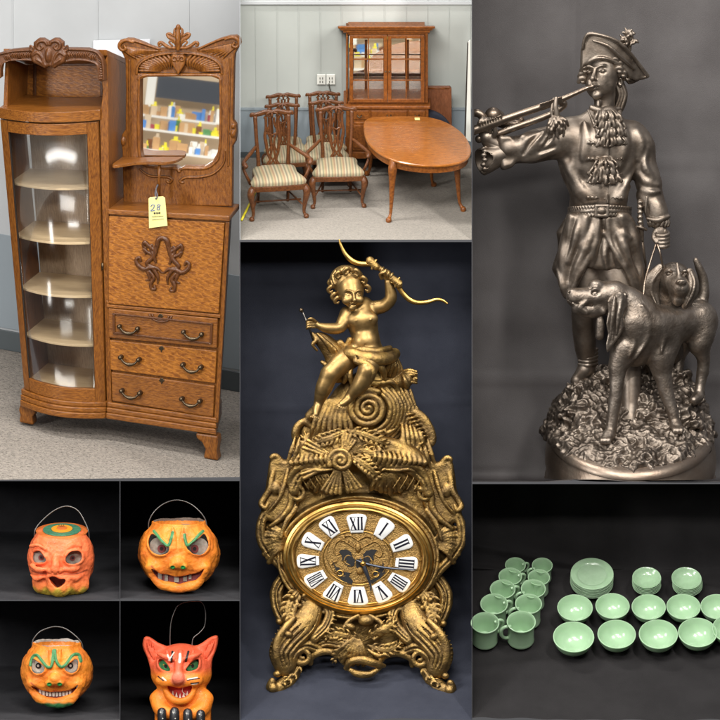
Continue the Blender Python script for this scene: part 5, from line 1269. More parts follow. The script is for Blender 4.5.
# ---------------------------------------------------------------- panel D: bronze huntsman with two hounds
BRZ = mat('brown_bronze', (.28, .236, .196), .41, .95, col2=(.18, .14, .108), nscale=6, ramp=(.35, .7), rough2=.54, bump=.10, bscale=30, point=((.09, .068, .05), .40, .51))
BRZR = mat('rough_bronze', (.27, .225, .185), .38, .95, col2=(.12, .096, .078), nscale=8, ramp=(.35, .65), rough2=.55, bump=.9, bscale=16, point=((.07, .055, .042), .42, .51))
BRZP = mat('smooth_bronze', (.24, .195, .155), .34, .95, col2=(.22, .165, .125), nscale=5, rough2=.4, bump=.1, bscale=40)
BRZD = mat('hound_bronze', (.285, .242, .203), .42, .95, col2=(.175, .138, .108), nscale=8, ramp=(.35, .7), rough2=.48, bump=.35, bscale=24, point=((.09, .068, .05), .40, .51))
PS = placer(1.15, 432, .22, .85)
st = thing('bronze_statue', 'dark bronze statue of a huntsman in tricorn blowing a horn with two hounds', 'statue', PS([[632, 0, 470]])[0])
# --- figure: head, neck, hands, legs in one surface
B = Sculpt(474, 674, -36, 74, 52, 446, .9)
DH = 10
def head(B):
    c = np.array([600, DH, 77.])
    B.ell(c, (16, 18.5, 22), 3, rot=(4, 25, 0)); B.ell((597, DH-4, 88), (12.5, 14, 13), 5, rot=(6, 25, 0)); B.ell((594.5, DH-13, 98), (5.5, 5, 4.2), 3)
    B.ell((607, DH-9, 87), (6, 6, 8), 3); B.ell((588, DH-13, 87), (4, 5, 6), 2)
    B.path([(593, DH-17.2, 71), (591.3, DH-19.5, 77), (589.8, DH-22.5, 82)], [1.6, 2.0, 2.5], 1.4, 4); B.ell((592.6, DH-19, 83), (2.0, 2, 1.6), .8)
    for (x, d, y, s_) in ((586.6, DH-16.4, 75.4, .9), (600, DH-17.2, 74.6, 1)):
        B.ell((x, d-.9, y), (3.6*s_, 2.6, 2.2), .9, cut=True); B.ell((x, d+1.3, y), (2.9*s_, 2.4, 1.7), .4)
        B.path([(x-3.6*s_, d-.2, y-.2), (x, d-2, y-2), (x+3.8*s_, d+.6, y-.2)], .7, .4, 4)
    B.path([(582.4, DH-14.5, 71.5), (586, DH-17.6, 69.6), (590.6, DH-18.4, 71.4)], [.9, 1.5, 1.2], 1, 4); B.path([(594.5, DH-18.6, 71), (600, DH-18.4, 68.8), (606.4, DH-14, 71)], [1.2, 1.6, .9], 1, 4)
    B.path([(586, DH-18.6, 88.4), (590, DH-21.2, 87.8), (596, DH-18.4, 88.6)], [.8, 1.6, .8], .5, 4); B.path([(586.6, DH-18.4, 91.6), (590.4, DH-20.6, 92), (595, DH-18, 91.4)], [.8, 1.7, .8], .5, 4)
    B.path([(585.8, DH-20, 89.8), (590.4, DH-22, 89.9), (596.4, DH-19.4, 90)], .55, .3, 4, True)
    B.ell((618.5, DH+2, 84), (3, 4, 6), 1); B.ell((618, DH-1.5, 84), (1.6, 1.6, 3), .5, cut=True)
head(B)
B.path([(603, DH+2, 96), (603, DH+3, 108), (602, DH+4, 124)], [11, 10.5, 14], 4, 3)
B.path([(598, DH-7, 104), (594, DH-8, 116)], [2, 2.4], 1.5, 1); B.cap((596, DH-9, 104), (596.2, DH-10, 108), 1.8, 1.8, 1.5)
B.path([(601, 14, 130), (601, 14, 260)], [18, 20], 4, 1)
# legs
B.path([(592, 16, 258), (588, 14, 290), (585, 22, 316), (587, 30, 345), (590, 36, 362)], [17, 15, 12.5, 11, 8.5], 3, 4)
B.path([(614, 10, 260), (622, 4, 300), (628, 4, 340), (631, 2, 375), (632, -4, 400)], [18, 16, 13, 11, 9], 3, 4)
# left hand at the horn: palm, four fingers over the tubes, thumb along
B.path([(506, -8, 152), (494, -10, 146), (486, -11, 140)], [8, 7, 7.4], 2, 3)
B.ell((484.5, -11, 136), (7, 5, 7.5), 2)
for i in range(4):
    x = 478.5+i*3.7; B.path([(x+1, -12, 134+i*.8), (x-1.2, -19, 130+i*.4), (x, -22, 124.5+i*.4), (x+3, -20, 120.5+i*.6)], [2.5, 2.5, 2.2, 1.7], .5, 4)
B.path([(489, -12, 140), (494, -18, 136), (493, -21, 130)], [3, 2.6, 2], .6, 4)
# right hand holding the leash
B.path([(657, 6, 214), (659.5, 4, 224), (660, 3, 231)], [7, 5.6, 6.2], 2, 3); B.ell((660.5, 2, 236), (7.2, 5, 8), 2)
for i in range(4):
    y = 233.5+i*3.7; B.path([(665, 0, y-2), (667, -5, y+1), (662, -8.4, y+3), (656.5, -7, y+2.4), (655, -4, y+1.4)], [2.3, 2.3, 2.1, 2, 1.5], .45, 4)
B.path([(655, 1, 231), (652.6, -4, 238), (655.5, -8.6, 243)], [2.8, 2.4, 1.9], .6, 4)
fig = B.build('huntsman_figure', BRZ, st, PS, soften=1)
# --- hair
H = Sculpt(572, 632, -14, 44, 52, 118, .6)
H.ell((602, DH+6, 72), (19, 19, 20), 2); H.ell((596, DH-14, 84), (17, 18, 21), 1, cut=True)
for i, (x, y, d) in enumerate(((580.5, 78, DH-6), (580, 83, DH-5), (582, 73, DH-9), (616, 68, DH-11), (621, 72, DH-7), (624, 76, DH-3), (620, 77, DH-8), (612, 64.5, DH-13), (616, 73, DH-11), (625, 80, DH))):
    H.path([(x-3, d+1, y+1), (x-1.5, d-2, y-2), (x+2, d-2, y-2), (x+3, d, y+1), (x+.6, d-1.6, y+2), (x-.8, d-2, y+.4)], [2.2, 2.3, 2.2, 2, 1.6, 1], .4, 4)
for i in range(5): H.path([(586+i*6, DH-15.5+abs(i-1.2)*1.1, 63.5-(.6 if i in (1, 2) else 0)), (585+i*6.8, DH-16+abs(i-1.2)*1.4, 60)], 1.7, .8, 1)
H.path([(617, 18, 86), (620, 20, 96), (618, 22, 108), (614, 22, 116)], [6, 6.5, 5.5, 3], 2, 4)
for o_ in (-3, 0, 3): H.path([(617+o_, 13, 86), (621+o_, 14, 97), (617+o_, 16, 110)], 1.4, .6, 4)
H.build('curled_hair', BRZ, st, PS)
# --- tricorn
T_ = Sculpt(570, 654, -26, 52, 30, 94, .65)
T_.ell((604, DH+6, 60), (21, 20, 19), 3)
T_.poly([(579, 52), (581, 43), (585.5, 37.8), (590, 38), (600, 40.5), (612, 44.5), (621, 51), (631, 62), (646.5, 78), (642, 81.5), (633, 83), (627, 80), (622, 73), (614, 67), (605, 63), (596, 61.5), (588, 63), (583, 68), (578.5, 73)], -9, -4, 2.2, 2, dfun=lambda X, Z: .012*(X-598)**2-.0*Z)
T_.poly([(579, 52), (583, 42), (588, 40), (606, 44), (620, 54), (634, 66), (645, 78.5), (632, 85), (627, 86), (616, 74), (600, 66), (584, 70), (578.5, 76)], 14, 20, 2.5, 4, dfun=lambda X, Z: .003*(X-600)**2)
T_.path([(580, -6, 52), (582, -9, 43), (587, -12, 38.4), (600, -14, 40.6), (613, -11, 45), (623, -6, 52.5), (634, 4, 64), (646, 14, 78)], [1.4, 1.9, 2.1, 1.9, 1.8, 1.8, 1.8, 1.8], .8, 5)
T_.path([(579, 2, 74), (584, -4, 67), (592, -8, 62.5), (601, -9, 62), (612, -5, 65.5), (623, 2, 73), (630, 8, 80), (645, 16, 79)], [1.2, 1.6, 1.7, 1.7, 1.7, 1.6, 1.4, 1.4], .8, 5)
T_.path([(590, -12, 45), (604, -15, 50), (618, -9, 61), (632, 2, 72)], [1.2, 2, 2, 1], 3, 4)
hat = T_.build('tricorn_hat', BRZ, st, PS, soften=2)
K = Sculpt(612, 642, -14, 14, 28, 58, .55); R_ = random.Random(2); K.ell((626, -1, 42.5), (5, 5, 5), 1)
for i in range(26):
    a = R_.uniform(0, 6.28); e = R_.uniform(-1, 1.4); v = np.array([math.cos(a)*math.cos(e), -abs(math.sin(a)*math.cos(e)), -math.sin(e)]); p = np.array([626, -1, 42.5])
    K.path([p+v*4, p+v*7.4+[R_.uniform(-1, 1), 0, R_.uniform(-1, 1)], p+v*8+[R_.uniform(-3, 3), 0, R_.uniform(-3, 3)]], [1.5, 1.7, .8], .4, 3)
K.path([(626, 0, 48), (627, 0, 53)], [3, 1.6], 1, 1); K.build('pompom', BRZ, hat, PS)
# --- coat: torso, sleeves and skirts
C = Sculpt(492, 678, -42, 66, 108, 306, .85)
C.poly([(566, 121), (578, 116), (590, 110), (614, 110), (622, 120), (634, 128), (640, 138), (638, 152), (633, 168), (629, 186), (627, 208), (626, 216), (572, 216), (570, 206), (570, 196), (562, 178), (557, 160), (554, 142), (556, 128)], -2, 30, 14, 3, spline=3)
C.ell((600, -1, 156), (32, 15, 34), 9); C.ell((600, 0, 196), (26, 12, 22), 8)
C.path([(632, 12, 137), (640, 12, 148), (642, 12, 164), (648, 9, 184)], [14, 14, 13, 12], 8, 4); C.path([(647, 9, 184), (652, 6, 198), (655, 5, 208)], [11.5, 10, 9.5], 3, 3)
C.path([(647, 7, 196), (654, 4, 210), (657, 3, 217)], [11.5, 12.2, 11.5], 1, 2)
C.path([(566, 6, 138), (548, 0, 144), (530, -5, 149)], [18, 17, 15], 9, 4); C.path([(530, -5, 149), (516, -7, 151), (508, -8, 152)], [15, 14.5, 14.5], 3, 3)
C.poly([(497, 140), (503, 138), (511, 139), (517, 151), (514, 166), (507, 170), (500, 170), (498, 156)], -20, 6, 4, 1, spline=3); C.ell((494, -8, 154), (7, 11, 12), 1, cut=True)
# folds of the sleeve
for pts, w in (([(554, -14, 134), (546, -17, 140), (544, -16, 150)], 2.2), ([(545, -15, 131), (536, -19, 140), (530, -18, 150), (524, -14, 160)], 2.6), ([(535, -14, 135), (526, -19, 141), (520, -19, 148)], 2.2), ([(528, -14, 135), (520, -18, 138)], 2), ([(560, -9, 150), (548, -14, 154), (536, -16, 158), (522, -16, 162)], 2.4), ([(552, -14, 142), (540, -19, 147)], 1.8), ([(524, -17, 154), (518, -17, 160), (512, -15, 164)], 2)):
    w *= 1.5; C.path([(x, d+w*.42, y) for x, d, y in pts], [w*.5]+[w]*(len(pts)-2)+[w*.4], 4, 4)
for pts, w in (([(550, -17, 137), (540, -20, 152)], 1.6), ([(539, -19, 134), (528, -21, 146), (522, -20, 156)], 1.6), ([(553, -16, 149), (538, -19, 154)], 1.4)): C.path(pts, w, 2, 4, True)
for pts, w in (([(634, 0, 132), (640, -3, 148), (637, -2, 160)], 2.2), ([(646, 0, 150), (643, -4, 166), (650, -3, 180)], 2.2), ([(638, 0, 176), (646, -4, 184), (656, -2, 186)], 2.2), ([(640, -2, 190), (650, -6, 193), (658, -3, 192)], 2), ([(630, 0, 150), (628, -4, 164), (622, -8, 176)], 2.2)):
    w *= 1.5; C.path([(x, d+w*.42, y) for x, d, y in pts], [w*.5]+[w]*(len(pts)-2)+[w*.4], 4, 4)
C.path([(645, -9, 198), (644, -9, 214)], 1.5, 1, 1); C.path([(646, -6, 219), (656, -9, 221.5), (667, -4, 217)], [2, 2.4, 2], 1, 4)
# chest folds, front edge, buttons
for pts, w in (([(568, 2, 128), (574, -6, 146), (572, -8, 166)], 2.6), ([(562, 4, 150), (570, -6, 172), (580, -10, 192), (592, -11, 202)], 2.4), ([(566, 2, 174), (574, -6, 190), (584, -10, 202)], 2.2), ([(630, -2, 170), (624, -8, 186), (614, -11, 200)], 2.4), ([(628, -2, 188), (620, -8, 198), (612, -10, 204)], 2.0), ([(582, -10, 124), (584, -13, 142), (582, -14, 160)], 2.2), ([(622, -6, 130), (622, -12, 150), (618, -14, 168)], 2.2)):
    w *= 1.6; C.path([(x, d+w*.5, y) for x, d, y in pts], [w*.5]+[w]*(len(pts)-2)+[w*.4], 5, 4)
C.path([(586, -2, 112), (591, -11, 124), (597, -14, 136), (602, -15, 148)], [2.2, 2.2, 2, 1.6], 1, 4); C.path([(617, 0, 114), (616, -10, 126), (612, -14, 138), (604, -15, 150)], [2, 2, 1.8, 1.4], 1, 4)
C.path([(602, -17, 150), (603, -17.6, 176), (603, -14, 204)], 1.0, .8, 4, True); C.path([(605.5, -15.5, 150), (606.5, -15.8, 176), (606, -12, 204)], 1.1, .8, 4)
for y in (146, 162, 176, 200):
    for sg in (-1, 1):
        for q in range(3): C.path([(603+sg*(6+q*4.2), -16.4+q*.3+abs(y-165)*.05, y), (603+sg*(8+q*4.2), -17.4+q*.3+abs(y-165)*.05, y-1.6), (603+sg*(9.6+q*4.2), -16.2+q*.4+abs(y-165)*.05, y)], [.9, 1.1, .7], .3, 3)
    C.ell((603, -17.2+abs(y-165)*.05, y), (1.9, 1.5, 1.9), .3)
# skirts
C.poly([(570, 214), (600, 216), (603, 232), (596, 250), (586, 268), (578, 284), (571, 296), (564, 297), (557, 278), (556, 268), (559, 252), (561, 238), (566, 222)], -12, 12, 6, 2, spline=3, dfun=lambda X, Z: .012*(X-590)**2-4+1.6*np.sin(X*.42+Z*.05))
C.poly([(601, 216), (627, 214), (636, 228), (641, 244), (645, 266), (643, 292), (637, 300), (632, 290), (624, 272), (612, 252), (602, 232)], -11, 14, 6, 2, spline=3, dfun=lambda X, Z: .012*(X-612)**2-4+1.6*np.sin(X*.4-Z*.05))
C.poly([(586, 232), (620, 232), (624, 252), (626, 268), (606, 271), (586, 266), (586, 250)], -11, 12, 5, 1, spline=2)
C.poly([(566, 218), (634, 218), (646, 260), (640, 290), (560, 284), (558, 250)], 22, 40, 8, 4, spline=2)
for pts, w in (([(578, -14, 222), (574, -16, 240), (568, -12, 262)], 2.6), ([(592, -12, 224), (588, -16, 240), (578, -16, 262), (570, -10, 284)], 2.4), ([(566, -4, 232), (563, -6, 250), (561, -6, 268)], 2.4), ([(600, -13, 234), (590, -16, 254), (578, -15, 276), (571, -10, 292)], 1.5), ([(612, -11, 224), (620, -16, 242), (632, -12, 270), (638, -6, 290)], 2.6), ([(626, -8, 222), (634, -8, 244), (640, -4, 268)], 2.4), ([(604, -13, 234), (613, -16, 252), (625, -14, 272), (634, -8, 292)], 1.5), ([(580, -15, 246), (584, -17, 250), (590, -15, 246)], 1.6), ([(616, -14, 236), (622, -15, 234), (628, -12, 238)], 1.6),
               ([(594, -12, 242), (592, -14, 256), (590, -12, 266)], 2), ([(604, -12, 242), (604, -14, 256), (606, -12, 269)], 2), ([(614, -12, 246), (616, -14, 258), (618, -11, 268)], 2), ([(557, -4, 270), (562, -8, 284), (566, -6, 296)], 2.2)):
    w *= 1.5; C.path([(x, d+w*.4, y) for x, d, y in pts], [w*.5]+[w]*(len(pts)-2)+[w*.4], 4, 4)
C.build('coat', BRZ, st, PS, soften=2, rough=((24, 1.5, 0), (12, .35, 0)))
# --- jabot, cuffs' lace, belt
J = Sculpt(568, 636, -34, 14, 104, 190, .6); R_ = random.Random(5)
J.ell((606, -6, 122), (12, 9, 14), 3); J.ell((606, -13, 138), (9, 5, 14), 3); J.ell((604, -14, 168), (12, 4, 12), 3)
J.path([(590, -2, 110), (603, -6, 114), (616, 0, 111)], [3, 3.6, 3], 1, 4)
for y0, xa, xb, ln in ((113, 595, 615, 10), (121, 596, 618, 10), (129, 597, 620, 10), (137, 598, 619, 10), (160, 595, 611, 9), (167, 591, 613, 10), (175, 590, 615, 9)):
    m = int((xb-xa)/2.6); hem = []
    for q in range(m+1):
        u = q/m; x = xa+(xb-xa)*u; bul = 3.4*math.sin(math.pi*u); l = ln*R_.uniform(.8, 1.15); sx_ = (u-.5)*7+R_.uniform(-1, 1)
        J.path([(600+(x-600)*.8, -15-bul, y0), (x+sx_*.4, -18.4-bul-(q % 2)*1.6, y0+l*.5), (x+sx_, -17.6-bul-(q % 2)*2.2, y0+l)], [.9, 1.4, 1.8], 1.5, 4)
        hem.append((x+sx_, -17.2-bul-(q % 2)*2.4, y0+l+(q % 2)*1.2))
    J.path(hem, .95, .5, 3)
J.build('lace_jabot', BRZ, st, PS, soften=1)
L = Sculpt(470, 514, -34, 18, 134, 186, .7)
L.path([(506, -9, 155), (495, -9, 158), (484, -9, 162)], [10, 11.5, 13.5], 2, 3); L.path([(500, -11, 157), (486, -12, 161), (474, -13, 165)], [6, 10, 13], 1, 3, True)
L.path([(496, -11, 151), (486, -11, 143)], [6, 6], 1, 1)
for i in range(16):
    a = i/16*6.283; L.ell((484+3.4*math.cos(a+.3)*.2-(i % 2)*1.2, -9+12.6*math.cos(a), 162+12.4*math.sin(a)), (3, 2.3, 2.3), .8)
L.build('lace_cuff', BRZ, st, PS)
L = Sculpt(638, 676, -24, 26, 210, 236, .7)
for i in range(14):
    a = i/14*6.28; L.path([(657+9*math.cos(a), 3+9*math.sin(a), 218), (658+10*math.cos(a+.15), 3+10*math.sin(a+.15), 223), (658+9.5*math.cos(a), 3+9.5*math.sin(a), 226.5)], [1.2, 2, 1.3], .6, 3)
L.build('lace_cuff', BRZ, st, PS)
b_ = Sculpt(562, 636, -34, 46, 196, 226, .7)
for y in (207.5, 215.5):
    ring = [(599.5+29.5*math.cos(a), 13+29*math.sin(a), y+(1.5*abs(math.cos(a)))) for a in np.linspace(0, 6.283, 40)]
    b_.path(ring, 2.2, .6, 1)
ring = [(599.5+28.5*math.cos(a), 13+28*math.sin(a), 211.5+(1.5*abs(math.cos(a)))) for a in np.linspace(0, 6.283, 40)]; b_.path(ring, 3.6, .6, 1)
for i in range(60):
    a = i/60*6.283
    for y in (207.5, 215.5): b_.cap((599.5+31.4*math.cos(a), 13+31*math.sin(a), y-1.4+(1.5*abs(math.cos(a)))), (599.5+31.4*math.cos(a+.05), 13+31*math.sin(a+.05), y+1.4+(1.5*abs(math.cos(a)))), .7, .7, .3)
belt = b_.build('belt', BRZ, st, PS)
b_ = Sculpt(588, 612, -28, -6, 200, 224, .6); b_.box((600, -19, 212), (7.4, 3, 6.6), .5, rd=1.5); b_.box((600, -23, 212), (4.6, 1.6, 4), .5, cut=True); b_.ell((600, -21, 212), (4, 2.4, 3.6), .5); b_.build('buckle', BRZ, belt, PS)
# --- boots
for nm, pts, toe in (('boot', [(590, 36, 350), (590, 36, 362), (588, 34, 370)], [(588, 34, 370), (583, 28, 376), (578, 20, 381)]), ('boot', [(632, 0, 380), (632, -4, 398), (632, -8, 412)], [(631, -8, 412), (631, -16, 424), (631, -24, 431)])):
    lo = np.array(pts+toe).min(0)-20; hi = np.array(pts+toe).max(0)+20
    G = Sculpt(lo[0], hi[0], lo[1], hi[1], lo[2], hi[2], .7); G.path(pts, [9.5, 9.5, 8.6], 2, 3); G.path(toe, [8.4, 7.4, 6], 3, 4)
    if pts[0][0] < 600:
        for i in range(5): G.path([(581, 30, 350+i*3.6), (590, 25.5, 352+i*3.4), (599, 31, 349+i*3.7)], 1.7, .8, 4)
    else: G.path([(623, -12, 416), (631, -16, 421), (639, -12, 416)], 1.1, .6, 4)
    G.build(nm, BRZ, st, PS)
# --- hunting horn with cord and tassel
N = Sculpt(472.6, 600, -36, 16, 80, 146, .7)
N.path([(591, -14, 89.4), (584, -17, 91.6), (572, -19, 97), (558, -20, 103), (536, -21, 111), (512, -22, 119), (491, -22, 126.5), (470, -21, 134)], [1.7, 2, 2.4, 3.0, 3.6, 3.8, 4.2, 4.6], .5, 4)
N.ell((589.5, -14.6, 89.9), (2.4, 2.8, 2.8), .5)
N.path([(555, -16, 105), (562, -14, 106), (560, -12, 110), (548, -12, 117), (530, -12, 124), (510, -12, 131), (494, -11, 137), (478, -10, 141)], [2.6, 2.8, 3, 3.2, 3.3, 3.5, 3.7, 4], .5, 5)
N.path([(492, -6, 118), (501, -4, 124), (514, -3, 126), (520, -4, 122)], [8.5, 6, 4, 3], 2, 4)
N.path([(484, 0, 124), (490, 2, 116), (498, 2, 116), (503, 0, 124)], [4, 4, 4, 4], 1, 4)
N.path([(470, -14, 116), (477, -16, 116), (482, -16, 121), (480, -16, 128)], [3.4, 4, 4, 3], .8, 4)
for i in range(16): N.path([(538-i*.0+i*1.35, -25.2+.02*i, 107.2-i*.45), (539.4+i*1.35, -22, 113.4-i*.5)], .7, .3, 1)
for i in range(9): N.path([(478+i*2.6, -26, 126-i*.9), (480+i*2.6, -23.5, 134-i*.9)], 1.1, .3, 1)
horn = N.build('hunting_horn', BRZP, st, PS)
K = Sculpt(540, 574, -34, 4, 98, 146, .6); R_ = random.Random(9)
K.path([(553.5, -24, 102), (553, -25, 110), (555, -24, 120)], [2.2, 2.4, 3], .6, 3); K.path([(551, -22, 102), (549, -24, 114), (551, -22, 124)], [1.2, 1.4, 1.6], .5, 3)
for i in range(30):
    x = 554+R_.uniform(-8, 9); y = 128+R_.uniform(-6, 6); K.path([(x*.4+554*.6, -24, 120), (x, -25-R_.uniform(0, 4), y), (x+R_.uniform(-2, 3), -23, y+R_.uniform(4, 9))], [1.4, 1.7, 1.2], .35, 3)
K.build('tassel', BRZ, horn, PS)
# short sword hilt at the hip
K = Sculpt(628, 652, -14, 22, 198, 246, .6); K.path([(638.5, 0, 202), (639, -1, 214), (640, 0, 226), (641.5, 3, 240)], [2.6, 2.1, 2.8, 2], .5, 4)
for y in (203, 208, 213, 218, 223): K.ell((639, -1, y), (3.2, 2.8, 1.9), .6)
K.path([(636, -1, 227), (640, -3, 228), (645, -1, 230)], 1.6, .5, 3); K.build('sword_hilt', BRZ, st, PS)
MB().tube([tuple(PS([p])[0]) for p in ((640, 4, 232), (645, 14, 262), (648, 22, 296))], [.022, .02, .012], 8).obj('scabbard', BRZP, st, smooth=True)
# --- front hound
D = Sculpt(555, 720, -62, 66, 250, 446, .9)
D.path([(632, -26, 326), (650, -18, 328), (672, -4, 326), (694, 10, 322), (702, 16, 322)], [24, 24, 20, 16.5, 17], 6, 4)
D.ell((634, -24, 340), (22, 20, 27), 8); D.ell((658, -14, 342), (22, 18, 24), 8, rot=(-20, 0, 0))
D.path([(636, -24, 314), (626, -28, 304), (616, -30, 299)], [20, 17, 15.5], 6, 3)
D.ell((608, -33, 295), (17, 15, 14), 5, rot=(-6, 0, 0)); D.path([(600, -36, 298), (588, -40, 299), (574, -43, 298)], [13, 11.4, 9.6], 4, 3)
D.path([(602, -38, 306), (590, -42, 311), (577, -44, 309)], [9, 7.6, 7], 3, 3); D.path([(583, -50, 303), (578, -50, 308), (584, -50, 313)], [3, 3.4, 2.6], 2, 3); D.ell((569.6, -44, 293.5), (5, 5.4, 4.4), 1.5)
D.ell((567.5, -47.5, 293.5), (1.1, 1.5, 1.3), .4, cut=True); D.ell((567, -41, 294), (1.1, 1.5, 1.3), .4, cut=True)
D.path([(567, -47, 300), (574, -50.6, 304.4), (584, -50.4, 306.6), (592, -47, 306)], .9, .6, 4, True)
D.ell((592.5, -49.5, 294), (3.4, 2.4, 2.2), 1, cut=True); D.ell((592.6, -47.4, 294.3), (2.4, 2, 1.6), .3); D.path([(588.4, -48, 291.6), (592.6, -49.6, 290), (597.4, -47, 291.8)], [1, 1.6, 1], .8, 4)
D.path([(601, -46, 312), (596, -46, 308)], 3, 2, 1); D.ell((594, -40, 286), (8, 8, 6), 4)
D.path([(604, -40, 312), (612, -38, 318), (622, -34, 322)], [2, 2.6, 2], 1.5, 4)
D.path([(598, -40, 316), (598.5, -40, 326), (598, -40, 336)], [3, 4.6, 4.2], 1, 3)      # tongue of the collar
D.path([(622, -47, 296), (614, -48, 306), (613, -47, 318)], [3, 3.4, 3], 1.5, 3)
# legs
D.path([(624, -34, 350), (617, -38, 366), (615.5, -40, 384), (614, -41, 402), (611, -42, 424), (610, -44, 434)], [15, 9.6, 7.2, 6.6, 5.4, 5.2], 4, 4)
D.path([(608, -46, 436), (604, -52, 440)], [7, 5.4], 2, 2)
D.path([(660, -20, 356), (662, -22, 374), (667, -24, 394), (672, -26, 410), (675, -28, 424)], [15, 9.6, 7.2, 6, 5.2], 4, 4); D.path([(676, -30, 426), (677, -36, 430)], [6.4, 5], 2, 2)
D.path([(700, 14, 318), (702, 8, 332), (700, 4, 344)], [18, 15, 11.5], 5, 3); D.path([(700, 4, 344), (705, 8, 358), (704.5, 10, 372)], [10.5, 7, 6], 3, 3); D.path([(704.5, 10, 372), (702, 8, 386), (700, 4, 397)], [5.8, 5.2, 5.6], 2, 3); D.path([(699, 2, 398), (695, -4, 401)], [6, 5], 2, 2)
D.path([(690, 30, 330), (685, 32, 346), (683, 34, 358), (680, 32, 372)], [13, 9, 5.6, 5.6], 4, 4)
D.path([(701, 20, 306), (705, 22, 294), (704.5, 22, 280), (700, 20, 268), (696.6, 19, 260)], [7.4, 6, 5, 4, 2.8], 3, 4)
for (x, y, d) in ((604, 440, -54), (677, 430, -40)):
    for i in (-1, 0, 1): D.path([(x+i*3.4, d+2, y-2), (x+i*3.6, d-3, y), (x+i*3.6, d-4, y+2.6)], [2.3, 2.4, 1.8], .5, 3)
# muscle and skin folds
for pts, w in (([(640, -46, 306), (646, -44, 322), (644, -46, 342), (634, -46, 358)], 2.4), ([(628, -46, 330), (632, -48, 344), (628, -50, 356)], 2.2), ([(656, -38, 318), (662, -36, 334), (660, -38, 352)], 2.2), ([(672, -22, 320), (676, -22, 334), (674, -24, 350)], 1.8), ([(694, -2, 314), (692, -4, 326), (696, -6, 338)], 2.2), ([(616, -44, 372), (617, -46, 390)], 1.6)):
    w *= .62; D.path([(x, d+1.5, y) for x, d, y in pts], [w*.5]+[w]*(len(pts)-2)+[w*.5], 4, 4)
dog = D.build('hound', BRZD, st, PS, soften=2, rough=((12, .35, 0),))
E = Sculpt(596, 630, -64, -30, 286, 360, .65)
E.poly([(609, 296), (617, 292), (624, 298), (625, 308), (621, 318), (623, 327), (617, 337), (611, 345), (605.5, 353), (604, 344), (606, 334), (604, 324), (606, 312), (605, 302)], -52, -47, 2.2, 1, spline=2, dfun=lambda X, Z: 2.2*np.sin((X-604)*.35)+.0*Z)
for pts in ([(612, -53, 298), (610, -55, 316), (608, -53, 340)], [(619, -52, 298), (616, -55, 314), (614, -54, 334)]): E.path(pts, [1.4, 2.2, 1], 1.6, 4)
E.build('ear', BRZD, dog, PS)
# --- rear hound: head over the back of the first one
D = Sculpt(640, 706, -32, 60, 256, 372, .8)
D.ell((674, 6, 277), (16, 16, 15), 4); D.ell((675, -4, 284), (12, 12, 12), 5, rot=(0, 0, 0)); D.path([(676, -6, 284), (678, -16, 287), (679, -20, 288)], [11, 10.5, 9.4], 3, 3)
D.path([(677, -12, 296), (677, -16, 300)], [9, 6.5], 3, 2); D.ell((679.5, -28, 282.6), (5.4, 3.2, 3.2), 1)
for sg in (-1, 1): D.ell((679.5+sg*2.2, -31, 283), (1.1, 1.2, 1), .3, cut=True)
D.path([(679.4, -29.5, 286), (679.4, -29, 292)], .7, .5, 1, True); D.path([(671, -25, 294), (676, -28, 292), (679.4, -28.5, 292.4), (683, -28, 292), (688, -24, 294)], .7, .5, 4, True)
for x, y in ((668, 274), (684, 274.5)):
    D.ell((x, -12, y), (3.4, 3, 2.4), .8, cut=True); D.ell((x, -9.6, y+.3), (2.6, 2.2, 1.8), .3); D.path([(x-4, -10, y-1), (x, -13, y-3.2), (x+4, -10, y-1.4)], [1, 1.7, 1], 1, 4)
D.path([(676, -12, 264), (677, -16, 272), (678, -20, 278)], [1.6, 2, 1.6], 2.5, 4)
D.path([(672, 12, 284), (668, 18, 304), (668, 24, 330), (672, 30, 350)], [16, 18, 17, 15], 5, 4)
D.path([(660, 14, 300), (660, 12, 340), (664, 14, 368)], [10, 8, 6], 4, 3)
d2 = D.build('hound', BRZD, st, PS, soften=2, rough=((12, .35, 0),))
for pts, w in (([(660, -2, 269), (652, -2, 280), (650, 0, 292), (655, -2, 304)], [5.5, 8, 9, 5]), ([(689, -8, 272), (692, -14, 282), (690, -16, 294), (684, -14, 306)], [4, 5.6, 6.4, 3.4])):
    E = Sculpt(638, 704, -36, 26, 258, 316, .7); E.path(pts, w, 1, 4, flat=.55)
    E.path([(p[0]+1, p[1]-4, p[2]) for p in pts], [1, 1.6, 1.8, .8], 1.6, 4); E.build('ear', BRZD, d2, PS)
b = MB()
b.tube([tuple(PS([p])[0]) for p in ((655, -8, 244), (648, -14, 266), (643, -26, 284), (641, -36, 304))], .0105, 8, 5); b.obj('leash', BRZP, st, smooth=True)
b = MB(); b.tube([tuple(PS([p])[0]) for p in ((656, -8, 244), (659, -12, 254), (662, -10, 268))], .0105, 8, 5); b.obj('leash', BRZP, st, smooth=True)
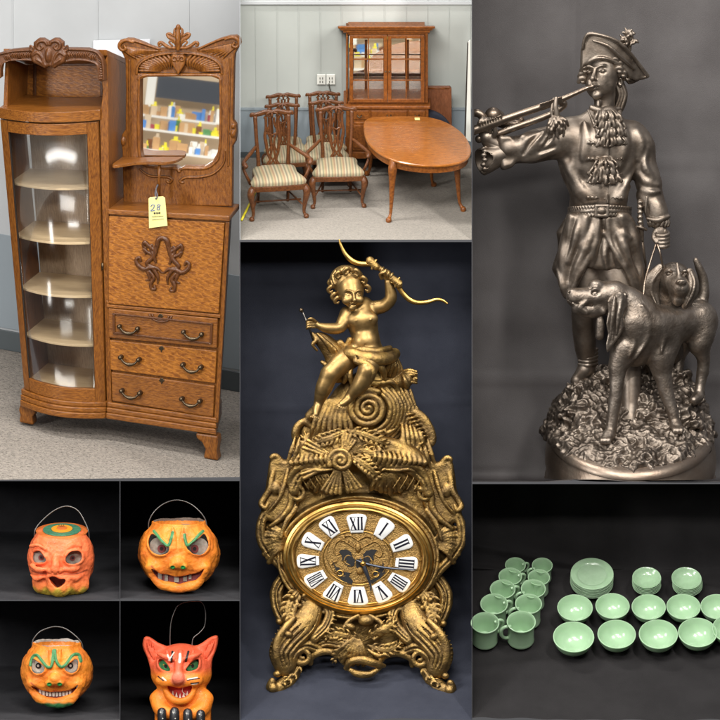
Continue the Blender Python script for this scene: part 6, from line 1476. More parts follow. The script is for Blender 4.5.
# --- rocky ground
G = Sculpt(544, 722, -92, 92, 346, 482, 1.0); G.ks = 1.6
sil = [(547, 440), (552, 422), (560, 405), (570, 393), (582, 384), (594, 376), (607, 366), (640, 359), (668, 362), (684, 369), (698, 384), (709, 404), (716, 430)]
G.ell((632, 0, 434), (82, 88, 20), 2, rot=(0, 0, -26.6))
G.poly(sil+[(716, 440), (632, 446)], 22, 62, 12, 14, spline=2)
G.ell((624, 18, 420), (60, 46, 28), 14, rot=(0, 0, -30)); G.ell((662, 16, 412), (42, 36, 26), 12, rot=(0, 0, -25)); G.ell((590, 16, 412), (30, 34, 24), 12, rot=(0, 0, -25))
R_ = random.Random(12)
def gsurf(x, d):
    f = 433-.5*d-16*max(1-((x-630)/84)**2-(d/90)**2, 0)**.8; yt = np.interp(x, [q[0] for q in sil], [q[1] for q in sil])
    u = min(max((d+12)/42, 0), 1); u = u*u*(3-2*u); return f*(1-u)+(yt+2)*u
for i in range(0):
    a = R_.uniform(0, 6.283); r = math.sqrt(R_.random())*80; x = 632+r*math.cos(a); d = r*1.04*math.sin(a)
    if d > 50: continue
    y = gsurf(x, d)+R_.uniform(-1, 3); w = R_.uniform(1.0, 2.8); u = R_.uniform(0, 6.283); l = R_.uniform(3, 10); c2 = R_.uniform(-1.5, 1.5)
    G.path([(x-l*math.cos(u), d+l*math.sin(u)*.4, y-l*math.sin(u)*.7), (x+c2, d-R_.uniform(0, 2.5), y+c2), (x+l*math.cos(u+c2*.4), d-l*math.sin(u)*.4, y+l*math.sin(u+c2*.4)*.7)], [w*.4, w, w*.4], 1.0, 3, cut=(i % 3 == 0))
for (x, y, d) in ((606, 446, -50), (676, 436, -38), (697, 404, 0), (690, 425, -20), (634, 452, -46), (655, 420, 0), (600, 414, 0), (570, 416, -6), (684, 376, 30), (578, 388, 18), (631, 440, -24)):
    for j in range(4): G.box((x+R_.uniform(-6, 6), d+R_.uniform(-4, 4), y+R_.uniform(-2, 3)), (R_.uniform(3, 7), R_.uniform(3, 6), R_.uniform(2, 4)), 2.5, rot=(R_.uniform(-40, 40), R_.uniform(-60, 60), 0))
G.build('rocky_ground', BRZR, st, PS, rough=((16, 3.4, 0), (8, 2.0, 1), (4, .8, 0)))
rings = []
for R, y in ((79, 428), (82, 431), (83.5, 434), (83.5, 436), (81.5, 437.5), (82, 440), (84.5, 446), (86, 454), (86.3, 462), (84, 470), (84, 474), (86.5, 480), (87, 500), (87, 530)):
    rings.append([Vector(PS([[632.5+R*math.cos(a), R*1.04*math.sin(a), y-.5*R*1.04*math.sin(a)]])[0]) for a in np.linspace(0, 2*math.pi, 97)[:-1]])
pl = MB().loft(rings, cap=True).obj('round_plinth', BRZP, st, smooth=True, sharp=40); clip_obj(pl, (((0, 0, 2.386), (0, 0, -1)),))
# ---------------------------------------------------------------- panel E: four papier-mache lanterns
PULP = mat('painted_papier_mache', (1, 1, 1), .5, attr='paint', col2=(.74, .60, .50), nscale=11, ramp=(.5, .85), bump=.5, bscale=22, coat=.05, rough2=.75)
PAPER = mat('printed_paper', lin('9a948a'), .7, col2=lin('7a7064'), nscale=20)
WIRE = mat('grey_wire', (.22, .21, .2), .4, .8); m_blk = mat('black_ink_paint', (.012, .012, .014), .4, coat=.4); m_redp = mat('red_paper', (.42, .02, .02), .6, col2=(.30, .02, .02), nscale=20)
m_grn = mat('green_paper', (.03, .22, .08), .4, col2=(.10, .42, .14), nscale=18); m_rdd = mat('maroon_print', (.16, .03, .03), .6); m_wht = mat('white_print', (.58, .55, .48), .55)
def dseg(V, pts):
    x, y = V[:, 0], V[:, 2]; D = np.full(len(V), 1e9)
    A = catmull(pts, 5) if len(pts) > 2 else np.array(pts, float)
    for a, b in zip(A[:-1], A[1:]):
        v = b-a; h = np.clip(((x-a[0])*v[0]+(y-a[1])*v[1])/max(v@v, 1e-9), 0, 1); D = np.minimum(D, np.hypot(x-a[0]-h*v[0], y-a[1]-h*v[1]))
    return D
def mixc(C, m, c): m = np.clip(m, 0, 1)[:, None]; return C*(1-m)+np.array(c)[None, :]*m
def bezel_hole(S, pts, d, lip=2.0, k=1.4, sp=3, lipd=0):
    A = catmull(pts, sp, True); S.path([(x, d(x, y)+lipd, y) for x, y in list(A)+[A[0]]], lip, k, 1)
def lantern(lab, kind, c, r, rim, top_cut=True):
    """c centre px, r (rx, rd, ry)"""
    pass
def surf_d(c, r):
    return lambda x, y: c[1]-r[1]*math.sqrt(max(1-((x-c[0])/r[0])**2-((y-c[2])/r[2])**2, .02))
def disc(parent, Pm, x, y, d, rx, ry, m, name, th=.8):
    e = [(x+rx*math.cos(t), y+ry*math.sin(t)) for t in np.linspace(0, 2*math.pi, 25)[:-1]]
    return MB().prism(e, lambda a, b: tuple(Pm([[a, d, b]])[0]), lambda a, b: tuple(Pm([[a, d+th, b]])[0])).obj(name, m, parent)
def flat(parent, Pm, poly, d, m, name, th=.8):
    return MB().prism(poly, lambda a, b: tuple(Pm([[a, d, b]])[0]), lambda a, b: tuple(Pm([[a, d+th, b]])[0])).obj(name, m, parent)
def wire(parent, Pm, pts, w=.0062, n=6): return MB().tube([tuple(Pm([p])[0]) for p in pts], w, 6, n).obj('wire_handle', WIRE, parent, smooth=True)
ORG = np.array(lin('ee8a28')); ORD = np.array(lin('e4682c')); GRN = lin('3f7f4c'); GLD = lin('c9b648')
# ---- 1: surprised lantern with a closed painted lid
c, r = (61.5, 0, 558), (33.2, 31, 37.5); PE = placer(.42, 596, .15, .42); sd = surf_d(c, r)
t1 = thing('pumpkin_lantern', 'salmon orange papier mache lantern with round open mouth and green ringed lid', 'lantern', PE([[61.5, 0, 596]])[0], 'papier mache halloween lanterns')
S = Sculpt(24, 100, -42, 38, 516, 602, .45)
S.ell(c, r, 1); S.ell((61.5, -2, 520), (60, 60, 11), 1, cut=True, rot=(0, 0, -18.4))
for a in np.linspace(0, 2*math.pi, 11)[:-1]: S.path([(c[0]+33.5*math.cos(a+.3)*math.cos(e), 31.5*math.sin(a+.3)*math.cos(e), c[2]+38*math.sin(e)) for e in (.25, .6, .95, 1.3)], [.6, 1.8, 2.4, 2], 3, 4, True)
for i in (-1, 0, 1): S.ell((61.5+i*16, -14+abs(i)*3, 586-abs(i)*2), (12, 12, 10), 8)
S.ell((61, -26, 583), (12.5, 9, 13), 4)                                        # jutting chin
S.ell(c, (r[0]-4, r[1]-4, r[2]-5), 1, cut=True)
e1 = [(34.5, 556), (36, 550.5), (41, 549.5), (45, 553), (48, 558), (46, 561), (40, 561.5), (36, 560.5)]; e2 = [(68, 560), (68.6, 554.5), (73, 550.5), (80, 549.8), (83.4, 553), (83, 559), (79, 562), (72, 562.5)]
mo = [(51, 576), (56, 574.5), (62, 577), (67, 578), (66, 582), (62, 585.6), (58.5, 586), (55, 583), (52.4, 580)]
for q in (e1, e2): bezel_hole(S, q, sd, 2.6, 2.0)
A = catmull(mo, 3, True); S.path([(x, sd(x, y)-4, y) for x, y in list(A)+[A[0]]], 3, 2, 1)
for q in (e1, e2, mo): S.poly(q, -60, -8, .3, .8, True, 3)
S.path([(57.5, -31, 556), (57.8, -34, 564), (57.4, -34, 568)], [2.6, 4, 4.6], 3, 4); S.ell((52.5, -32.5, 569), (3, 3, 2.4), 2); S.ell((62.5, -32.5, 569), (3, 3, 2.4), 2)
for x in (55, 60.4): S.ell((x, -36, 571), (1.2, 2, 1), .6, cut=True)
for sg in (-1, 1):
    S.path([(57.5+sg*10, -28, 548), (57.5+sg*17, -27, 544), (57.5+sg*25, -22, 545)], [1, 1.8, 1], 3, 4)
    S.path([(57.5+sg*9, -30, 568), (57.5+sg*18, -28, 568), (57.5+sg*25, -21, 564)], [1.4, 2.4, 1.4], 3, 4)
    S.path([(57.5+sg*12, -28, 575.5), (57.5+sg*20, -25, 577), (57.5+sg*25, -20, 574)], [1.2, 2.6, 1.2], 3.5, 4)
    S.path([(57.5+sg*10, -33, 572.5), (57.5+sg*20, -30, 572.6), (57.5+sg*30, -22, 569)], [.6, 1.0, .6], 1, 4, True)
def pt(V):
    C = np.tile(np.array(lin('ec7140')), (len(V), 1)); y = V[:, 2]
    C = mixc(C, (y-586-2*np.sin(V[:, 0]*.5))/5, lin('a3a83a')); C = mixc(C, (y-577)/40, lin('e8a030'))
    C = mixc(C, (1.2-np.minimum(dseg(V, [(66, 572.6), (78, 572.6), (88, 569)]), dseg(V, [(33, 570), (40, 572), (48, 572.6)])))/.8*.7, lin('8a3a20'))
    ins = V[:, 1] > -20; 
    C = mixc(C, ((np.abs(V[:, 0]-61.5)/29)**2+((V[:, 1])/27)**2+((y-558)/32.8)**2 < 1.0)*1.0, lin('6a5648'))
    return C
sh = S.build('shell', PULP, t1, PE, paint=pt, soften=1, rough=((9, .7, 0), (3.5, .25, 0)))
# painted lid
lid = MB(); TL = lambda x, y, u=0: tuple(PE([[x, (530-y)*3.3-1, y-u]])[0])
for (rx, ry, u, m, nm) in ((26, 6.9, 0, None, ''),): pass
def lid_disc(rx, ry, u, m, nm):
    e = [(62.5+rx*math.cos(t), 531+ry*math.sin(t)) for t in np.linspace(0, 2*math.pi, 41)[:-1]]
    return MB().prism(e, lambda a, b: tuple(PE([[a, -(b-531)*3.0, b-u]])[0]), lambda a, b: tuple(PE([[a, -(b-531)*3.0, b-u+.6]])[0])).obj(nm, m, t1)
m_or = mat('orange_print', lin('e07c3c'), .45, col2=lin('d46e34'), nscale=12, coat=.3); m_gr2 = mat('green_print', lin('4f8a6c'), .45, col2=lin('3f7458'), nscale=30); m_yo = mat('yellow_orange_print', lin('f0a030'), .45)
ld = lid_disc(26, 7.2, .9, m_or, 'lid'); lid_disc(19, 5.6, 2.0, m_gr2, 'green_ring'); lid_disc(10.5, 3.3, 3.0, m_yo, 'orange_disc'); lid_disc(5, 1.5, 3.8, m_or, 'disc_centre')
b = MB()
for k_ in range(3): b.tube([tuple(PE([[59+k_*2.2+q, -(530+.6*s_-531)*3.0, 530+.6*s_-4.9]])[0]) for q, s_ in ((0, 1), (.7, -1), (1.2, 1))], .003, 5)
b.obj('printed_marks', m_rdd, ld)
for i, (x, y, rx, ry) in enumerate(((41, 556, 8, 7), (75.5, 556.5, 9, 7.5))):
    e_ = disc(t1, PE, x, y, -18, rx, ry, PAPER, 'eye_insert'); disc(e_, PE, x+(1.5 if i == 0 else -1.5), y+.6, -18.8, 2.6, 2.6, m_rdd, 'printed_pupil', .5); disc(e_, PE, x+(1.7 if i == 0 else -1.2), y+.6, -19.2, 1.2, 1.2, m_blk, 'pupil', .3)
flat(t1, PE, [(49, 572), (69, 572), (69, 588), (49, 588)], -14, m_rdd, 'mouth_insert')
wire(t1, PE, [(35, 2, 540), (35.4, 0, 531), (40, 2, 523), (52, 4, 512), (63, 4, 506.4), (72, 4, 506.6), (80, 3, 512), (87, 1, 525), (89.4, 0, 533), (89.6, 1, 541)])
# ---- 2 and 3: grinning jack o' lanterns
def grin(lab, c, r, eyes, brows, nose, mouth, teeth, rimx, rimy, hand, PEm, eye_in, green_low, seed, rimcol):
    t = thing('pumpkin_lantern', lab, 'lantern', PEm([[c[0], 0, c[2]+r[2]]])[0], 'papier mache halloween lanterns')
    sd = surf_d(c, r); R_ = random.Random(seed)
    S = Sculpt(c[0]-r[0]-6, c[0]+r[0]+6, -r[1]-10, r[1]+4, rimy-8, c[2]+r[2]+8, .5)
    S.ell(c, r, 1); S.ell((c[0], 0, rimy+2), (rimx+1.5, rimx+1.5, 8), 4)
    for a in np.linspace(0, 2*math.pi, 9)[:-1]: S.path([(c[0]+(r[0]+.6)*math.cos(a)*math.cos(e), (r[1]+.6)*math.sin(a)*math.cos(e), c[2]+(r[2]+.6)*math.sin(e)) for e in (.5, .9, 1.3)], [.5, 1.6, 2], 3, 4, True)
    S.path([(c[0], -r[1]+6, rimy+6), (c[0], -r[1]+1, c[2]-10)], [1.4, .4], 1.5, 1, True)
    for sx_ in (-5, 5): S.path([(c[0]+sx_, -r[1]+6, rimy+7), (c[0]+sx_*.6, -r[1]+1, c[2]-6)], [1.8, 1.2], 2.5, 1)
    S.path([(x, sd(x, y)-2.5, y+4) for x, y in mouth[1]], [2]+[4.6]*(len(mouth[1])-2)+[2], 4, 5)      # lower lip
    for sg in (-1, 1): S.ell((c[0]+sg*r[0]*.56, -r[1]*.66, nose[1]+2), (r[0]*.24, r[1]*.22, r[2]*.17), 7)
    S.ell((nose[0], -r[1]-1, nose[1]-3), (6.5, 5, 6), 5); 
    for sg in (-1, 1): S.ell((nose[0]+sg*5.5, -r[1]-.5, nose[1]), (3.6, 4, 3), 2.5)
    for q in eyes: bezel_hole(S, q, sd, 2.3, 2.4)
    S.ell(c, (r[0]-3.4, r[1]-3.4, r[2]-3.4), 1, cut=True)
    S.ell((c[0], 0, rimy-9), (rimx+30, 60, 10.5), .5, cut=True, rot=(0, 0, -8)); S.ell((c[0], 0, rimy), (rimx-2, rimx-2, 14), .6, cut=True)
    for q in eyes: S.poly(q, -60, -8, .3, .8, True, 3)
    S.poly(mouth[0], -60, -8, .4, .8, True, 3)
    for sg in (-1, 1): S.ell((nose[0]+sg*5.2, -r[1]-5, nose[1]+1), (1.9, 2.4, 1.5), .5, cut=True)
    for bp in brows: S.path([(x, sd(x, y)-1.6, y) for x, y in bp], 1.5, 1.2, 5)
    for sg in (-1, 1): S.path([(mouth[1][0 if sg < 0 else -1][0]+sg*1, sd(*mouth[1][0 if sg < 0 else -1])-1, mouth[1][0][1]-4), (mouth[1][0 if sg < 0 else -1][0]+sg*5, sd(*mouth[1][0 if sg < 0 else -1])+2, mouth[1][0][1]-5)], [1, .6], 1, 1, True)
    def pt(V):
        x, d, y = V[:, 0], V[:, 1], V[:, 2]; C = np.tile(ORG, (len(V), 1)); C = mixc(C, .15+.2*np.sin(x*.21+y*.13)+.12*np.sin(y*.31), ORD)
        front = d < -2
        for bp in brows: C = mixc(C, (2.0-dseg(V, bp))/.7*front, GRN)
        for sg in (-1, 1): C = mixc(C, (3.0-np.hypot(x-nose[0]-sg*5.2, (y-nose[1]-1)*1.2))/.8*front, lin('1f8a3c'))
        C = mixc(C, (1.5-dseg(V, [(a, b_-3.4) for a, b_ in mouth[0][:1]]+[(a, b_) for a, b_ in mouth[0][1:2]]))/1*.6*front, lin('8a3a20'))
        if green_low: C = mixc(C, (y-(c[2]+r[2]*.86)-.5*np.sin(x*.6))/2.5, lin('2f6a3c'))
        inner = ((x-c[0])/(r[0]-2.2))**2+(d/(r[1]-2.2))**2+((y-c[2])/(r[2]-2.2))**2 < 1.0
        C = mixc(C, inner*1.0, lin(rimcol)); C = mixc(C, (y < rimy+1.0+.25*np.sin(x*.7))*(np.hypot(x-c[0], d) < rimx+.6)*.9, lin(rimcol)); return C
    S.build('shell', PULP, t, PEm, paint=pt, soften=1, rough=((9, .7, 0), (3.5, .25, 0)))
    for q in eye_in: 
        x, y, rr, px, py = q; e_ = disc(t, PEm, x, y, -r[1]*.62, rr, rr*.95, PAPER if not green_low else m_wht, 'eye_insert')
        disc(e_, PEm, px, py, -r[1]*.62-.9, rr*.42, rr*.45, m_rdd if not green_low else m_blk, 'printed_pupil', .6); disc(e_, PEm, px, py, -r[1]*.62-1.3, rr*.18, rr*.2, m_blk if not green_low else m_wht, 'pupil', .4)
    xs = [p[0] for p in mouth[0]]; ys = [p[1] for p in mouth[0]]; dd = -r[1]*.62
    ins = flat(t, PEm, [(min(xs)+1, min(ys)-2), (max(xs)-1, min(ys)-2), (max(xs)-4, max(ys)+1), (min(xs)+4, max(ys)+1)], dd, m_rdd, 'mouth_insert')
    for (x0, x1, y0, y1) in teeth: flat(ins, PEm, [(x0, y0), (x1, y0), (x1-.2, y1), (x0+.2, y1)], dd-1.2, m_wht if green_low else PAPER, 'tooth', 1.1)
    wire(t, PEm, hand); return t
PE2 = placer(.46, 590, .15, .46)
o = lambda x, y: (120+x/6, 480+y/6)
grin('large orange papier mache lantern, green angled brows and a wide gap-toothed grin', (179.2, 0, 552.5), (40.8, 38, 37), [[o(*p) for p in ((182, 345), (205, 318), (240, 345), (270, 375), (305, 390), (300, 420), (270, 438), (230, 438), (195, 415), (180, 385))], [o(*p) for p in ((408, 385), (440, 372), (475, 345), (505, 318), (525, 335), (535, 375), (525, 415), (490, 438), (450, 432), (420, 410))]],
     [[o(*p) for p in ((212, 300), (230, 320), (262, 358), (295, 384), (310, 365), (326, 305))], [o(*p) for p in ((396, 320), (402, 355), (415, 382), (450, 355), (480, 322), (502, 302))]], o(357, 508),
     ([o(*p) for p in ((198, 528), (230, 545), (290, 562), (360, 568), (430, 560), (480, 543), (512, 524), (500, 556), (460, 588), (400, 606), (340, 610), (280, 598), (230, 575))], [o(*p) for p in ((200, 545), (240, 590), (300, 612), (360, 618), (420, 610), (475, 585), (510, 540))]),
     [(159, 163, 570, 578.5), (165.5, 169, 572, 580), (175, 180, 573, 581), (184, 188, 572, 580), (189.5, 192.5, 571, 578)], 24.8, 520, [(149, 0, 530), (149.4, 0, 521), (155, 0, 511), (165, 1, 503), (177.5, 1, 499.6), (190, 1, 503), (200, 0, 511), (206, 0, 520), (207.4, 0, 531)], PE2,
     [(160, 545, 9.2, 162.6, 547.6), (200, 545.5, 9.2, 195.8, 547.6)], False, 3, '6a6a66')
PE3 = placer(.46, 706, .15, .46); o = lambda x, y: (x/6, 600+y/6)
grin('small orange papier mache lantern with thin green brows, white eyes and a toothy smile', (57.2, 0, 671), (36, 34, 33.5), [[o(*p) for p in ((196, 375), (210, 345), (235, 352), (265, 375), (285, 395), (272, 420), (240, 430), (210, 415))], [o(*p) for p in ((402, 390), (430, 365), (460, 342), (480, 355), (480, 385), (465, 415), (435, 425), (410, 412))]],
     [[o(*p) for p in ((196, 378), (205, 335), (235, 318), (265, 350), (300, 386), (325, 378), (335, 290))], [o(*p) for p in ((343, 290), (352, 350), (380, 386), (410, 370), (445, 322), (480, 318), (495, 355))]], o(342, 484),
     ([o(*p) for p in ((200, 505), (240, 522), (290, 538), (345, 542), (400, 534), (450, 516), (478, 498), (468, 525), (430, 556), (385, 570), (335, 574), (285, 566), (240, 545))], [o(*p) for p in ((205, 520), (245, 556), (300, 580), (345, 585), (400, 578), (445, 555), (478, 515))]),
     [(40.5+i*3.3, 43.1+i*3.3, 687.2+.9*math.sin(i/9*math.pi), 693.6+1.2*math.sin(i/9*math.pi)) for i in range(10)], 22.3, 641, [(33, 0, 648), (33.4, 0, 640), (40, 0, 631.5), (50, 1, 627), (58, 1, 626), (67, 1, 628.5), (77, 0, 636), (82.4, 0, 643), (83.6, 0, 652)], PE3,
     [(40, 664.5, 6.4, 40, 664), (72.4, 664.5, 6.4, 72.2, 664)], True, 5, 'cfccc4')
# ---- 4: cat lantern
PE4 = placer(.5, 740, .12, .45); o = lambda x, y: (120+x/6, 600+y/6)
t4 = thing('cat_lantern', 'salmon and orange papier mache cat lantern with green eyes and open red mouth', 'lantern', PE4([[183, 0, 740]])[0], 'papier mache halloween lanterns')
c, r = (181.5, 0, 668), (30, 27, 25); sd = surf_d(c, r)
S = Sculpt(138, 222, -44, 34, 630, 730, .5)
S.ell(c, r, 2); S.ell((181.5, -4, 675), (29.5, 24, 19), 5)
S.poly([(156, 690), (163, 685), (200, 685), (208, 690), (211, 705), (211, 732), (155, 732), (155, 704)], -20, 22, 9, 5)
for sg, pts in ((-1, [(144.5, 637), (150, 636.5), (158, 642), (166, 647), (160, 660), (152, 668), (147, 656), (143, 646)]), (1, [(218, 635.5), (217.5, 646), (213, 658), (209, 667), (200, 660), (195, 648), (203, 642), (211, 636.5)])):
    S.poly(pts, -7, 5, 3, 4, spline=3)
    A = [(149, 641), (151, 649), (155, 658)] if sg < 0 else [(213.5, 640.5), (210, 649), (206, 657)]
    S.path([(x, -9, y) for x, y in A], [3, 4.4, 2.6], 1.5, 4, True)
    for j in range(3): S.path([(x+sg*(-2.4*j+1)*1, -7.4, y+j*1.5) for x, y in A], [.5, 1, .6], .8, 4)
for x, dd in ((168, 0), (181.5, -1), (194, 0)): S.path([(x, -20, 650), (x+(181.5-x)*.2, -26, 659)], [1.8, 1.8], 3, 1)
eyL = [o(*p) for p in ((240, 350), (262, 348), (285, 368), (306, 400), (302, 416), (270, 412), (245, 395), (237, 372))]; eyR = [o(*p) for p in ((474, 348), (478, 370), (470, 398), (445, 412), (412, 416), (402, 405), (425, 372), (452, 350))]
for q in (eyL, eyR): bezel_hole(S, q, sd, 2.4, 2.2)
for sg in (-1, 1): S.ell((180+sg*11, -24, 679), (12.5, 8, 7.5), 4); S.path([(180+sg*5, -27, 657), (180+sg*14, -25, 655), (180+sg*21, -20, 652)], [2, 2.6, 1.6], 2.5, 4)
S.ell((179.5, -32, 676.5), (6.2, 5, 5.6), 2); S.path([(179.8, -28, 662), (179.6, -31, 672)], [4, 4.4], 3, 1)
mo = [o(*p) for p in ((290, 506), (330, 512), (360, 520), (395, 512), (436, 504), (428, 540), (405, 566), (375, 580), (345, 576), (312, 552))]
S.path([(x, -25+abs(x-181)*.18, y) for x, y in (o(270, 500), o(285, 545), o(320, 585), (181, 699), o(410, 585), o(440, 550), o(458, 505))], [2, 3, 4, 4.4, 4, 3, 2], 3, 5)
for sg in (-1, 1): S.path([(182+sg*24, -12, 698), (182+sg*20, -20, 708), (182+sg*12, -24, 712)], [8, 7.5, 6], 4, 4)
for q in (eyL, eyR, mo): S.poly(q, -60, -14, .3, .8, True, 3)
S.ell((181.5, 0, 668), (26, 23, 21), 1, cut=True)
def pt(V):
    x, d, y = V[:, 0], V[:, 1], V[:, 2]; C = np.tile(np.array(lin('e5603c')), (len(V), 1)); C = mixc(C, (y-668-abs(x-180)*-.05)/9, lin('ee8422'))
    C = mixc(C, (9-np.hypot(x-179.5, y-676.5))/3*(d < -20), lin('ea7a5e')); f = d < -10
    for a, col, w in (([o(320, 303), o(316, 360)], '141414', 1.3), ([o(415, 303), o(402, 355)], '141414', 1.4), ([o(330, 305), o(300, 350)], 'e8ddd0', .7), ([o(366, 315), o(366, 358)], 'f0d8cc', 1.4), ([o(293, 318), o(308, 350)], 'f0d8cc', .9), ([o(236, 448), o(268, 470)], '141414', .9), ([o(262, 452), o(284, 470)], 'f2e8dc', .7), ([o(410, 468), o(482, 458)], '141414', .8), ([o(412, 462), o(470, 452)], 'f2e8dc', .6), ([o(432, 488), o(478, 484)], '141414', .9), ([o(436, 494), o(470, 491)], 'f2e8dc', .5)):
        C = mixc(C, (w-dseg(V, a))/.35*f, lin(col))
    C = mixc(C, (((x-c[0])/27)**2+(d/24)**2+((y-668)/22)**2 < 1)*1.0, lin('5a4034')); return C
S.build('body', PULP, t4, PE4, paint=pt, soften=1)
for (x, y) in (o(275, 390), o(438, 388)):
    e_ = disc(t4, PE4, x, y, -15, 7, 6.4, m_grn, 'eye_insert'); disc(e_, PE4, x+.5, y, -15.6, 1.4, 1.8, m_blk, 'pupil', .4); disc(e_, PE4, x-1.4, y-1.5, -16, .6, .6, m_yo, 'glint', .3)
mi = flat(t4, PE4, [(166, 683), (195, 683), (192, 698), (170, 698)], -17, m_redp, 'mouth_insert')
for i in range(5): flat(mi, PE4, [(172+i*3.6, 697.5-abs(i-2)*1.6), (173.6+i*3.6, 691.8-abs(i-2)*1.2), (174.8+i*3.6, 697.5-abs(i-2)*1.6)], -18, m_wht, 'tooth')
b = MB(); b.tube([tuple(PE4([p])[0]) for p in ((184, -18.6, 685), (183, -18.6, 690), (186, -18.6, 693))], .004, 5, 3); b.obj('printed_line', m_wht, mi)
for x0, x1, y in ((158.5, 167.5, 706), (170.5, 180.5, 706), (184, 193.5, 707), (197, 206, 708)):
    K = Sculpt(x0-5, x1+5, -42, -6, 698, 732, .5); K.path([((x0+x1)/2, -29, y+4), ((x0+x1)/2, -31, y+12), ((x0+x1)/2, -31, 736)], (x1-x0)*.5, 1, 3)
    K.path([((x0+x1)/2, -33.4, y+6), ((x0+x1)/2+.6, -35, y+14), ((x0+x1)/2, -35, y+24)], 1.2, 1.5, 3)
    pw_ = K.build('painted_paw', m_blk, t4, PE4); disc(pw_, PE4, (x0+x1)/2-1, y+4, -34.6, .9, .8, m_wht, 'dot', .8); disc(pw_, PE4, (x0+x1)/2+1, y+10, -36.4, .7, .6, m_wht, 'dot', .8)
wire(t4, PE4, [(170.5, 0, 650), (170.3, 0, 640), (170.6, 0, 630), (171.6, 0, 621), (174.5, 0, 612), (178.5, 0, 605), (186, 0, 601.4), (194, 0, 600.6), (202, 0, 601.6), (205.8, 0, 611), (205, 0, 625), (200, 0, 632), (194.5, 0, 636.5), (192.6, 0, 641), (192.4, 0, 650)], .0055)
# ---------------------------------------------------------------- panel F: green glass dishes
JADE = mat('jade_green_glass', lin('a6c6a2'), .24, col2=lin('9cbc98'), nscale=2, coat=.5, spec=.6)
JADE.node_tree.nodes['Principled BSDF'].inputs['Subsurface Weight'].default_value = .25
JADE.node_tree.nodes['Principled BSDF'].inputs['Subsurface Scale'].default_value = .03
JADE.node_tree.nodes['Principled BSDF'].inputs['Subsurface Radius'].default_value = (.6, 1, .5)
FF = Frame(P(596, 720, 0.0), 45)
Zc = lambda x, y: (472+x/2.903, 480+y/2.903)
EUL = FF.eul
def put(o, px, py, z, s=1.0, rz=0):
    p = FF.floor(px, py, z*s+.02); o.location = FF.w((p.x, p.y, .02)); o.scale = (s, s, s)
    o.rotation_euler = (FF.R@Matrix.Rotation(math.radians(rz), 3, 'Z')).to_euler(); return o
def lathe_part(name, prof, par, n=56): 
    b = MB(); b.lathe(prof, n=n); return b.obj(name, JADE, par, smooth=True, local=True, sharp=50, fix=True)
# cereal bowls, unit: outer radius .2
bowl = thing('green_bowl', 'x', 'bowl', (0, 0, 0), 'open jade green bowls in two rows')
lathe_part('bowl_body', [(0, .008), (.075, .006), (.082, 0), (.09, 0), (.094, .01), (.13, .035), (.165, .075), (.187, .12), (.196, .16), (.2, .168), (.198, .175), (.19, .176), (.184, .168), (.172, .125), (.15, .085), (.118, .05), (.08, .028), (0, .022)], bowl)
BL = [(295, 460, 62, 'front row, leftmost'), (420, 452, 58, 'front row, second from left'), (541, 452, 59, 'front row, third from left'), (655, 447, 59, 'front row, fourth from left'), (752, 436, 57, 'front row, cut off at the right edge'),
      (299, 375, 54, 'rear row, leftmost, below the plate stack'), (408, 370, 52, 'rear row, second from left'), (513, 373, 52, 'rear row, third, below the left bowl stack'), (614, 372, 52, 'rear row, fourth, below the right bowl stack'), (712, 372, 51, 'rear row, last at the right')]
for i, (x, y, r, lab) in enumerate(BL):
    o = bowl if i == 0 else copy_tree(bowl); put(o, *Zc(x, y-4), .17, r/290.3/.2*.98, 13*i); o['label'] = 'open jade green bowl, '+lab
# mugs
mug = thing('green_mug', 'x', 'mug', (0, 0, 0), 'jade green mugs in two columns')
lathe_part('mug_body', [(0, .012), (.10, .01), (.118, 0), (.130, .002), (.134, .012), (.130, .03), (.130, .05), (.128, .08), (.128, .14), (.131, .20), (.136, .235), (.140, .247), (.144, .256), (.142, .265), (.134, .267), (.127, .258), (.121, .235), (.112, .20), (.103, .14), (.100, .06), (.09, .035), (0, .03)], mug)
hb = MB(); hb.tube([(.105, 0, .215), (.16, 0, .225), (.196, 0, .19), (.196, 0, .12), (.165, 0, .07), (.112, 0, .06)], [.022, .021, .02, .019, .019, .022], 10, 6, flat=.8); hb.obj('handle', JADE, mug, smooth=True, local=True)
MG_ = [(126, 247, 31), (204, 248, 31), (111, 280, 35), (194, 283, 33), (89, 317, 38), (178, 316, 37), (64, 360, 41), (164, 360, 40), (38, 415, 42), (143, 412, 43)]
rows = ('rearmost', 'second from the back', 'middle', 'second from the front', 'frontmost')
for i, (x, y, r) in enumerate(MG_):
    o = mug if i == 0 else copy_tree(mug); lft = i % 2 == 0
    put(o, *Zc(x, y), .26, r/290.3/.143, 25 if lft else 193); o['label'] = 'jade green mug, %s of the %s column, handle turned to the %s' % (rows[i//2], 'left' if lft else 'right', 'right' if lft else 'left')
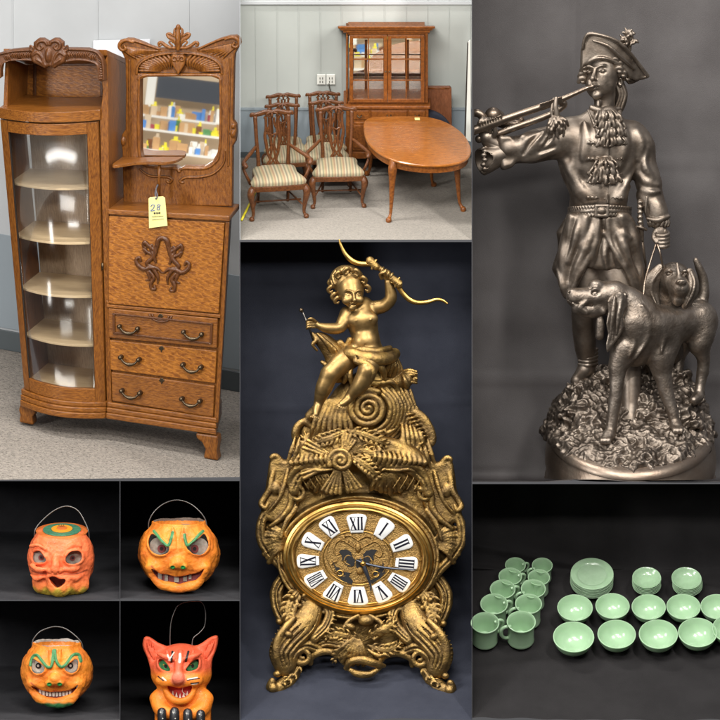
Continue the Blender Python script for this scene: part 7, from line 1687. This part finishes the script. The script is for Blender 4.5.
# stack of plates
cx, cy = Zc(349, 272); s_ = 64/290.3
ordn = ('topmost', 'second', 'third', 'fourth', 'fifth', 'sixth', 'seventh', 'eighth', 'ninth')
plate = thing('green_plate', 'x', 'plate', (0, 0, 0), 'stacked jade green plates')
lathe_part('plate_body', [(0, .006), (.55, .004), (.58, 0), (.62, 0), (.64, .012), (.80, .045), (.97, .085), (1.0, .095), (.995, .108), (.95, .112), (.90, .098), (.80, .085), (.70, .072), (.67, .03), (.64, .022), (0, .022)], plate, 72)
NP = 8
for i in range(NP):
    o = plate if i == 0 else copy_tree(plate); h = .02+.0185*(NP-1-i)
    p = FF.floor(cx, cy, .02+.0185*(NP-1)+.108*s_); o.location = FF.w((p.x+random.uniform(-.004, .004), p.y, h)); o.scale = (s_,)*3; o.rotation_euler = EUL
    o['label'] = 'jade green plate, %s from the top of the plate stack' % ordn[i] if i else 'topmost jade green plate on the plate stack, its whole face showing'
# stacks of small bowls
sb = thing('small_green_bowl', 'x', 'bowl', (0, 0, 0), 'stacked small jade green bowls')
lathe_part('bowl_body', [(0, .03), (.42, .02), (.46, 0), (.52, 0), (.54, .03), (.72, .14), (.9, .30), (.985, .43), (1.0, .455), (.985, .48), (.95, .475), (.86, .34), (.68, .18), (.5, .09), (0, .075)], sb, 60)
first = True
for (x, y, r, nm, tilt) in ((508, 283, 43, 'left', 0), (627, 285, 45, 'right', 1)):
    cx, cy = Zc(x, y); s_ = r/290.3; n_ = 6; p = FF.floor(cx, cy, .02+.021*(n_-1)+.47*s_)
    for i in range(n_):
        o = sb if first else copy_tree(sb); first = False; k_ = n_-1-i
        o.location = FF.w((p.x-(.003*k_ if tilt else 0)+random.uniform(-.003, .003), p.y, .02+.021*k_)); o.scale = (s_,)*3; o.rotation_euler = (FF.R@Matrix.Rotation(math.radians(3*tilt*(k_/6)), 3, 'Y')).to_euler()
        o['label'] = ('small jade green bowl, %s from the top of the %s stack' % (ordn[i], nm)) if i else 'small jade green bowl on top of the %s stack of bowls' % nm
